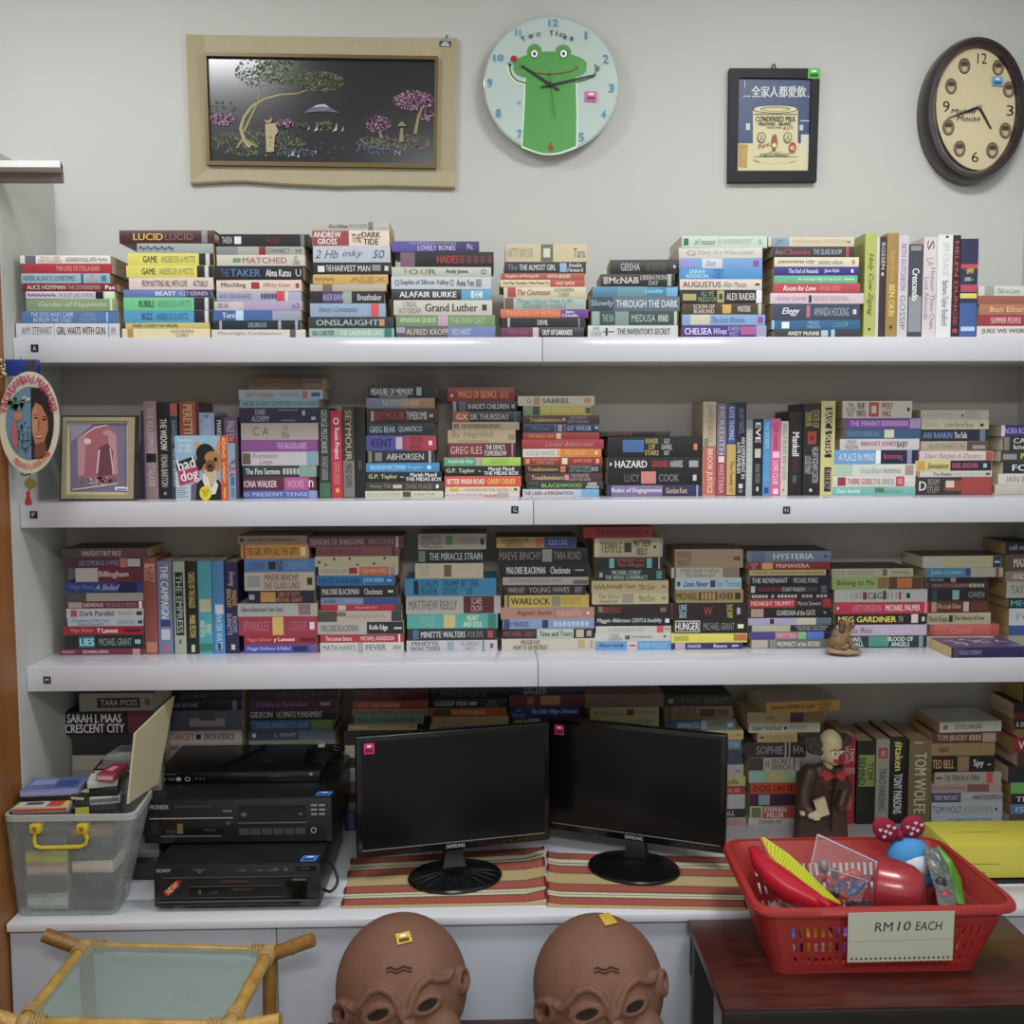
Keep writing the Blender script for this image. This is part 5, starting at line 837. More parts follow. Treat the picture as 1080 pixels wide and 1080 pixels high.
for k in range(5): d.line([(8, 352+k*15), (90-(k % 2)*20, 350+k*15)], 4, pl('4a5c70'), False)
d.rect(322, 0, 370, 432, pl('d05a34', .35)); d.text(331, 14, 360, 424, 'B^O^X^E^D^ ^C^A^R^D^S^ ^S^E^T', pl('f0dc90'), True)
mb.build('box', t, world=False)
mb = MB(); d = Decal(mb, (w, 0, h), (0, dp/70, 0), (0, 0, -h/432), (1, 0, 0))
d.rect(1, 1, 69, 431, pl('a8c8d8', .35)); d.rect(1, 1, 69, 50, pl('b03038')); d.text(10, 12, 60, 38, 'SET', pl('e8c8c8')); d.poly([(8, 190), (64, 160), (66, 200), (12, 226)], pl('18181a')); d.text(14, 172, 60, 214, 'bad', pl('eee'), True, rot=-.3); d.poly([(12, 230), (60, 212), (62, 262), (18, 276)], pl('b0386c')); d.text(18, 222, 60, 268, 'dog', pl('eee'), True, rot=-.2); d.rect(18, 280, 52, 340, pl('4a8ac0'))
for k in range(5): d.line([(14, 360+k*13), (54, 360+k*13)], 4, pl('5a6a78'), False)
mb.build('side_panel', t, smooth=False, world=False)

# ------------------------------------------------------------------ things on the lowest shelf
# thick paperback lying at the shelf edge
Z = (890, 545, 5.684); x0 = at(Z, 645, 815, YF+.004).x; x1 = at(Z, 1095, 815, YF+.004).x; T = P(1040, 682.5, YF+.004).z-S3T-.0003
it = [('b', .004, .012, '4a4060', '', None, 0, 0), ('b', .012, .0125, '8880a0', '', (.15, .85), 0, 0), ('t', .016, .066, '8a80a8', 'FRAGILE ETERNITY', (.3, .72), 1, 0), ('b', .0155, .030, '6a6290', '', (.84, .87), 0, 0), ('b', .052, .068, '6a6290', '', (.14, .17), 0, 0)]
o = make_book('paperback', 'dark purple paperback lying flat at the right edge of the lowest shelf', None, x1-x0, T, .104, '2c2650', it, GAIN[3], False, ((x0+x1)/2, YF+.004, S3T+.0002), 0, False, 'c8b078', '4a4468')
mb = MB(); d = Decal(mb, (-(x1-x0)/2, .002, T), ((x1-x0)/100, 0, 0), (0, .10/100, 0), (0, 0, 1))
r0 = random.Random(2)
for k in range(16):
    a = r0.uniform(0, 6.28); x, y = r0.uniform(12, 88), r0.uniform(15, 90); d.line([(x, y), (x+14*math.cos(a), y+14*math.sin(a)), (x+24*math.cos(a+.6), y+20*math.sin(a+.6))], [2, 6, 1], pl(r0.choice(('a89cc8', '8a78b0', 'c8b8d8'))), False)
mb.build('cover_art', o, world=False, smooth=False)

# seated dog figurine
Z = (770, 545, 5.684); YJ = 2.185; k = 1/5.684*YJ/1080
c = at(Z, 680, 830, YJ); zb = S3T+.0003
t = thing('dog_figurine', 'small brown sitting dog figurine with long ears on the lowest shelf', 'figurine', (c.x, YJ, zb))
def D(x, y, dy=0): return (c.x+(x-680)*k, YJ+dy, zb+(850-y)*k)
stone = mat('9c8468', .7, noise=.3, nscale=120); furm = mat('7c5f42', .6, noise=.45, nscale=160)
blob([(D(680, 825), (.040, .030, .007)), (D(625, 818), (.018, .022, .007)), (D(735, 826), (.018, .024, .007)), (D(690, 826, -.014), (.030, .014, .007))], .0022, stone, 'base', t, 3)
Rt = Matrix.Rotation(R(-14), 3, 'Y')
blob([(D(652, 748), (.017, .017, .023), Rt), (D(680, 722), (.013, .014, .019)), (D(690, 668), (.0135, .012, .0125)), (D(718, 672), (.011, .0075, .008)), (D(732, 664), (.0055, .006, .006)), (D(626, 775), (.016, .019, .014)), (D(640, 772, -.012), (.016, .010, .014)),
      (D(630, 802, -.015), (.010, .006, .0055)), (D(664, 796, -.018), (.007, .008, .005)), (D(732, 800, -.016), (.009, .007, .0055))], .0016, furm, 'body', t, 4,
     [(D(690, 725, -.008), D(720, 798, -.014), .0075, .005), (D(678, 728, -.012), D(664, 795, -.016), .007, .005), (D(690, 690), D(680, 720), .011, .012)])
ed = mat('5c4230', .6, noise=.2, nscale=150)
blob([(D(660, 672, -.011), (.0065, .004, .013), Matrix.Rotation(R(16), 3, 'Y')), (D(655, 690, -.012), (.007, .004, .009))], .0013, ed, 'ear', t, 2); blob([(D(672, 665, .011), (.0065, .004, .013))], .0013, ed, 'ear', t, 2)
mb = MB(); mb.ball(D(745, 652, -.001), (.004, .0035, .0032), pl('1c1614', .25), 12); mb.build('nose', t)
mb = MB(); mb.ball(D(708, 652, -.0115), .0022, pl('14100e', .15), 10); mb.ball(D(722, 650, .008), .002, pl('14100e', .15), 10); mb.build('eyes', t)
# ------------------------------------------------------------------ things on the worktop
CZ = CT+.0003
# woven placemats
def weave(name, base, c2, sx):
    m = bpy.data.materials.new(name); m.use_nodes = True; nt = m.node_tree; b = nt.nodes['Principled BSDF']; b.inputs['Roughness'].default_value = .85
    tc = nt.nodes.new('ShaderNodeTexCoord'); w = nt.nodes.new('ShaderNodeTexWave'); w.inputs['Scale'].default_value = sx; w.inputs['Distortion'].default_value = 1.2; w.inputs['Detail'].default_value = 2
    cr = nt.nodes.new('ShaderNodeValToRGB'); cr.color_ramp.elements[0].color = (*hexl(base), 1); cr.color_ramp.elements[1].color = (*hexl(c2), 1); cr.color_ramp.elements[0].position = .35; cr.color_ramp.elements[1].position = .65
    L = nt.links.new; L(tc.outputs['Object'], w.inputs['Vector']); L(w.outputs['Fac'], cr.inputs[0]); L(cr.outputs[0], b.inputs['Base Color']); return m
WM = {'r': weave('red_weave', '8e2226', 'c46a60', 95), 'k': weave('dark_weave', '160e0c', '9a8458', 95), 'c': mat('cfc4aa', .85, noise=.06), 'n': weave('reed', 'b0986a', 'c4ae80', 70)}
BANDS = [(.0, .025, 'k'), (.025, .10, 'r'), (.10, .14, 'k'), (.14, .20, 'c'), (.20, .225, 'k'), (.225, .25, 'c'), (.25, .285, 'k'), (.285, .375, 'r'), (.375, .415, 'k'), (.415, .60, 'n'), (.60, .63, 'k'), (.63, .715, 'r'), (.715, .755, 'k'), (.755, .785, 'c'), (.785, .80, 'k'), (.80, .83, 'c'), (.83, .865, 'k'), (.865, .95, 'r'), (.95, .975, 'k'), (.975, 1.0, 'n')]
def placemat(q, label, right):
    q = [PZ(x, y, CZ) for x, y in q]   # back-left, back-right, front-right, front-left
    c = sum(q, Vector())/4
    t = thing('placemat', label, 'placemat', (c.x, c.y, CZ), group='striped woven placemats')
    mb = MB(); NX = 40
    def pt(u, v, dz):
        p = (q[0].lerp(q[1], u)).lerp(q[3].lerp(q[2], u), v); lift = .0
        if right and u > .90: lift = (u-.90)*.10*abs(math.sin(v*9))
        if not right and u < .06: lift = (.06-u)*.06
        return Vector((p.x, p.y, CZ+dz+(lift+.0004*math.sin(v*150) if dz > 0 else .0002)))
    for v0, v1, kd in BANDS:
        for i in range(NX):
            a, b = i/NX, (i+1)/NX
            mb.add([pt(a, v0, .003), pt(b, v0, .003), pt(b, v1, .003), pt(a, v1, .003)], [(3, 2, 1, 0)], WM[kd])
    mb.add([pt(0, 0, 0), pt(1, 0, 0), pt(1, 1, 0), pt(0, 1, 0)], [(0, 1, 2, 3)], WM['n'])
    for u0, v0, u1, v1 in ((0, 1, 1, 1), (1, 1, 1, 0), (1, 0, 0, 0), (0, 0, 0, 1)):
        n = 20
        for i in range(n):
            a, b = i/n, (i+1)/n; p = (u0+(u1-u0)*a, v0+(v1-v0)*a); r_ = (u0+(u1-u0)*b, v0+(v1-v0)*b)
            mb.add([pt(*p, 0), pt(*r_, 0), pt(*r_, .003), pt(*p, .003)], [(0, 1, 2, 3)], WM['n'])
    mb.build('mat', t)
    for u in (0, 1):
        mb = MB()
        for v0, v1, kd in BANDS:
            if kd == 'r': mb.tube([pt(u, v0-.02, .003), pt(u, (v0+v1)/2, .0045), pt(u, v1+.02, .003)], [.0022, .0036, .0022], mat('7c1824', .9, noise=.2, nscale=200), 8)
        mb.build('edge_tassel', t)
    return t
placemat([(371.5, 907), (572.5, 894.5), (576.5, 954.5), (360.5, 958.5)], 'striped red and straw placemat under the left monitor', True)
placemat([(578, 900.5), (776, 905.5), (787, 960.5), (577.5, 957)], 'striped red and straw placemat under the right monitor', False)

# monitors
gb = mat('0b0c0e', .16, noise=0, coat=.2); gm = mat('0a0b0c', .5, noise=.05, spec=.25); scr = mat('0d1013', .22, noise=.03, spec=.35); sil = mat('7c8084', .25, metal=.8, noise=0)
def monitor(label, base, pl_, pr_, ytop, ybot, ribs):
    """base: pixel centre of the foot; pl_/pr_: world x, y of the panel ends"""
    b = PZ(base[0], base[1], CZ+.0046); A = Vector(pl_); B = Vector(pr_); w = (B-A).length; ang = math.atan2(B.y-A.y, B.x-A.x)
    cen = (A+B)/2; mid = Vector((cen.x, cen.y)); z0 = CZ+.0046
    t = thing('computer_monitor', label, 'monitor', (b.x, b.y, z0), ang, group='flat black monitors on the worktop')
    zT = ytop-z0; zB = ybot-z0
    off = Vector((cen.x-b.x, cen.y-b.y)); ca, sa = math.cos(-ang), math.sin(-ang); ox, oy = off.x*ca-off.y*sa, off.x*sa+off.y*ca
    x0, x1 = ox-w/2, ox+w/2; y = oy
    mb = MB(); mb.rbox(x0, x1, y, y+.018, zB, zT, gb, .004, 3); mb.rbox(x0+.05, x1-.05, y+.016, y+.045, zB+.03, zT-.04, gm, .012, 3)
    mb.box(x0+.012, x1-.012, y-.0006, y+.001, zB+.0172, zB+.0186, pl('8c9094', .4))
    d = Decal(mb, (ox-.021, y-.0002, zB+.0135), (.042/100, 0, 0), (0, 0, -.0085/100), NF); d.text(0, 0, 100, 100, 'SAMSUNG', mat('b8bcc0', .4, noise=0), True)
    for i in range(5): mb.box(x1-.11+i*.018, x1-.104+i*.018, y-.0004, y+.001, zB+.008, zB+.0095, pl('3a3c40'))
    mb.build('bezel', t, world=False)
    mb = MB(); mb.box(x0+.012, x1-.012, y-.0005, y+.0008, zB+.021, zT-.012, scr); mb.build('screen', t, world=False, smooth=False)
    mb = MB()
    prof = [(.0, .0), (.026, .0), (.030, .012), (.022, .035), (.018, zB+.02)]
    vs = []; 
    for i, (hw, z) in enumerate([(.030, .012), (.024, .022), (.020, .04), (.019, zB+.025)]):
        yy = y*(i/3.0)+.008+.006*i
        vs += [(-hw+ox*i/3, yy-.004, z), (hw+ox*i/3, yy-.004, z), (hw+ox*i/3, yy+.022, z), (-hw+ox*i/3, yy+.022, z)]
    fs = [(4*i+k, 4*i+(k+1) % 4, 4*i+4+(k+1) % 4, 4*i+4+k) for i in range(3) for k in range(4)]+[(3, 2, 1, 0), (12, 13, 14, 15)]
    mb.add(vs, fs, gm); mb.build('neck', t, world=False)
    mb = MB(); mb.lathe([(.99, 0), (1.0, .003), (.97, .007), (.7, .012), (.4, .016), (.2, .018), (.01, .0185)], (0, 0, 0), mat('0c0d0f', .22, noise=.1, nscale=30), 56, sx=.104, sy=.085)
    if ribs:
        for k in range(11):
            a = PI+PI*(k+.5)/11; mb.tube([(.03*math.cos(a), .025*math.sin(a), .0165), (.07*math.cos(a), .058*math.sin(a), .0118), (.098*math.cos(a), .08*math.sin(a), .0055)], [.0012, .003, .0022], gm, 6)
    mb.build('stand_base', t, world=False)
    q = [Vector((x0+.018+a*.0225, y-.0006, zT-.016-b_*.0235)) for a, b_ in ((0, 0), (1, 0), (1, 1), (0, 1))]
    s = sticker(t, q, NF, 'd0307c', '6c1440')
    for v in s.data.vertices: v.co += WO[t]
    return t
def top(px, py, Y): return P(px, py, Y).z
aL = P(375.5, 840, 2.152); aR = P(580, 826, 2.245)
monitor('black computer monitor with pink sticker, left one turned slightly right', (480, 925), (aL.x, aL.y), (aR.x, aR.y), top(477, 769.5, 2.198), top(479, 896.3, 2.198), True)
aL = P(577.5, 812, 2.345); aR = P(766, 841, 2.185)
monitor('black computer monitor with pink sticker, right one beside the red basket', (668.5, 916), (aL.x, aL.y), (aR.x, aR.y), top(672, 766, 2.26), top(672, 888.5, 2.26), False)

# audio players
bk = mat('17181a', .38, noise=.06, nscale=20); bk2 = mat('1f2023', .3, noise=.04); bk3 = mat('0c0d0e', .15, noise=0, coat=.3); gy = mat('5a5c60', .4, noise=0); lt = mat('a8aaac', .5, noise=0)
def player(name, label, zc, l, r, Yf, dp, zb, zt, grp=None):
    """front face from pixel l to r (zoom 4b x), at Yf"""
    x0 = P(140+l/4, 880, Yf).x; x1 = P(140+r/4, 880, Yf).x
    t = thing(name, label, 'disc player', ((x0+x1)/2, Yf, zb), group=grp)
    return t, x0, x1
# lower changer
Yf = 2.046; zb = CZ; zt = P(250, 912, Yf).z; foot = .010
t, x0, x1 = player('disc_changer', 'black disc changer with a red NEW sticker, at the bottom of the players', 0, 82, 788, Yf, .32, zb, zt, 'stacked black disc changers'); w = x1-x0; h = zt-zb
mb = MB(); mb.rbox(x0, x1, Yf+.006, Yf+.33, zb+foot, zt, bk, .003); mb.build('body', t)
mb = MB(); mb.rbox(x0, x1, Yf, Yf+.008, zb+foot, zt-.001, bk2, .0025); d = Decal(mb, (x0, Yf, zt-.001), (w/706, 0, 0), (0, 0, -(h-foot-.001)/185), NF)
d.text(12, 12, 74, 28, 'SONY', lt, True); d.rect(92, 16, 130, 30, bk3); d.rect(165, 15, 220, 20, gy); d.poly([(180, 24), (212, 24), (196, 34)], gy)
for x in (350, 420, 470): d.poly([(x, 24), (x+40, 18), (x+40, 28)], gy)
for x in (520, 560): d.ell(x, 20, 10, 8, gy)
d.rect(600, 8, 690, 30, bk3); d.text(625, 14, 665, 22, 'POWER', gy); d.rect(40, 52, 660, 62, bk3); d.rect(38, 50, 662, 53, gy); d.text(290, 66, 400, 74, '5 DISC EX-CHANGE', pl('8a5a3c')); d.text(590, 62, 645, 72, 'MEGA BASS', lt)
d.rect(155, 92, 540, 140, bk3); d.rect(153, 90, 542, 93, gy); d.rect(153, 140, 542, 142, gy); d.rect(190, 108, 200, 126, gy); d.text(236, 112, 268, 126, 'CD', gy); d.text(330, 102, 420, 110, 'COMPACT DISC PLAYER', pl('6a6c70')); d.rect(560, 70, 650, 150, bk3); d.rect(20, 156, 690, 162, gy); d.rect(20, 164, 690, 175, bk3); d.rect(620, 160, 690, 180, pl('3a3c40'))
mb.build('front_panel', t)
mb = MB(); d = Decal(mb, (x0, Yf-.0003, zt-.001), (w/706, 0, 0), (0, 0, -(h-foot-.001)/185), NF); d.poly([(38, 120), (98, 62), (120, 66), (58, 136)], mat('a8281c', .4, noise=.05)); d.text(48, 86, 108, 112, 'NEW!', pl('e8b890'), True, rot=-.72); mb.build('sticker', t, smooth=False, label='red NEW sticker')
for x in (x0+.04, x1-.035, ):
    for yy in (Yf+.035, Yf+.29): mb = MB(); mb.lathe([(.018, 0), (.019, .004), (.017, foot+.001)], (x, yy, zb), mat('b8a878', .4, metal=.4) if yy < Yf+.1 else gm, 24); mb.build('foot', t)
q = [(x1-.040, Yf+.040, zt), (x1-.008, Yf+.040, zt), (x1-.012, Yf+.012, zt), (x1-.044, Yf+.012, zt)]; sticker(t, q, (0, 0, 1), '3c84d8', '1c3c74')
zS = zt
# upper changer
Yf = 2.150; zb = zS+.0003; zt = P(250, 843, Yf).z; foot = .004
x0 = P(151.5, 865, Yf).x; x1 = P(350, 865, Yf).x; w = x1-x0; h = zt-zb
t = thing('disc_changer', 'wide black disc changer between the silver-buttoned player and the lower changer', 'disc player', ((x0+x1)/2, Yf, zb), group='stacked black disc changers')
mb = MB(); mb.rbox(x0, x1, Yf+.006, Yf+.30, zb+foot, zt, bk, .003); mb.build('body', t)
mb = MB(); mb.rbox(x0, x1, Yf, Yf+.008, zb+foot, zt-.001, bk2, .0025); d = Decal(mb, (x0, Yf, zt-.001), (w/800, 0, 0), (0, 0, -(h-foot-.001)/175), NF); d.o2 = (40, 515)
d.text(70, 532, 148, 550, 'PIONEER', lt, True); d.text(170, 536, 330, 544, 'MULTI-PLAY COMPACT DISC PLAYER', gy); d.rect(65, 586, 420, 590, lt); d.rect(65, 592, 378, 660, bk3); d.rect(112, 658, 370, 664, gy); d.rect(182, 610, 206, 650, pl('6c6838')); d.text(135, 636, 175, 644, 'DISC', gy); d.text(298, 632, 346, 642, 'MULTI', gy); d.rect(378, 555, 415, 564, pl('6c6c48')); d.poly([(386, 604), (410, 604), (398, 620)], gy); d.rect(70, 600, 105, 650, bk2)
d.rect(442, 540, 730, 600, bk3); d.ell(466, 574, 12, 9, gy); d.rect(700, 570, 715, 580, gy); d.rect(440, 606, 730, 612, gy)
for i in range(6): d.rect(445+i*48, 630, 488+i*48, 658, pl('3c3e42'), False)
for r_ in range(3):
    for x in (752, 786): d.rect(x, 536+r_*18, x+26, 544+r_*18, pl('8c8e90'), False)
d.ell(762, 642, 12, 12, lt); d.ell(762, 642, 8, 8, bk3); d.ell(798, 640, 10, 10, bk3)
mb.build('front_panel', t)
for x in (x0+.035, x1-.035):
    for yy in (Yf+.03, Yf+.26): mb = MB(); mb.lathe([(.016, 0), (.017, foot+.001)], (x, yy, zb), gm, 18); mb.build('foot', t)
q = [(x1-.034, Yf+.040, zt), (x1-.002, Yf+.040, zt), (x1-.006, Yf+.016, zt), (x1-.038, Yf+.016, zt)]; sticker(t, q, (0, 0, 1), '3c84d8', '1c3c74')
zP = zt
# slim player on top
Yf = 2.252; zb = zP+.0003; zt = P(250, 814.5, Yf).z; x0 = P(164, 820, Yf).x; x1 = P(337.5, 820, Yf).x; w = x1-x0; h = zt-zb
t = thing('disc_player', 'slim glossy black disc player on top of the changers', 'disc player', ((x0+x1)/2, Yf, zb))
mb = MB(); mb.rbox(x0, x1, Yf+.004, Yf+.205, zb+.0005, zt, mat('1a1b1d', .33, noise=.3, nscale=14), .002); mb.build('body', t)
mb = MB(); mb.rbox(x0, x1, Yf, Yf+.006, zb+.0005, zt-.0005, bk3, .003); d = Decal(mb, (x0, Yf, zt-.0005), (w/695, 0, 0), (0, 0, -h/58), NF); d.o2 = (95, 398)
for x, r_ in ((127, 9), (192, 11), (230, 12)): d.ell(x, 430, r_, r_, lt)
d.ell(230, 430, 8, 8, bk3); d.rect(150, 425, 174, 436, gy); d.rect(122, 400, 180, 405, gy)
for x in (262, 280, 296): d.rect(x, 424, x+9, 432, gy, False)
for x in (572, 590, 608, 628): d.rect(x, 416, x+14, 422, gy, False)
d.ell(752, 410, 8, 8, lt); d.text(615, 400, 760, 406, 'DVD VIDEO MP3 USB JPEG', gy)
mb.build('front_panel', t)
mb = MB(); d = Decal(mb, (x0+w*.62, Yf+.075, zt), (.0002, 0, 0), (0, -.0002, 0), (0, 0, 1)); d.rect(0, 0, 100, 30, pl('9a2a2c')); d.text(10, 8, 90, 22, 'PLAYER', pl('d8c0c0'), True); mb.build('label', t, smooth=False)
def cable(name, label, pts, r, m_, parts=None):
    mb = MB(); V = [Vector(p) for p in pts]; o = []
    for i in range(len(V)-1):
        p0, p1, p2, p3 = V[max(i-1, 0)], V[i], V[i+1], V[min(i+2, len(V)-1)]
        for k in range(6):
            s = k/6; o.append(.5*((2*p1)+(p2-p0)*s+(2*p0-5*p1+4*p2-p3)*s*s+(3*p1-p0-3*p2+p3)*s**3))
    o.append(V[-1]); mb.tube(o, r, m_, 8); return mb
ck = mat('131315', .5, noise=0)
zt2 = zt+.003
c1 = [Vector((x0+w*(a-95)/695, y, zt2)) for a, y in ((312, Yf+.012), (350, Yf+.04), (400, Yf+.085), (450, Yf+.14), (485, Yf+.19))]; c1[0].z -= .001
cable('c', '', c1, .0025, ck).build('power_cable', None, loc=tuple(c1[2]), label='thin black cable lying across the top of the slim player', cat='cable')
mb = MB()
for i in range(5):
    cx_, cy_ = x1-.012+.003*i, Yf+.075+.004*i; pts = [(cx_+(.034+.002*i)*math.cos(a)*(1), cy_+(.022+.003*i)*math.sin(a), zt+.004+.0045*i) for a in [k*PI/8 for k in range(17)]]
    mb.tube(pts, .0022, ck, 7)
mb.rbox(x1-.018, x1-.002, Yf+.085, Yf+.115, zt+.027, zt+.036, pl('c8c8c8'), .002)
mb.build('cable_coil', None, loc=(x1, Yf+.08, zt), label='coiled black cable with white plug on the slim player', cat='cable')
pts = [P(345, 905, 2.12), P(352, 915, 2.09), P(356, 930, 2.06), P(349, 940, 2.045), P(341, 938, 2.06)]
pts = [Vector((p.x, p.y, max(p.z, CT+.004))) for p in pts]
cable('c', '', pts, .003, ck).build('power_cable', None, loc=tuple(pts[2]), label='black cable loop on the worktop beside the lower changer', cat='cable')

# translucent storage box
zb = CZ; zr = P(70, 860, 2.0).z
bl0 = P(16.5, 964, 2.035); br0 = P(123.5, 964, 2.035); bl1 = Vector((bl0.x+.002, 2.128, 0)); br1 = Vector((br0.x-.006, 2.128, 0))
tl0 = P(2, 860, 2.0); tr0 = P(143, 860, 2.0); tl0.x = XL+.006+0*tl0.x; tl1 = Vector((XL+.008, 2.146, 0)); tr1 = Vector((tr0.x-.010, 2.146, 0)); tl0.x = P(1, 860, 2.0).x
tl1.x = max(tl1.x, XL+.008)
t = thing('storage_box', 'clear plastic storage box with yellow handle full of tapes and discs', 'storage box', ((bl0.x+br0.x)/2, 2.10, zb))
m = bpy.data.materials.new('frosted_plastic'); m.use_nodes = True; nt = m.node_tree; b_ = nt.nodes['Principled BSDF']
b_.inputs['Base Color'].default_value = (.62, .66, .64, 1); b_.inputs['Roughness'].default_value = .35
tp = nt.nodes.new('ShaderNodeBsdfTransparent'); ms = nt.nodes.new('ShaderNodeMixShader'); nz = nt.nodes.new('ShaderNodeTexNoise'); nz.inputs['Scale'].default_value = 9; mr = nt.nodes.new('ShaderNodeMapRange'); mr.inputs[3].default_value = .62; mr.inputs[4].default_value = .78
tp.inputs[0].default_value = (.9, .93, .92, 1)
nt.links.new(nz.outputs['Fac'], mr.inputs[0]); nt.links.new(mr.outputs[0], ms.inputs[0]); nt.links.new(b_.outputs[0], ms.inputs[1]); nt.links.new(tp.outputs[0], ms.inputs[2]); nt.links.new(ms.outputs[0], nt.nodes['Material Output'].inputs[0])
plast = m
def rr4(c, r, z, n=5):
    """rounded quad outline through four corners"""
    o = []; c = [Vector((p.x, p.y, z)) for p in c]
    for i in range(4):
        p, a, b = c[i], c[i-1], c[(i+1) % 4]; u = (a-p).normalized()*r; v = (b-p).normalized()*r
        for k in range(n+1):
            s = k/n; o.append((p+u)*(1-s)**2+2*p*s*(1-s)+(p+v)*s*s)
    return o
bot = rr4([bl0, br0, br1, bl1], .018, zb); topr = rr4([tl0, tr0, tr1, tl1], .022, zr); n = len(bot)
mb = MB(); lv = [[b.lerp(q, s) for b, q in zip(bot, topr)] for s in (0, .03, .35, .7, .96)]; lv[0] = [p.lerp(sum(bot, Vector())/n, .04) for p in bot]
vs = [p for l in lv for p in l]; mb.add(vs, [(i*n+k, i*n+(k+1) % n, (i+1)*n+(k+1) % n, (i+1)*n+k) for i in range(4) for k in range(n)]+[list(range(n-1, -1, -1))], plast)
mb.build('body', t, angle=60)
mb = MB(); cc = sum(topr, Vector())/n; o1 = [p+(p-cc).normalized()*.002 for p in topr]
inn = [p.lerp(cc, .045) for p in topr]
vs = [p+Vector((0, 0, -.012)) for p in topr]+[p for p in topr]+[p+Vector((0, 0, .001)) for p in inn]+[p+Vector((0, 0, -.004)) for p in inn]
mb.add(vs, [(i*n+k, i*n+(k+1) % n, (i+1)*n+(k+1) % n, (i+1)*n+k) for i in range(3) for k in range(n)], mat('a9adab', .35, noise=.03)); mb.build('rim', t, angle=60)
Z = (0, 700, 4.0); yl = mat('d0b432', .4, noise=.05); Yh = 1.998
mb = MB(); hp = [at(Z, x, y, Yh) for x, y in ((150, 700), (144, 745), (150, 768), (172, 777), (260, 775), (340, 772), (362, 762), (368, 735), (350, 698))]; mb.tube([hp[0]]+hp[1:], .0042, yl, 10)
for x in (150, 348):
    p = at(Z, x, 695, Yh); mb.rbox(p.x-.011, p.x+.011, Yh-.006, Yh+.014, p.z-.010, p.z+.009, yl, .003); mb.box(p.x-.004, p.x+.004, Yh-.0068, Yh-.004, p.z-.004, p.z+.005, pl('8a7420'))
mb.build('handle', t, label='yellow bail handle')

# discs, tapes and the board inside the box
clr = mat('9aa0a6', .12, noise=.02, coat=.5)
def case(name, label, c, sz, rot, cover, edge, art=(), grp=None):
    t = thing(name, label, 'disc case' if name == 'disc_case' else 'cassette', c, rot=rot, group=grp)
    a, b, h = sz; mb = MB(); mb.rbox(-a/2, a/2, -b/2, b/2, 0, h, mat(edge, .2, noise=.05, coat=.4), .0008); mb.build('case', t, world=False)
    mb = MB(); d = Decal(mb, (-a/2, b/2, h), (a/100, 0, 0), (0, -b/100, 0), (0, 0, 1)); d.rect(5, 4, 96, 96, mat(cover, .3, noise=.18, nscale=40, coat=.3))
    for x0_, y0_, x1_, y1_, cc_ in art: d.rect(x0_, y0_, x1_, y1_, pl(cc_, .35))
    mb.build('cover_insert', t, world=False, smooth=False)
    mb = MB(); mb.box(-a/2+.002, a/2-.002, -b/2-.0004, -b/2+.001, h*.25, h*.75, mat(art[0][4] if art else cover, .4)); mb.build('spine_label', t, world=False, smooth=False)
    return t
GI = 'tapes and discs in the storage box'
xc = (bl0.x+br0.x)/2; lz = CZ+.0075
# hidden and half-seen layers standing in the box
lay = [(-.045, .06, .024, 'c8d4d0', 'a8b0ac'), (.05, .065, .020, '3c4858', '2c3038'), (-.04, .06, .026, '5a6460', '6c7470'), (.05, .06, .034, '2c3440', '303844'), (-.045, .06, .018, 'd8c0b4', 'c09c8c'), (.052, .06, .018, 'e0d4c4', 'd0c4b0'), (-.045, .06, .020, 'd8d840', 'c8c850'), (.05, .06, .034, '34404c', '3c4450'), (-.045, .06, .030, '4c7084', '44586a'), (.05, .06, .018, '9a7068', '7a6460')]
zL = {0: lz, 1: lz}
for i, (dx, dy, h, c_, e_) in enumerate(lay):
    s = 0 if dx < 0 else 1
    case('cassette_box', ['dull green-grey', 'dark slate', 'grey-green', 'navy grey', 'salmon-edged grey', 'beige', 'yellow-green', 'dark blue-grey', 'teal blue', 'dusty red'][i]+' case seen blurred through the storage box front', (xc+dx*.96, 2.086, zL[s]), (.084, .068, h*1.40-.0006), (0, 0, R((i*37 % 5)-2)), c_, e_, grp=GI); zL[s] += h*1.40
zi = max(zL.values())+.001
def incase(x, y, Y): return at(Z, x, y, Y)
def topcase(lab, px, py, Y, sz, rot, cov, edge, art=(), name='disc_case', z=None):
    p = incase(px, py, Y); return case(name, lab, (p.x, p.y, z if z else p.z-sz[2]), sz, rot, cov, edge, art, GI)
zA = zi
def lie(lab, px, Y, sz, rz, cov, edge, art=(), name='disc_case', tilt=0):
    global zA
    x = P(px, 840, Y).x; case(name, lab, (x, Y, zA), sz, (tilt, 0, R(rz)), cov, edge, art, GI); zA += sz[2]+.0004
lie('plain dark box under the white and yellow cassette', 45, 2.040, (.108, .034, .038), 4, '4a4c50', '44464a')
lie('cassette with a white and yellow paper cover at the front of the box', 45, 2.040, (.108, .034, .012), 4, 'd8d0b8', 'b0b0a0', ((60, 5, 88, 95, 'c0503c'), (88, 5, 96, 95, 'd8c840'), (20, 20, 50, 60, '4a5468')))
zA2 = zA; zA = zi
lie('black tape box under the blue disc case', 60, 2.098, (.118, .072, .030), 3, '2c2c30', '3a3a40', ((10, 10, 90, 60, '5c5868'),))
lie('dark disc case with a lilac spine under the blue disc case', 62, 2.098, (.116, .074, .013), -3, '3c3848', '5a586c', ((10, 10, 90, 90, '8a86a8'),))
lie('black video box near the top of the pile', 61, 2.098, (.120, .072, .015), 2, '1c1c1e', '18181a', ((10, 10, 90, 90, '242428'),))
lie('blue disc case on top of the black video box', 59, 2.098, (.116, .076, .014), 5, '5a6aa8', '80849c', ((10, 15, 50, 60, '8a98c8'), (55, 30, 90, 80, '3c4c94')))
zA = zi
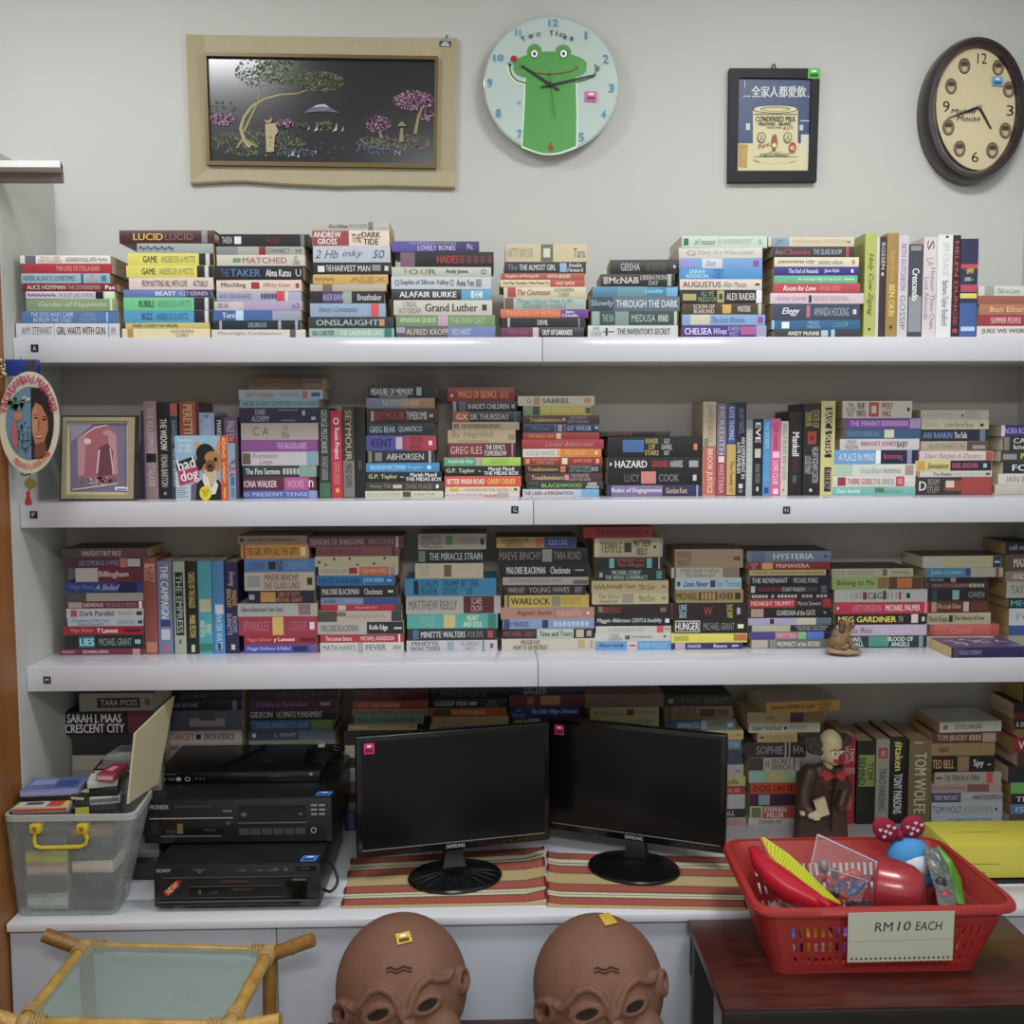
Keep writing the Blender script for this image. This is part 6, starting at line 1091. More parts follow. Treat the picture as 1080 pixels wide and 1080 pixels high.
lie('tall dark case standing against the cardboard panel', 112, 2.09, (.050, .060, .040), 8, '2a2a2c', '3a3a3c')
lie('pale grey case in the right of the box', 113, 2.095, (.058, .066, .016), 12, 'a8a8a4', 'b8b8b4', ((10, 10, 90, 40, '6c6c70'),))
lie('black case in the right of the box', 114, 2.095, (.056, .064, .018), 5, '222226', '1c1c20')
lie('white cassette box in the right of the box', 110, 2.09, (.058, .055, .014), 15, 'd0d0cc', 'c0c0bc', ((20, 20, 80, 70, 'b4b4b0'),))
lie('red cassette leaning near the cardboard panel', 120, 2.09, (.036, .070, .016), -6, 'a8283c', '8c5058', ((30, 30, 70, 70, 'd0a0a8'),))
# cases behind, next to the box: a second little pile
zA = zi
lie('olive tape box standing between the two piles in the storage box', 89, 2.075, (.030, .05, .052), 10, '3a3c34', '2c2e30', ((10, 60, 90, 95, 'b8b048'),))
lie('small black tape lying on the olive tape box', 90, 2.075, (.034, .05, .010), -14, '1e1e20', '2a2a2c', ((20, 20, 80, 60, 'c8c49c'),))
zA = CZ
xq = -.782
for i, (h, c_, e_, lab) in enumerate(((.05, '3a3a3c', '2c2c30', 'dark'), (.045, '8a8884', '6c6c6c', 'grey'), (.05, '4a4448', '3c3a40', 'charcoal'), (.05, '2e2c30', '242428', 'black'), (.045, '9a9690', '84827c', 'pale'))):
    case('disc_case', lab+' tape box in the pile behind the storage box', (xq, 2.245, zA), (.125, .085, h), (0, 0, R(i*3-4)), c_, e_, (), 'tape boxes behind the storage box'); zA += h+.0004
case('disc_case', 'brown and white open disc case behind the blue one', (xq-.01, 2.24, zA), (.13, .09, .012), (0, 0, R(6)), '8c8478', '1c1c1e', ((30, 20, 70, 80, 'c8c0b4'), (45, 40, 60, 60, '6a4c3c')), 'tape boxes behind the storage box'); zA += .0125
case('disc_case', 'clear disc case lying topmost at the back of the tape pile', (xq+.004, 2.235, zA), (.105, .085, .024), (0, 0, R(-5)), 'b0b0aa', '8c908e', ((10, 10, 90, 55, '7c7c7c'), (20, 60, 80, 85, 'd0ccc0')), 'tape boxes behind the storage box')
mb = MB(); A_ = P(133.5, 848, 2.03); B_ = P(165, 826, 2.15); C_ = P(182.5, 734, 2.195); D_ = P(141, 773.5, 2.05)
mb.slab([A_, B_, C_, D_], (.0035, .001, 0), mat('bdb291', .85, noise=.06, nscale=14)); A2 = A_.lerp(D_, .02); 
mb.tube([A_.lerp(D_, .5).lerp(B_.lerp(C_, .5), .62)+Vector((-.0005, 0, .06)), A_.lerp(B_, .62)+Vector((-.0005, 0, .01))], .0006, pl('a09470'), 5)
mb.build('cardboard_sheet', None, loc=tuple((A_+B_)/2), label='cream cardboard panel standing upright in the storage box', cat='cardboard', smooth=False)

# clown figurine
Z = (750, 710, 6.0); YW = 2.355; k = YW/1080/6
zc = CZ; c = at(Z, 690, 900, YW); yref = 1005.0
for _ in range(30): yref += (at(Z, 690, yref, YW).z-zc)/k*.8
def Wc(x, y, dy=0): return (c.x+(x-690)*k, YW+dy, zc+(yref-y)*k)
t = thing('clown_figurine', 'clown figurine in a brown coat with red bow tie holding a cream book', 'figurine', (c.x, YW, zc))
coat = mat('4a322a', .45, noise=.25, nscale=30); skin = mat('d8c9a0', .45, noise=.05); redm = mat('b0202c', .35, noise=.1); hair = mat('4a3c38', .8, noise=.35, nscale=120)
mb = MB(); sec = [(1080, 170, 120), (985, 172, 115), (900, 165, 112), (800, 158, 105), (700, 150, 98), (640, 138, 90), (590, 108, 74), (560, 70, 56), (545, 40, 40)]
sec = [(yref-1, 178, 122)]+[s for s in sec if s[0] < yref-40]
n = 40; vs = []
for i, (y, rx, ry) in enumerate(sec):
    cx_ = 690+(y-700)*.02+(10 if y < 700 else 0)
    for j in range(n):
        a = 2*PI*j/n; f = 1+(.04*math.sin(a*7+1)+.03*math.sin(a*12))*min(1, max(0, (y-560)/300)); vs.append(Wc(cx_+rx*f*math.cos(a), y, k*ry*.62*f*math.sin(a)))
mb.add(vs, [(i*n+j, i*n+(j+1) % n, (i+1)*n+(j+1) % n, (i+1)*n+j) for i in range(len(sec)-1) for j in range(n)]+[list(range(n-1, -1, -1)), list(range((len(sec)-1)*n, len(sec)*n))], coat)
mb.tube([Wc(752, 600, -.026), Wc(748, 700, -.0275), Wc(742, 820, -.029), Wc(738, 960, -.030)], [.0018, .003, .003, .003], mat('2c1c18', .5), 8)
mb.prism([Wc(640, 620, -.0225), Wc(700, 700, -.027), Wc(745, 690, -.0275), Wc(720, 600, -.024)], (0, .004, 0), mat('452f28', .5)); mb.prism([Wc(770, 610, -.024), Wc(760, 690, -.0275), Wc(830, 700, -.024), Wc(850, 640, -.018)], (0, .004, 0), mat('452f28', .5))
mb.build('coat', t, angle=60)
blob([(Wc(580, 640), (.020, .020, .020))], .003, coat, 'sleeve', t, 5, [(Wc(610, 600, -.004), Wc(565, 720, -.016), .022, .020), (Wc(565, 720, -.016), Wc(560, 800, -.026), .020, .0185), (Wc(560, 800, -.026), Wc(600, 835, -.040), .018, .0135)])
blob([(Wc(830, 660), (.016, .018, .020))], .003, coat, 'sleeve', t, 5, [(Wc(800, 605, 0), Wc(848, 700, -.006), .019, .017), (Wc(848, 700, -.006), Wc(800, 800, -.024), .017, .014)])
blob([(Wc(742, 405, -.006), (.0275, .028, .035)), (Wc(752, 475, -.012), (.0245, .024, .021)), (Wc(765, 505, -.017), (.014, .013, .012)), (Wc(705, 470, -.004), (.013, .016, .018))], .0018, skin, 'head', t, 5, [(Wc(735, 500, -.004), Wc(735, 560, .0), .0125, .013)])
mb = MB(); mb.ball(Wc(787, 468, -.040), .0072, redm, 16); mb.build('nose', t)
mb = MB(); mb.tube([Wc(740, 482, -.0335), Wc(752, 497, -.0365), Wc(775, 503, -.0375), Wc(800, 496, -.035), Wc(818, 472, -.029)], [.0018, .0042, .0048, .004, .0015], redm, 10); mb.build('mouth', t)
mb = MB()
for x, y, dy in ((742, 446, -.0335), (797, 440, -.0325)):
    mb.ball(Wc(x, y, dy), (.0058, .002, .0042), pl('f0ece0'), 12); mb.ball(Wc(x+4, y, dy-.0018), (.0024, .0012, .003), pl('241a16', .2), 10)
    mb.tube([Wc(x-22, y-14, dy+.002), Wc(x, y-26, dy), Wc(x+22, y-14, dy+.002)], .0011, pl('5a3c2c'), 6)
mb.build('eyes', t)
mb = MB(); mb.ball(Wc(681, 472, -.006), (.0045, .006, .009), skin, 12); mb.build('ear', t)
r0 = random.Random(9)
def lump(cx_, cy_, n_, rr_): return [(Wc(cx_+r0.uniform(-1, 1)*rr_, cy_+r0.uniform(-1, 1)*rr_*.8, r0.uniform(-.014, .014)), (.0085, .0085, .0085)) for _ in range(n_)]
blob(lump(618, 412, 26, 56)+lump(650, 400, 6, 20), .0018, hair, 'hair', t, 2); blob(lump(838, 388, 14, 26), .0018, hair, 'hair', t, 2)
mb = MB()
for sx in (-1, 1):
    cx_ = 755; pts = [Wc(cx_+sx*8, 588, -.030), Wc(cx_+sx*70, 560, -.024), Wc(cx_+sx*88, 600, -.020), Wc(cx_+sx*52, 640, -.026), Wc(cx_+sx*8, 606, -.031)]
    if sx > 0: pts = pts[::-1]
    mb.prism(pts, (0, .008, 0), mat('b83c44', .4, noise=.35, nscale=60))
mb.ball(Wc(755, 597, -.031), (.0055, .005, .006), mat('8c2830', .4), 12); mb.build('bow_tie', t, angle=50)
mb = MB(); mb.slab([Wc(600, 745, -.052), Wc(672, 718, -.050), Wc(706, 830, -.050), Wc(636, 850, -.052)], (0, .010, 0), mat('cfc39c', .5, noise=.12, nscale=60)); mb.build('held_book', t, smooth=False, label='small cream book held against the coat')
blob([(Wc(592, 838, -.047), (.0095, .008, .0085)), (Wc(545, 830, -.034), (.008, .010, .009))], .0014, skin, 'hand', t, 2, [(Wc(598+i*3, 822+i*12, -.053), Wc(634+i*2-abs(i-1)*3, 816+i*13, -.0555), .0030, .0025) for i in range(4)]+[(Wc(590, 826, -.050), Wc(618, 800, -.055), .0034, .0028)])
mb = MB()
for y in (790, 890): mb.lathe([(.0045, 0), (.005, .0015), (.003, .0025)], Vector(Wc(708, y, -.0325)), pl('241814', .3), 14, M=Mx)
mb.build('button', t)

# yellow box at the right
Yy = 2.125; zt = P(1045, 891, Yy).z; xl = P(1001, 915, Yy).x
t = thing('cardboard_box', 'bright yellow cardboard box on the worktop behind the red basket', 'box', (xl+.12, Yy, CZ+.0098))
ym = mat('d4ca50', .4, noise=.03); mb = MB(); mb.rbox(xl, xl+.26, Yy, Yy+.135, CZ+.0098, zt, ym, .0015); mb.build('box', t)
mb = MB(); d = Decal(mb, (xl, Yy, zt), (.26/260, 0, 0), (0, 0, -.001), NF); d.line([(30, 42), (110, 43)], 1.2, pl('6c6420')); d.rect(60, 62, 80, 80, pl('b0a040')); d.rect(60, 61, 80, 62, pl('4c4820')); mb.build('print', t, smooth=False)
mb = MB(); d = Decal(mb, (xl, Yy, zt), (.001, 0, 0), (0, .001, 0), (0, 0, 1)); d.o2 = (0, 0); d2 = d; d.uy = Vector((0, .001, 0)); d.line([(40, 70), (140, 70)], 3, pl('8c8028')); mb.build('lid_print', t, smooth=False)
mb = MB(); mb.rbox(xl-.01, xl+.28, Yy-.008, Yy+.14, CZ, CZ+.0062, pl('161618'), .002); mb.build('tray', None, loc=(xl+.12, Yy+.06, CZ), label='thin black tray under the yellow cardboard box', cat='tray')

# ------------------------------------------------------------------ dark table with the red basket
zt = P(725, 969.7, 2.0).z
zt = min(zt, CT-.003)
tb = [PZ(725, 970, zt), PZ(1060, 966.5, zt)]; yb_ = min(tb[0].y, YC-.004); x0, x1 = tb[0].x, tb[1].x; yf = PZ(900, 1062, zt).y
mah = wood('mahogany', '2e120e', '5c2a22', (2.2, 16, 16), .35, 3); dkm = mat('17120f', .4, noise=.1)
t = thing('side_table', 'dark red wooden side table holding the red basket', 'table', ((x0+x1)/2, (yf+yb_)/2, 0))
mb = MB(); mb.rbox(x0, x1, yf, yb_, zt-.020, zt, mah, .002); mb.build('tabletop', t)
mb = MB(); mb.rbox(x0-.004, x1+.004, yf-.006, yf-.0005, zt-.03, zt-.003, dkm, .003); mb.rbox(x0+.004, x1-.004, yf+.002, yf+.012, zt-.11, zt-.0205, dkm, .003); mb.rbox(x0+.004, x1-.004, yb_-.016, yb_-.006, zt-.11, zt-.0205, dkm, .003); mb.build('apron', t)
for x in (x0+.025, x1-.025):
    for y in (yf+.03, yb_-.035): mb = MB(); mb.rbox(x-.02, x+.02, y-.016, y+.016, .0005, zt-.0206, dkm, .003); mb.build('leg', t)

zr = P(937, 957, 1.75).z; zb = zt+.0004
rb = mat('a6322f', .32, noise=.04, coat=.25)
rim4 = [P(801, 958, 1.75), P(1074, 953, 1.75), P(966, 878, 2.06), P(765, 881, 2.06)]
rim4[2].x = P(985, 878, 2.06).x
ctr = sum(rim4, Vector())/4
bot4 = [Vector((rim4[0].x+.040, rim4[0].y+.035, 0)), Vector((rim4[1].x-.050, rim4[1].y+.035, 0)), Vector((rim4[2].x-.045, 1.985, 0)), Vector((rim4[3].x+.035, 1.985, 0))]
t = thing('plastic_basket', 'red slotted plastic basket of assorted toys on the dark table', 'basket', (ctr.x, ctr.y, zb))
def outline(c4_, r, z, per=26, nc=4):
    o = []; c4_ = [Vector((p.x, p.y, z)) for p in c4_]
    for i in range(4):
        p, a, b = c4_[i], c4_[i-1], c4_[(i+1) % 4]; u = (a-p).normalized()*r; v = (b-p).normalized()*r; e = (c4_[(i+1) % 4]+(p-b).normalized()*r)
        for k in range(nc): s = k/nc; o.append(((p+u)*(1-s)**2+2*p*s*(1-s)+(p+v)*s*s, 0))
        st = p+v
        for k in range(per*2): o.append((st.lerp(e, k/(per*2)), 1 if k % 2 else 0))
    return o
lo = outline(bot4, .03, zb+.003); hi = outline(rim4, .045, zr)
n = len(lo); mb = MB(); rows = [(0, .12, 0), (.12, .24, 1), (.24, .32, 0), (.32, .46, 1), (.46, .54, 0), (.54, .70, 1), (.70, 1.0, 0)]
def bp(k, v): return lo[k % n][0].lerp(hi[k % n][0], v)
cz_ = Vector((ctr.x, ctr.y, 0))
for v0, v1, slot in rows:
    for k in range(n):
        if slot and lo[k][1]: continue
        a, b, c_, d_ = bp(k, v0), bp(k+1, v0), bp(k+1, v1), bp(k, v1)
        inw = Vector((cz_.x-a.x, cz_.y-a.y, 0)).normalized()*.0022
        mb.slab([a, b, c_, d_], inw, rb)
mb.build('wall', t, smooth=False)
mb = MB(); ol = [p for p, _ in lo]; mb.prism([p+Vector((0, 0, -.0028)) for p in ol], (0, 0, .003), rb); mb.build('bottom', t, smooth=False)
mb = MB(); hp = [p for p, _ in hi]; sec = [(0, -.012), (.011, -.013), (.013, -.008), (.009, 0), (-.003, .001), (-.004, -.010)]
vs = []
for p in hp:
    o_ = Vector((p.x-cz_.x, p.y-cz_.y, 0)).normalized()
    for a, b in sec: vs.append(p+o_*a+Vector((0, 0, b)))
q = len(sec); mb.add(vs, [(i*q+j, i*q+(j+1) % q, ((i+1) % n)*q+(j+1) % q, ((i+1) % n)*q+j) for i in range(n) for j in range(q)], rb); mb.build('rim', t, angle=40)
# price card
Z = (740, 840, 3.176)
def fy(z): s = (z-zb)/(zr-zb); return (rim4[0].y+.035)*(1-s)+rim4[0].y*s-.0155
tq = [at(Z, x, y, 1.733) for x, y in ((491, 391), (848, 384))]; bq = [at(Z, x, y, 1.750) for x, y in ((846, 571), (488, 556))]
bq[0] = tq[1]+(bq[1]-tq[0])
nn = (tq[1]-tq[0]).cross(bq[1]-tq[0]).normalized(); nn = nn if nn.y < 0 else -nn
t = thing('price_card', 'white handwritten card reading RM 10 EACH hung on the red basket', 'sign', tuple((tq[0]+tq[1])/2))
mb = MB(); mb.slab([tq[0], tq[1], bq[0], bq[1]], -nn*.0006, mat('c9cdb8', .7, noise=.03)); d = Decal(mb, tq[0], (tq[1]-tq[0])/358, (bq[1]-tq[0])/172, nn)
ink = mat('26282a', .6, noise=0); d.text(90, 34, 152, 66, 'RM', ink, shear=.1); d.text(166, 32, 212, 64, '10', ink, shear=.15); d.text(228, 34, 318, 64, 'EACH', ink, shear=.15)
for i in range(21): d.ell(14+i*16.4, 160, 4, 4, mat('3a1416', .6), n=8, up=False)
d.line([(0, 100), (358, 96)], 1.5, pl('a8ac9c'))
mb.build('card', t, smooth=False)

# toys in the basket
Z = (740, 840, 3.176); zi = zb+.004
def Bk(x, y, Y): return at(Z, x, y, Y)
# filler toys seen through the slots
fc = [('3c64b8', 'blue'), ('c8a030', 'yellow'), ('7c5aa0', 'purple'), ('d8d4cc', 'white'), ('4c8c4c', 'green'), ('d0784c', 'orange')]
for i in range(6):
    fx = bot4[0].x+.035+i*(bot4[1].x-bot4[0].x-.07)/5; h_, nm = fc[i]
    mb = MB(); mb.rbox(fx-.026, fx+.026, 1.822, 1.875, zi, zi+.05, mat(h_, .4, noise=.25, nscale=60), .010, 3); d = Decal(mb, (fx-.02, 1.822, zi+.04), (.0004, 0, 0), (0, 0, -.0003), NF); d.ell(50, 50, 34, 34, pl('d8d4cc')); d.ell(50, 50, 18, 18, pl(fc[(i+2) % 6][0]))
    mb.build('toy_block', None, loc=(fx, 1.85, zi), label=nm+' toy block seen through the front slots of the basket', cat='toy', group='toy blocks low in the basket')
for i in range(4):
    fx = bot4[0].x+.065+i*.078; h_, nm = [('b8b4a8', 'grey'), ('8a2c34', 'dark red'), ('3c3c44', 'charcoal'), ('6a8cb0', 'pale blue')][i]
    mb = MB(); mb.rbox(fx-.036, fx+.036, 1.89, 1.955, zi, zi+.055, mat(h_, .4, noise=.2, nscale=40), .012, 3); mb.build('toy_block', None, loc=(fx, 1.93, zi), label=nm+' toy block at the back inside the basket', cat='toy', group='toy blocks low in the basket')
# red scoop with yellow net
t = thing('toy_racket', 'red plastic toy scoop with a yellow net leaning in the basket', 'toy', tuple(Bk(320, 330, 1.85)))
Q = [(Bk(180, 162, 1.99), .010), (Bk(212, 212, 1.96), .026), (Bk(262, 262, 1.925), .037), (Bk(325, 312, 1.89), .038), (Bk(390, 345, 1.845), .028), (Bk(446, 366, 1.805), .012)]
sh = mat('b81c30', .3, noise=.05, coat=.4)
mb = MB(); N_ = len(Q); ax = [p for p, _ in Q]; vs = []; m_ = 14
for i, (p, r_) in enumerate(Q):
    tg = (ax[min(i+1, N_-1)]-ax[max(i-1, 0)]).normalized(); u = Vector((.75, -.2, .62)); u = (u-tg*u.dot(tg)).normalized(); v = tg.cross(u)
    for j in range(m_): a = 2*PI*j/m_; vs.append(p-u*.010+u*math.cos(a)*r_*.75+v*math.sin(a)*r_)
mb.add(vs, [(i*m_+j, i*m_+(j+1) % m_, (i+1)*m_+(j+1) % m_, (i+1)*m_+j) for i in range(N_-1) for j in range(m_)]+[list(range(m_-1, -1, -1)), list(range((N_-1)*m_, N_*m_))], sh); mb.build('shell', t, angle=60)
net = bpy.data.materials.new('net'); net.use_nodes = True; nt = net.node_tree; b_ = nt.nodes['Principled BSDF']; ck_ = nt.nodes.new('ShaderNodeTexChecker'); tc = nt.nodes.new('ShaderNodeTexCoord'); ck_.inputs['Scale'].default_value = 330; ck_.inputs[1].default_value = (*hexl('e0e030'), 1); ck_.inputs[2].default_value = (*hexl('8c9420'), 1); nt.links.new(tc.outputs['Object'], ck_.inputs[0]); nt.links.new(ck_.outputs[0], b_.inputs['Base Color'])
mb = MB(); L_ = [Bk(x, y, Y) for x, y, Y in ((195, 138, 1.995), (225, 200, 1.965), (290, 265, 1.925), (360, 318, 1.885), (458, 363, 1.80))]; R_ = [Bk(x, y, Y) for x, y, Y in ((205, 137, 2.0), (290, 195, 1.975), (350, 250, 1.94), (400, 300, 1.90), (462, 358, 1.805))]
mb.add(L_+R_, [(i, i+1, 5+i+1, 5+i) for i in range(4)], net); mb.add([p+Vector((0, .002, -.002)) for p in L_+R_], [(5+i, 5+i+1, i+1, i) for i in range(4)], net); mb.build('net', t, label='yellow net')
mb = MB(); mb.tube([L_[0], L_[1], L_[2], L_[3], L_[4]], .0028, sh, 8); mb.tube([R_[0], R_[1], R_[2], R_[3], R_[4]], .0022, mat('b8c83c', .4), 8); mb.tube([Bk(335, 310, 1.86), Bk(380, 340, 1.83), Bk(430, 372, 1.79)], .005, sh, 8); mb.build('frame', t)
# clear bag of small toys
cp = bpy.data.materials.new('clear_film'); cp.use_nodes = True; nt = cp.node_tree; b_ = nt.nodes['Principled BSDF']; b_.inputs['Base Color'].default_value = (.75, .75, .78, 1); b_.inputs['Roughness'].default_value = .12
tp = nt.nodes.new('ShaderNodeBsdfTransparent'); ms = nt.nodes.new('ShaderNodeMixShader'); ms.inputs[0].default_value = .89; nt.links.new(b_.outputs[0], ms.inputs[1]); nt.links.new(tp.outputs[0], ms.inputs[2]); nt.links.new(ms.outputs[0], nt.nodes['Material Output'].inputs[0])
t = thing('toy_bag', 'clear plastic bag of small red and blue toys in the basket', 'bag', tuple(Bk(470, 330, 1.88)))
F = [Bk(368, 225, 1.955), Bk(560, 285, 1.895), Bk(530, 358, 1.88), Bk(375, 290, 1.93)]; Bq = [Bk(388, 128, 2.015), Bk(608, 230, 1.96), Bk(615, 262, 1.945), Bk(560, 300, 1.96)]
mb = MB(); mb.add([F[0], F[1], F[2], F[3], Bq[0], Bq[1]], [(0, 1, 2, 3), (4, 5, 1, 0), (1, 5, 2), (4, 0, 3)], cp); mb.build('film', t, smooth=False)
mb = MB(); mb.tube([Bq[0], Bq[1]], .0022, mat('9a96a0', .2), 8); mb.tube([F[0], F[1]], .0012, mat('b0acb4', .2), 8); mb.tube([Bq[0], F[0]], .0012, mat('b0acb4', .2), 8); mb.build('seal', t)
r0 = random.Random(12)
for i, (x, y, h_, s) in enumerate(((410, 235, '8a8288', .014), (440, 255, '5a545c', .013), (480, 268, 'b02c34', .016), (515, 262, 'b8343c', .015), (470, 300, '24407c', .014), (510, 320, '2c4c8c', .013), (430, 290, '9a3038', .012), (400, 270, '8c2c38', .012), (530, 300, '5c3c6c', .013), (450, 320, '3c3c48', .012), (505, 295, '2858a0', .012))):
    p = Bk(x, y, 1.945-.02*(y-230)/90); mb = MB(); M3 = Matrix.Rotation(r0.uniform(0, 3), 3, 'Y')
    if i % 3 == 0: mb.ball(p, (s*1.1, s*.8, s*.7), mat(h_, .3, noise=.1), 14, M3)
    elif i % 3 == 1: mb.lathe([(s*.4, 0), (s*.9, .003), (s*.9, .006), (s*.4, .009)], p, mat(h_, .3, noise=.1), 16, M=M3)
    else: mb.tube([p+Vector((-s, 0, -s*.4)), p, p+Vector((s, .002, s*.5))], [s*.35, s*.6, s*.3], mat(h_, .3, noise=.1), 10)
    mb.build('small_toy', t)
# red bowl tipped on its side
p0 = Bk(590, 300, 1.865); p1 = Bk(728, 330, 1.83); axv = (p1-p0).normalized(); zq = axv.to_track_quat('Z', 'Y').to_matrix()
mb = MB(); bowl = mat('9a2c34', .28, metal=.1, noise=.04, coat=.4); mb.lathe([(.052, -.002), (.059, 0), (.056, .004), (.055, .036), (.050, .060), (.038, .078), (.014, .085), (.001, .0855)], p0, bowl, 44, M=zq); mb.f[-2:] = mb.f[-2:]
mb.build('bowl', None, loc=tuple(p0), label='shiny dark red bowl tipped over among the toys', cat='bowl')
# plain blue and white soft ball (character toy left out) and heart-patterned bow
pb = Bk(694, 200, 1.985); mb = MB(); pbl = mat('4a94d0', .9, noise=.08, nscale=120); pwh = mat('d4dce4', .9, noise=.06, nscale=120); mb.ball(pb, (.043, .038, .040), pbl, 28); mb.ball(pb+Vector((.006, -.012, -.010)), (.038, .036, .031), pwh, 24); mb.ball(pb+Vector((.030, -.028, -.030)), (.024, .02, .02), pbl, 16)
mb.build('plush_ball', None, loc=tuple(pb), label='blue and white soft plush ball behind the red bowl', cat='toy')
t = thing('fabric_bow', 'crimson fabric bow with white hearts at the back of the basket', 'bow', tuple(Bk(665, 125, 2.0)))
fab = mat('8e1638', .85, noise=.1, nscale=150); fw = pl('e0d4d8', .8)
for j, (x, y, a, rx_, rz_) in enumerate(((615, 112, .75, .030, .023), (706, 102, -.55, .025, .024))):
    mb = MB(); c_ = Bk(x, y, 1.985); M3 = Matrix.Rotation(a, 3, 'Y'); mb.ball(c_, (rx_, .011, rz_), fab, 24, M3); d = Decal(mb, c_+Vector((0, -.0112, 0)), (.001, 0, 0), (0, 0, -.001), NF)
    for hx, hy in ((-14, -4), (2, -12), (6, 3), (-6, 10), (14, -8), (-3, -1)):
        hs = 4.0; d.poly([(hx, hy+hs), (hx-hs, hy-hs*.1), (hx-hs*.8, hy-hs*.8), (hx-hs*.3, hy-hs*.9), (hx, hy-hs*.4), (hx+hs*.3, hy-hs*.9), (hx+hs*.8, hy-hs*.8), (hx+hs, hy-hs*.1)], fw, False)
    mb.build('bow_loop', t)
mb = MB(); mb.ball(Bk(662, 128, 1.985), (.008, .012, .011), fab, 14); mb.build('knot', t)
# film-wrapped toy with green backing
t = thing('wrapped_toy', 'film-wrapped toy with green edge standing right of the bowl', 'toy', tuple(Bk(820, 330, 1.86)))
gq = [Bk(x, y, Y) for x, y, Y in ((790, 165, 1.955), (835, 215, 1.93), (868, 280, 1.89), (880, 362, 1.80), (858, 358, 1.80), (838, 290, 1.88), (815, 230, 1.925))]
mb = MB(); mb.prism(gq, (.004, .008, 0), mat('5a9a34', .4, noise=.08)); mb.build('backing', t, smooth=False)
fq = [(745, 165, 1.95), (790, 162, 1.955), (838, 250, 1.91), (852, 356, 1.80), (790, 362, 1.80), (770, 270, 1.87)]
foil = mat('8c8e8c', .18, metal=.55, noise=.75, nscale=110); mb = MB(); vs = []
r0 = random.Random(21); G = 9
Lf = [Bk(*p) for p in ((745, 165, 1.95), (758, 230, 1.905), (775, 290, 1.86), (795, 362, 1.80))]; Rf = [Bk(*p) for p in ((790, 162, 1.955), (822, 225, 1.92), (842, 285, 1.88), (858, 358, 1.80))]
for i in range(G+1):
    s = i/G*3; k0 = min(2, int(s)); f = s-k0; a = Lf[k0].lerp(Lf[k0+1], f); b = Rf[k0].lerp(Rf[k0+1], f)
    for j in range(7): q_ = a.lerp(b, j/6); vs.append(q_+Vector((0, -.012*math.sin(PI*j/6)+r0.uniform(-.004, .004), r0.uniform(-.002, .002))))
mb.add(vs, [(i*7+j, i*7+j+1, (i+1)*7+j+1, (i+1)*7+j) for i in range(G) for j in range(6)], foil); mb.build('film_wrap', t, smooth=False)
mb = MB(); mb.ball(Bk(800, 300, 1.862), (.012, .010, .018), mat('2c3444', .4), 14); mb.ball(Bk(815, 335, 1.835), (.012, .010, .012), mat('a83040', .4), 14); mb.build('contents', t)

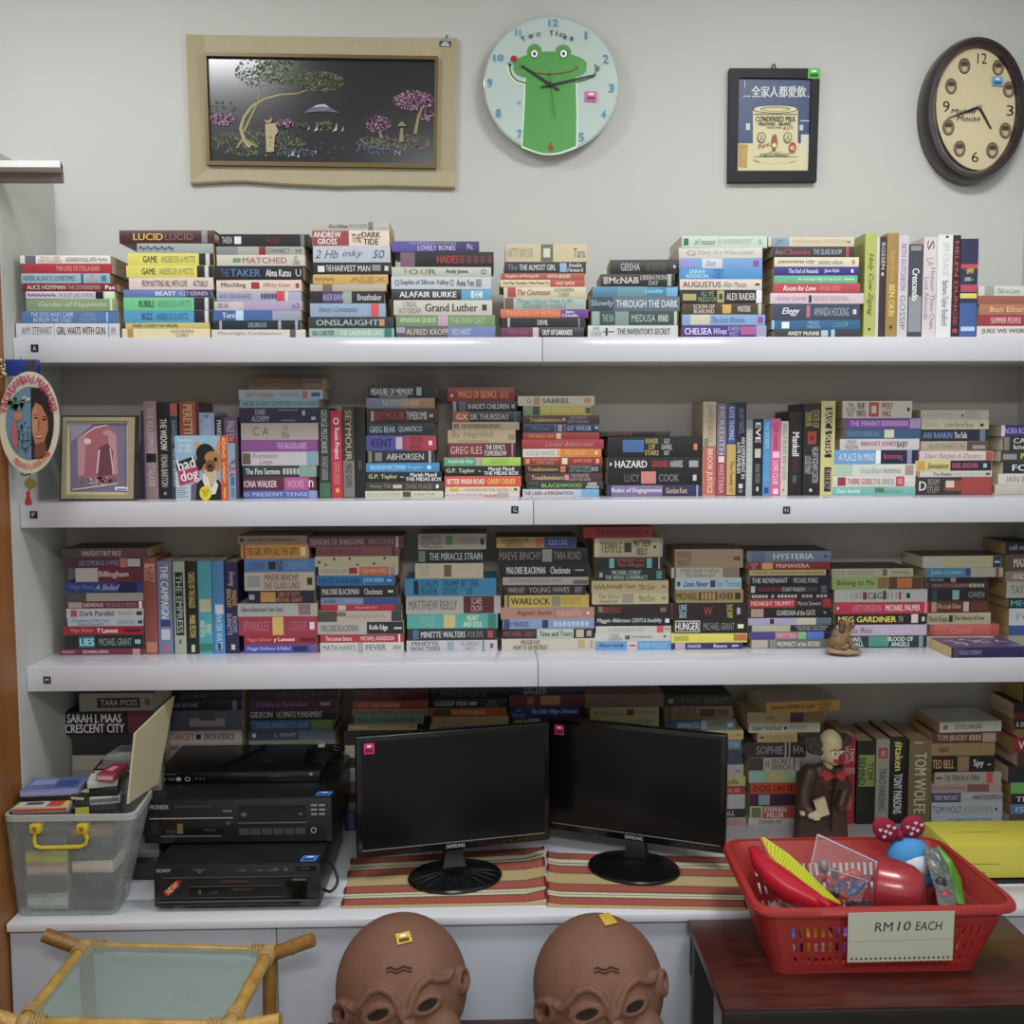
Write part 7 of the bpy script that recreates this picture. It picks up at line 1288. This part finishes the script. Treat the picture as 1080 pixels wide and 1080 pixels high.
# ------------------------------------------------------------------ terracotta heads
terra = mat('74503f', .75, noise=.22, nscale=14); dark = mat('1c120f', .9, noise=.1)
def head(label, zx, yt, rz, stick):
    Z = (330, 940, 2.7); YH = 1.86; k = YH/1080/2.7
    tp = at(Z, zx, yt, YH); Rx, Ry, Rz = 194*k, 192*k, 203*k
    c = Vector((tp.x, YH, tp.z-Rz))
    t = thing('terracotta_head', label, 'sculpture', (c.x, c.y, c.z-Rz*1.02), group='terracotta heads')
    roll = Matrix.Rotation(R(rz), 3, 'Y'); yaw_ = Matrix.Rotation(R(10), 3, 'Z'); M3 = Matrix.Rotation(R(-24), 3, 'X') @ roll @ yaw_
    def S(u, w, e=0):
        """point on the face: u right, w up from the centre, fractions of the radii; e lifts it off the skin"""
        s = max(0.02, 1-u*u-w*w); v = Vector((u*Rx, -Ry*math.sqrt(s), w*Rz)); v += v.normalized()*e; return c+M3 @ v
    parts = [(c, (Rx, Ry, Rz), M3), (S(.0, -.56, .010), (.022, .026, .034)), (S(.46, -.58, -.008), (.045, .035, .04)), (S(-.40, -.62, -.010), (.045, .035, .04)), (c+Vector((0, -.02, -Rz*.72)), (Rx*.8, Ry*.85, Rz*.30))]
    caps = []
    for eu, ew in ((.83, .04), (-.90, -.26)):
        er = [S(eu+.085*math.cos(q_*PI/6), ew+.14*math.sin(q_*PI/6), .004) for q_ in range(13)]
        for i in range(12): caps.append((er[i], er[i+1], .0062, .0062))
    br = [[(-.80, -.16), (-.74, -.20), (-.66, -.12), (-.54, .02), (-.38, .06), (-.24, -.02), (-.15, -.16), (-.10, -.32)], [(-.02, -.28), (.04, -.12), (.14, .05), (.30, .14), (.46, .10), (.58, .10), (.66, .18)]]
    for b_ in br:
        for i in range(len(b_)-1): caps.append((S(*b_[i], .004), S(*b_[i+1], .004), .0068, .0068))
    for cu, cw, s in ((-.42, -.26, 1), (.26, -.19, 1)):
        for rr_, e in ((1.0, .0045), (1.34, .003)):
            ring_ = [(cu+.17*rr_*math.cos(a)*s, cw+.085*rr_*math.sin(a)+.04*math.cos(a)) for a in [j*2*PI/12 for j in range(13)]]
            for i in range(12): caps.append((S(*ring_[i], e), S(*ring_[i+1], e), .0030, .0030))
    blob(parts, .0030, terra, 'head', t, 1, caps)
    for cu, cw in ((-.42, -.26), (.26, -.19)):
        mb = MB(); pts = [S(cu+.135*math.cos(a), cw+.055*math.sin(a)*abs(math.sin(a))**.5+.03*math.cos(a),   .0058) for a in [j*2*PI/18 for j in range(18)]]
        mb.prism(pts, M3 @ Vector((0, .004, 0)), dark); mb.build('eye_opening', t, smooth=False)
    for u, w in ((.83, .04), (-.90, -.26)): mb = MB(); mb.ball(S(u, w, -.001), (.005, .005, .009), dark, 12); mb.build('ear_hole', t)
    mb = MB()
    for o_ in (0, .045): mb.tube([S(-.30+.06*i, .30+.018*math.sin(i*1.9)-o_, .0016) for i in range(7)], .0014, mat('4c2c20', .9), 6)
    mb.build('brow_wrinkle', t)
    u, w = stick; q = [S(u+a, w+b, .0028) for a, b in ((-.11, .05), (.10, .075), (.13, -.055), (-.09, -.085))]; n_ = (q[1]-q[0]).cross(q[3]-q[0]).normalized(); n_ = n_ if n_.y < 0 else -n_
    sticker(t, q, n_, 'd0b040', '4a3c18')
    return t
h1 = head('left terracotta head with yellow sticker, pierced eyes and raised brows', 251, 79, -3, (-.03, .66))
h2 = head('right terracotta head with yellow sticker high on its crown', 813, 81, -1, (.09, .90))
zs_ = min(h1.location.z, h2.location.z)
mb = MB(); xa, xb = h1.location.x-.16, h2.location.x+.14; mb.rbox(xa, xb, 1.74, 1.98, zs_-.03, zs_-.001, mah, .003)
for x in (xa+.03, xb-.03):
    for y in (1.76, 1.95): mb.box(x-.015, x+.015, y-.012, y+.012, .0005, zs_-.03, dkm)
mb.build('low_bench', None, loc=((xa+xb)/2, 1.85, 0), label='low dark bench carrying the two terracotta heads', cat='bench')

# ------------------------------------------------------------------ bamboo stand
zt = EYE-.985
J = {'bl': PZ(90, 998, zt), 'br': PZ(284, 1003, zt), 'fl': PZ(26, 1078, zt), 'fr': PZ(242, 1082, zt)}
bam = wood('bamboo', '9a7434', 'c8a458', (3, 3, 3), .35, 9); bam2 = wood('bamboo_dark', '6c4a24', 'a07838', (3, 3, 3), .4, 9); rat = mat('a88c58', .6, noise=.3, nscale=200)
t = thing('bamboo_stand', 'bamboo stand with a glass top in front of the cabinet', 'stand', tuple((J['bl']+J['fr'])/2*1.0))
def pole(a, b, r, m_, nm, ext=0, nodes=2):
    a = Vector(a); b = Vector(b); n = 18; pts = []; rs = []
    for i in range(n+1):
        s = i/n; pts.append(a.lerp(b, s)); f = min(abs(s-(j+1)/(nodes+1)) for j in range(nodes)) if nodes else 1
        rs.append(r*(1.09 if f < .5/n else 1.0))
    mb = MB(); mb.tube(pts, rs, m_, 14); return mb.build(nm, t)
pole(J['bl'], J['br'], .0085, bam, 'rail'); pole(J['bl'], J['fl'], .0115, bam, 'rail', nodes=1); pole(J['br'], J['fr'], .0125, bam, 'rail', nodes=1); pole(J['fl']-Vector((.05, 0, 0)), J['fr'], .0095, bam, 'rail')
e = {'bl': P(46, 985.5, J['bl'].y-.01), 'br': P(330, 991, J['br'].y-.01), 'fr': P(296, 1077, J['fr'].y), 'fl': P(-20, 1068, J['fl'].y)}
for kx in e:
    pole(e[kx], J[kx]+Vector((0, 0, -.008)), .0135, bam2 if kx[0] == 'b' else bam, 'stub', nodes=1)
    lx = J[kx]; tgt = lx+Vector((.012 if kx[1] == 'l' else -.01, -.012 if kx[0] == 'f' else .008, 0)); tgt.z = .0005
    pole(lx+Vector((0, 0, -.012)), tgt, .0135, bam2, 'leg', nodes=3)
for kx in J:
    o = {'l': 'r', 'r': 'l'}[kx[1]]; mb = MB()
    for other, rr_ in ((kx[0]+o, .0112), (('f' if kx[0] == 'b' else 'b')+kx[1], .0142)):
        dv = (J[other]-J[kx]).normalized(); u = dv.orthogonal().normalized(); v = dv.cross(u)
        for i in range(4):
            cc_ = J[kx]+dv*(.016+i*.006); mb.tube([cc_+(u*math.cos(a)+v*math.sin(a))*rr_ for a in [j*2*PI/16 for j in range(17)]], .0022, rat, 6, cap=False)
    mb.ball(J[kx], (.017, .016, .014), rat, 16); mb.build('binding', t)
gl = bpy.data.materials.new('glass_top'); gl.use_nodes = True; nt = gl.node_tree; b_ = nt.nodes['Principled BSDF']; b_.inputs['Base Color'].default_value = (.44, .50, .47, 1); b_.inputs['Roughness'].default_value = .04
tp = nt.nodes.new('ShaderNodeBsdfTransparent'); tp.inputs[0].default_value = (.82, .92, .88, 1); ms = nt.nodes.new('ShaderNodeMixShader'); ms.inputs[0].default_value = .66; nz = nt.nodes.new('ShaderNodeTexNoise'); nz.inputs['Scale'].default_value = 4; mr = nt.nodes.new('ShaderNodeMapRange'); mr.inputs[3].default_value = .58; mr.inputs[4].default_value = .74; nt.links.new(nz.outputs[0], mr.inputs[0]); nt.links.new(mr.outputs[0], ms.inputs[0])
nt.links.new(b_.outputs[0], ms.inputs[1]); nt.links.new(tp.outputs[0], ms.inputs[2]); nt.links.new(ms.outputs[0], nt.nodes['Material Output'].inputs[0])
mb = MB(); g = [J['bl'].lerp(J['fr'], .03), J['br'].lerp(J['fl'], .03), J['fr'].lerp(J['bl'], .03), J['fl'].lerp(J['br'], .03)]; mb.slab([p+Vector((0, 0, .001)) for p in g], (0, 0, .005), gl); mb.build('glass_top', t, smooth=False)
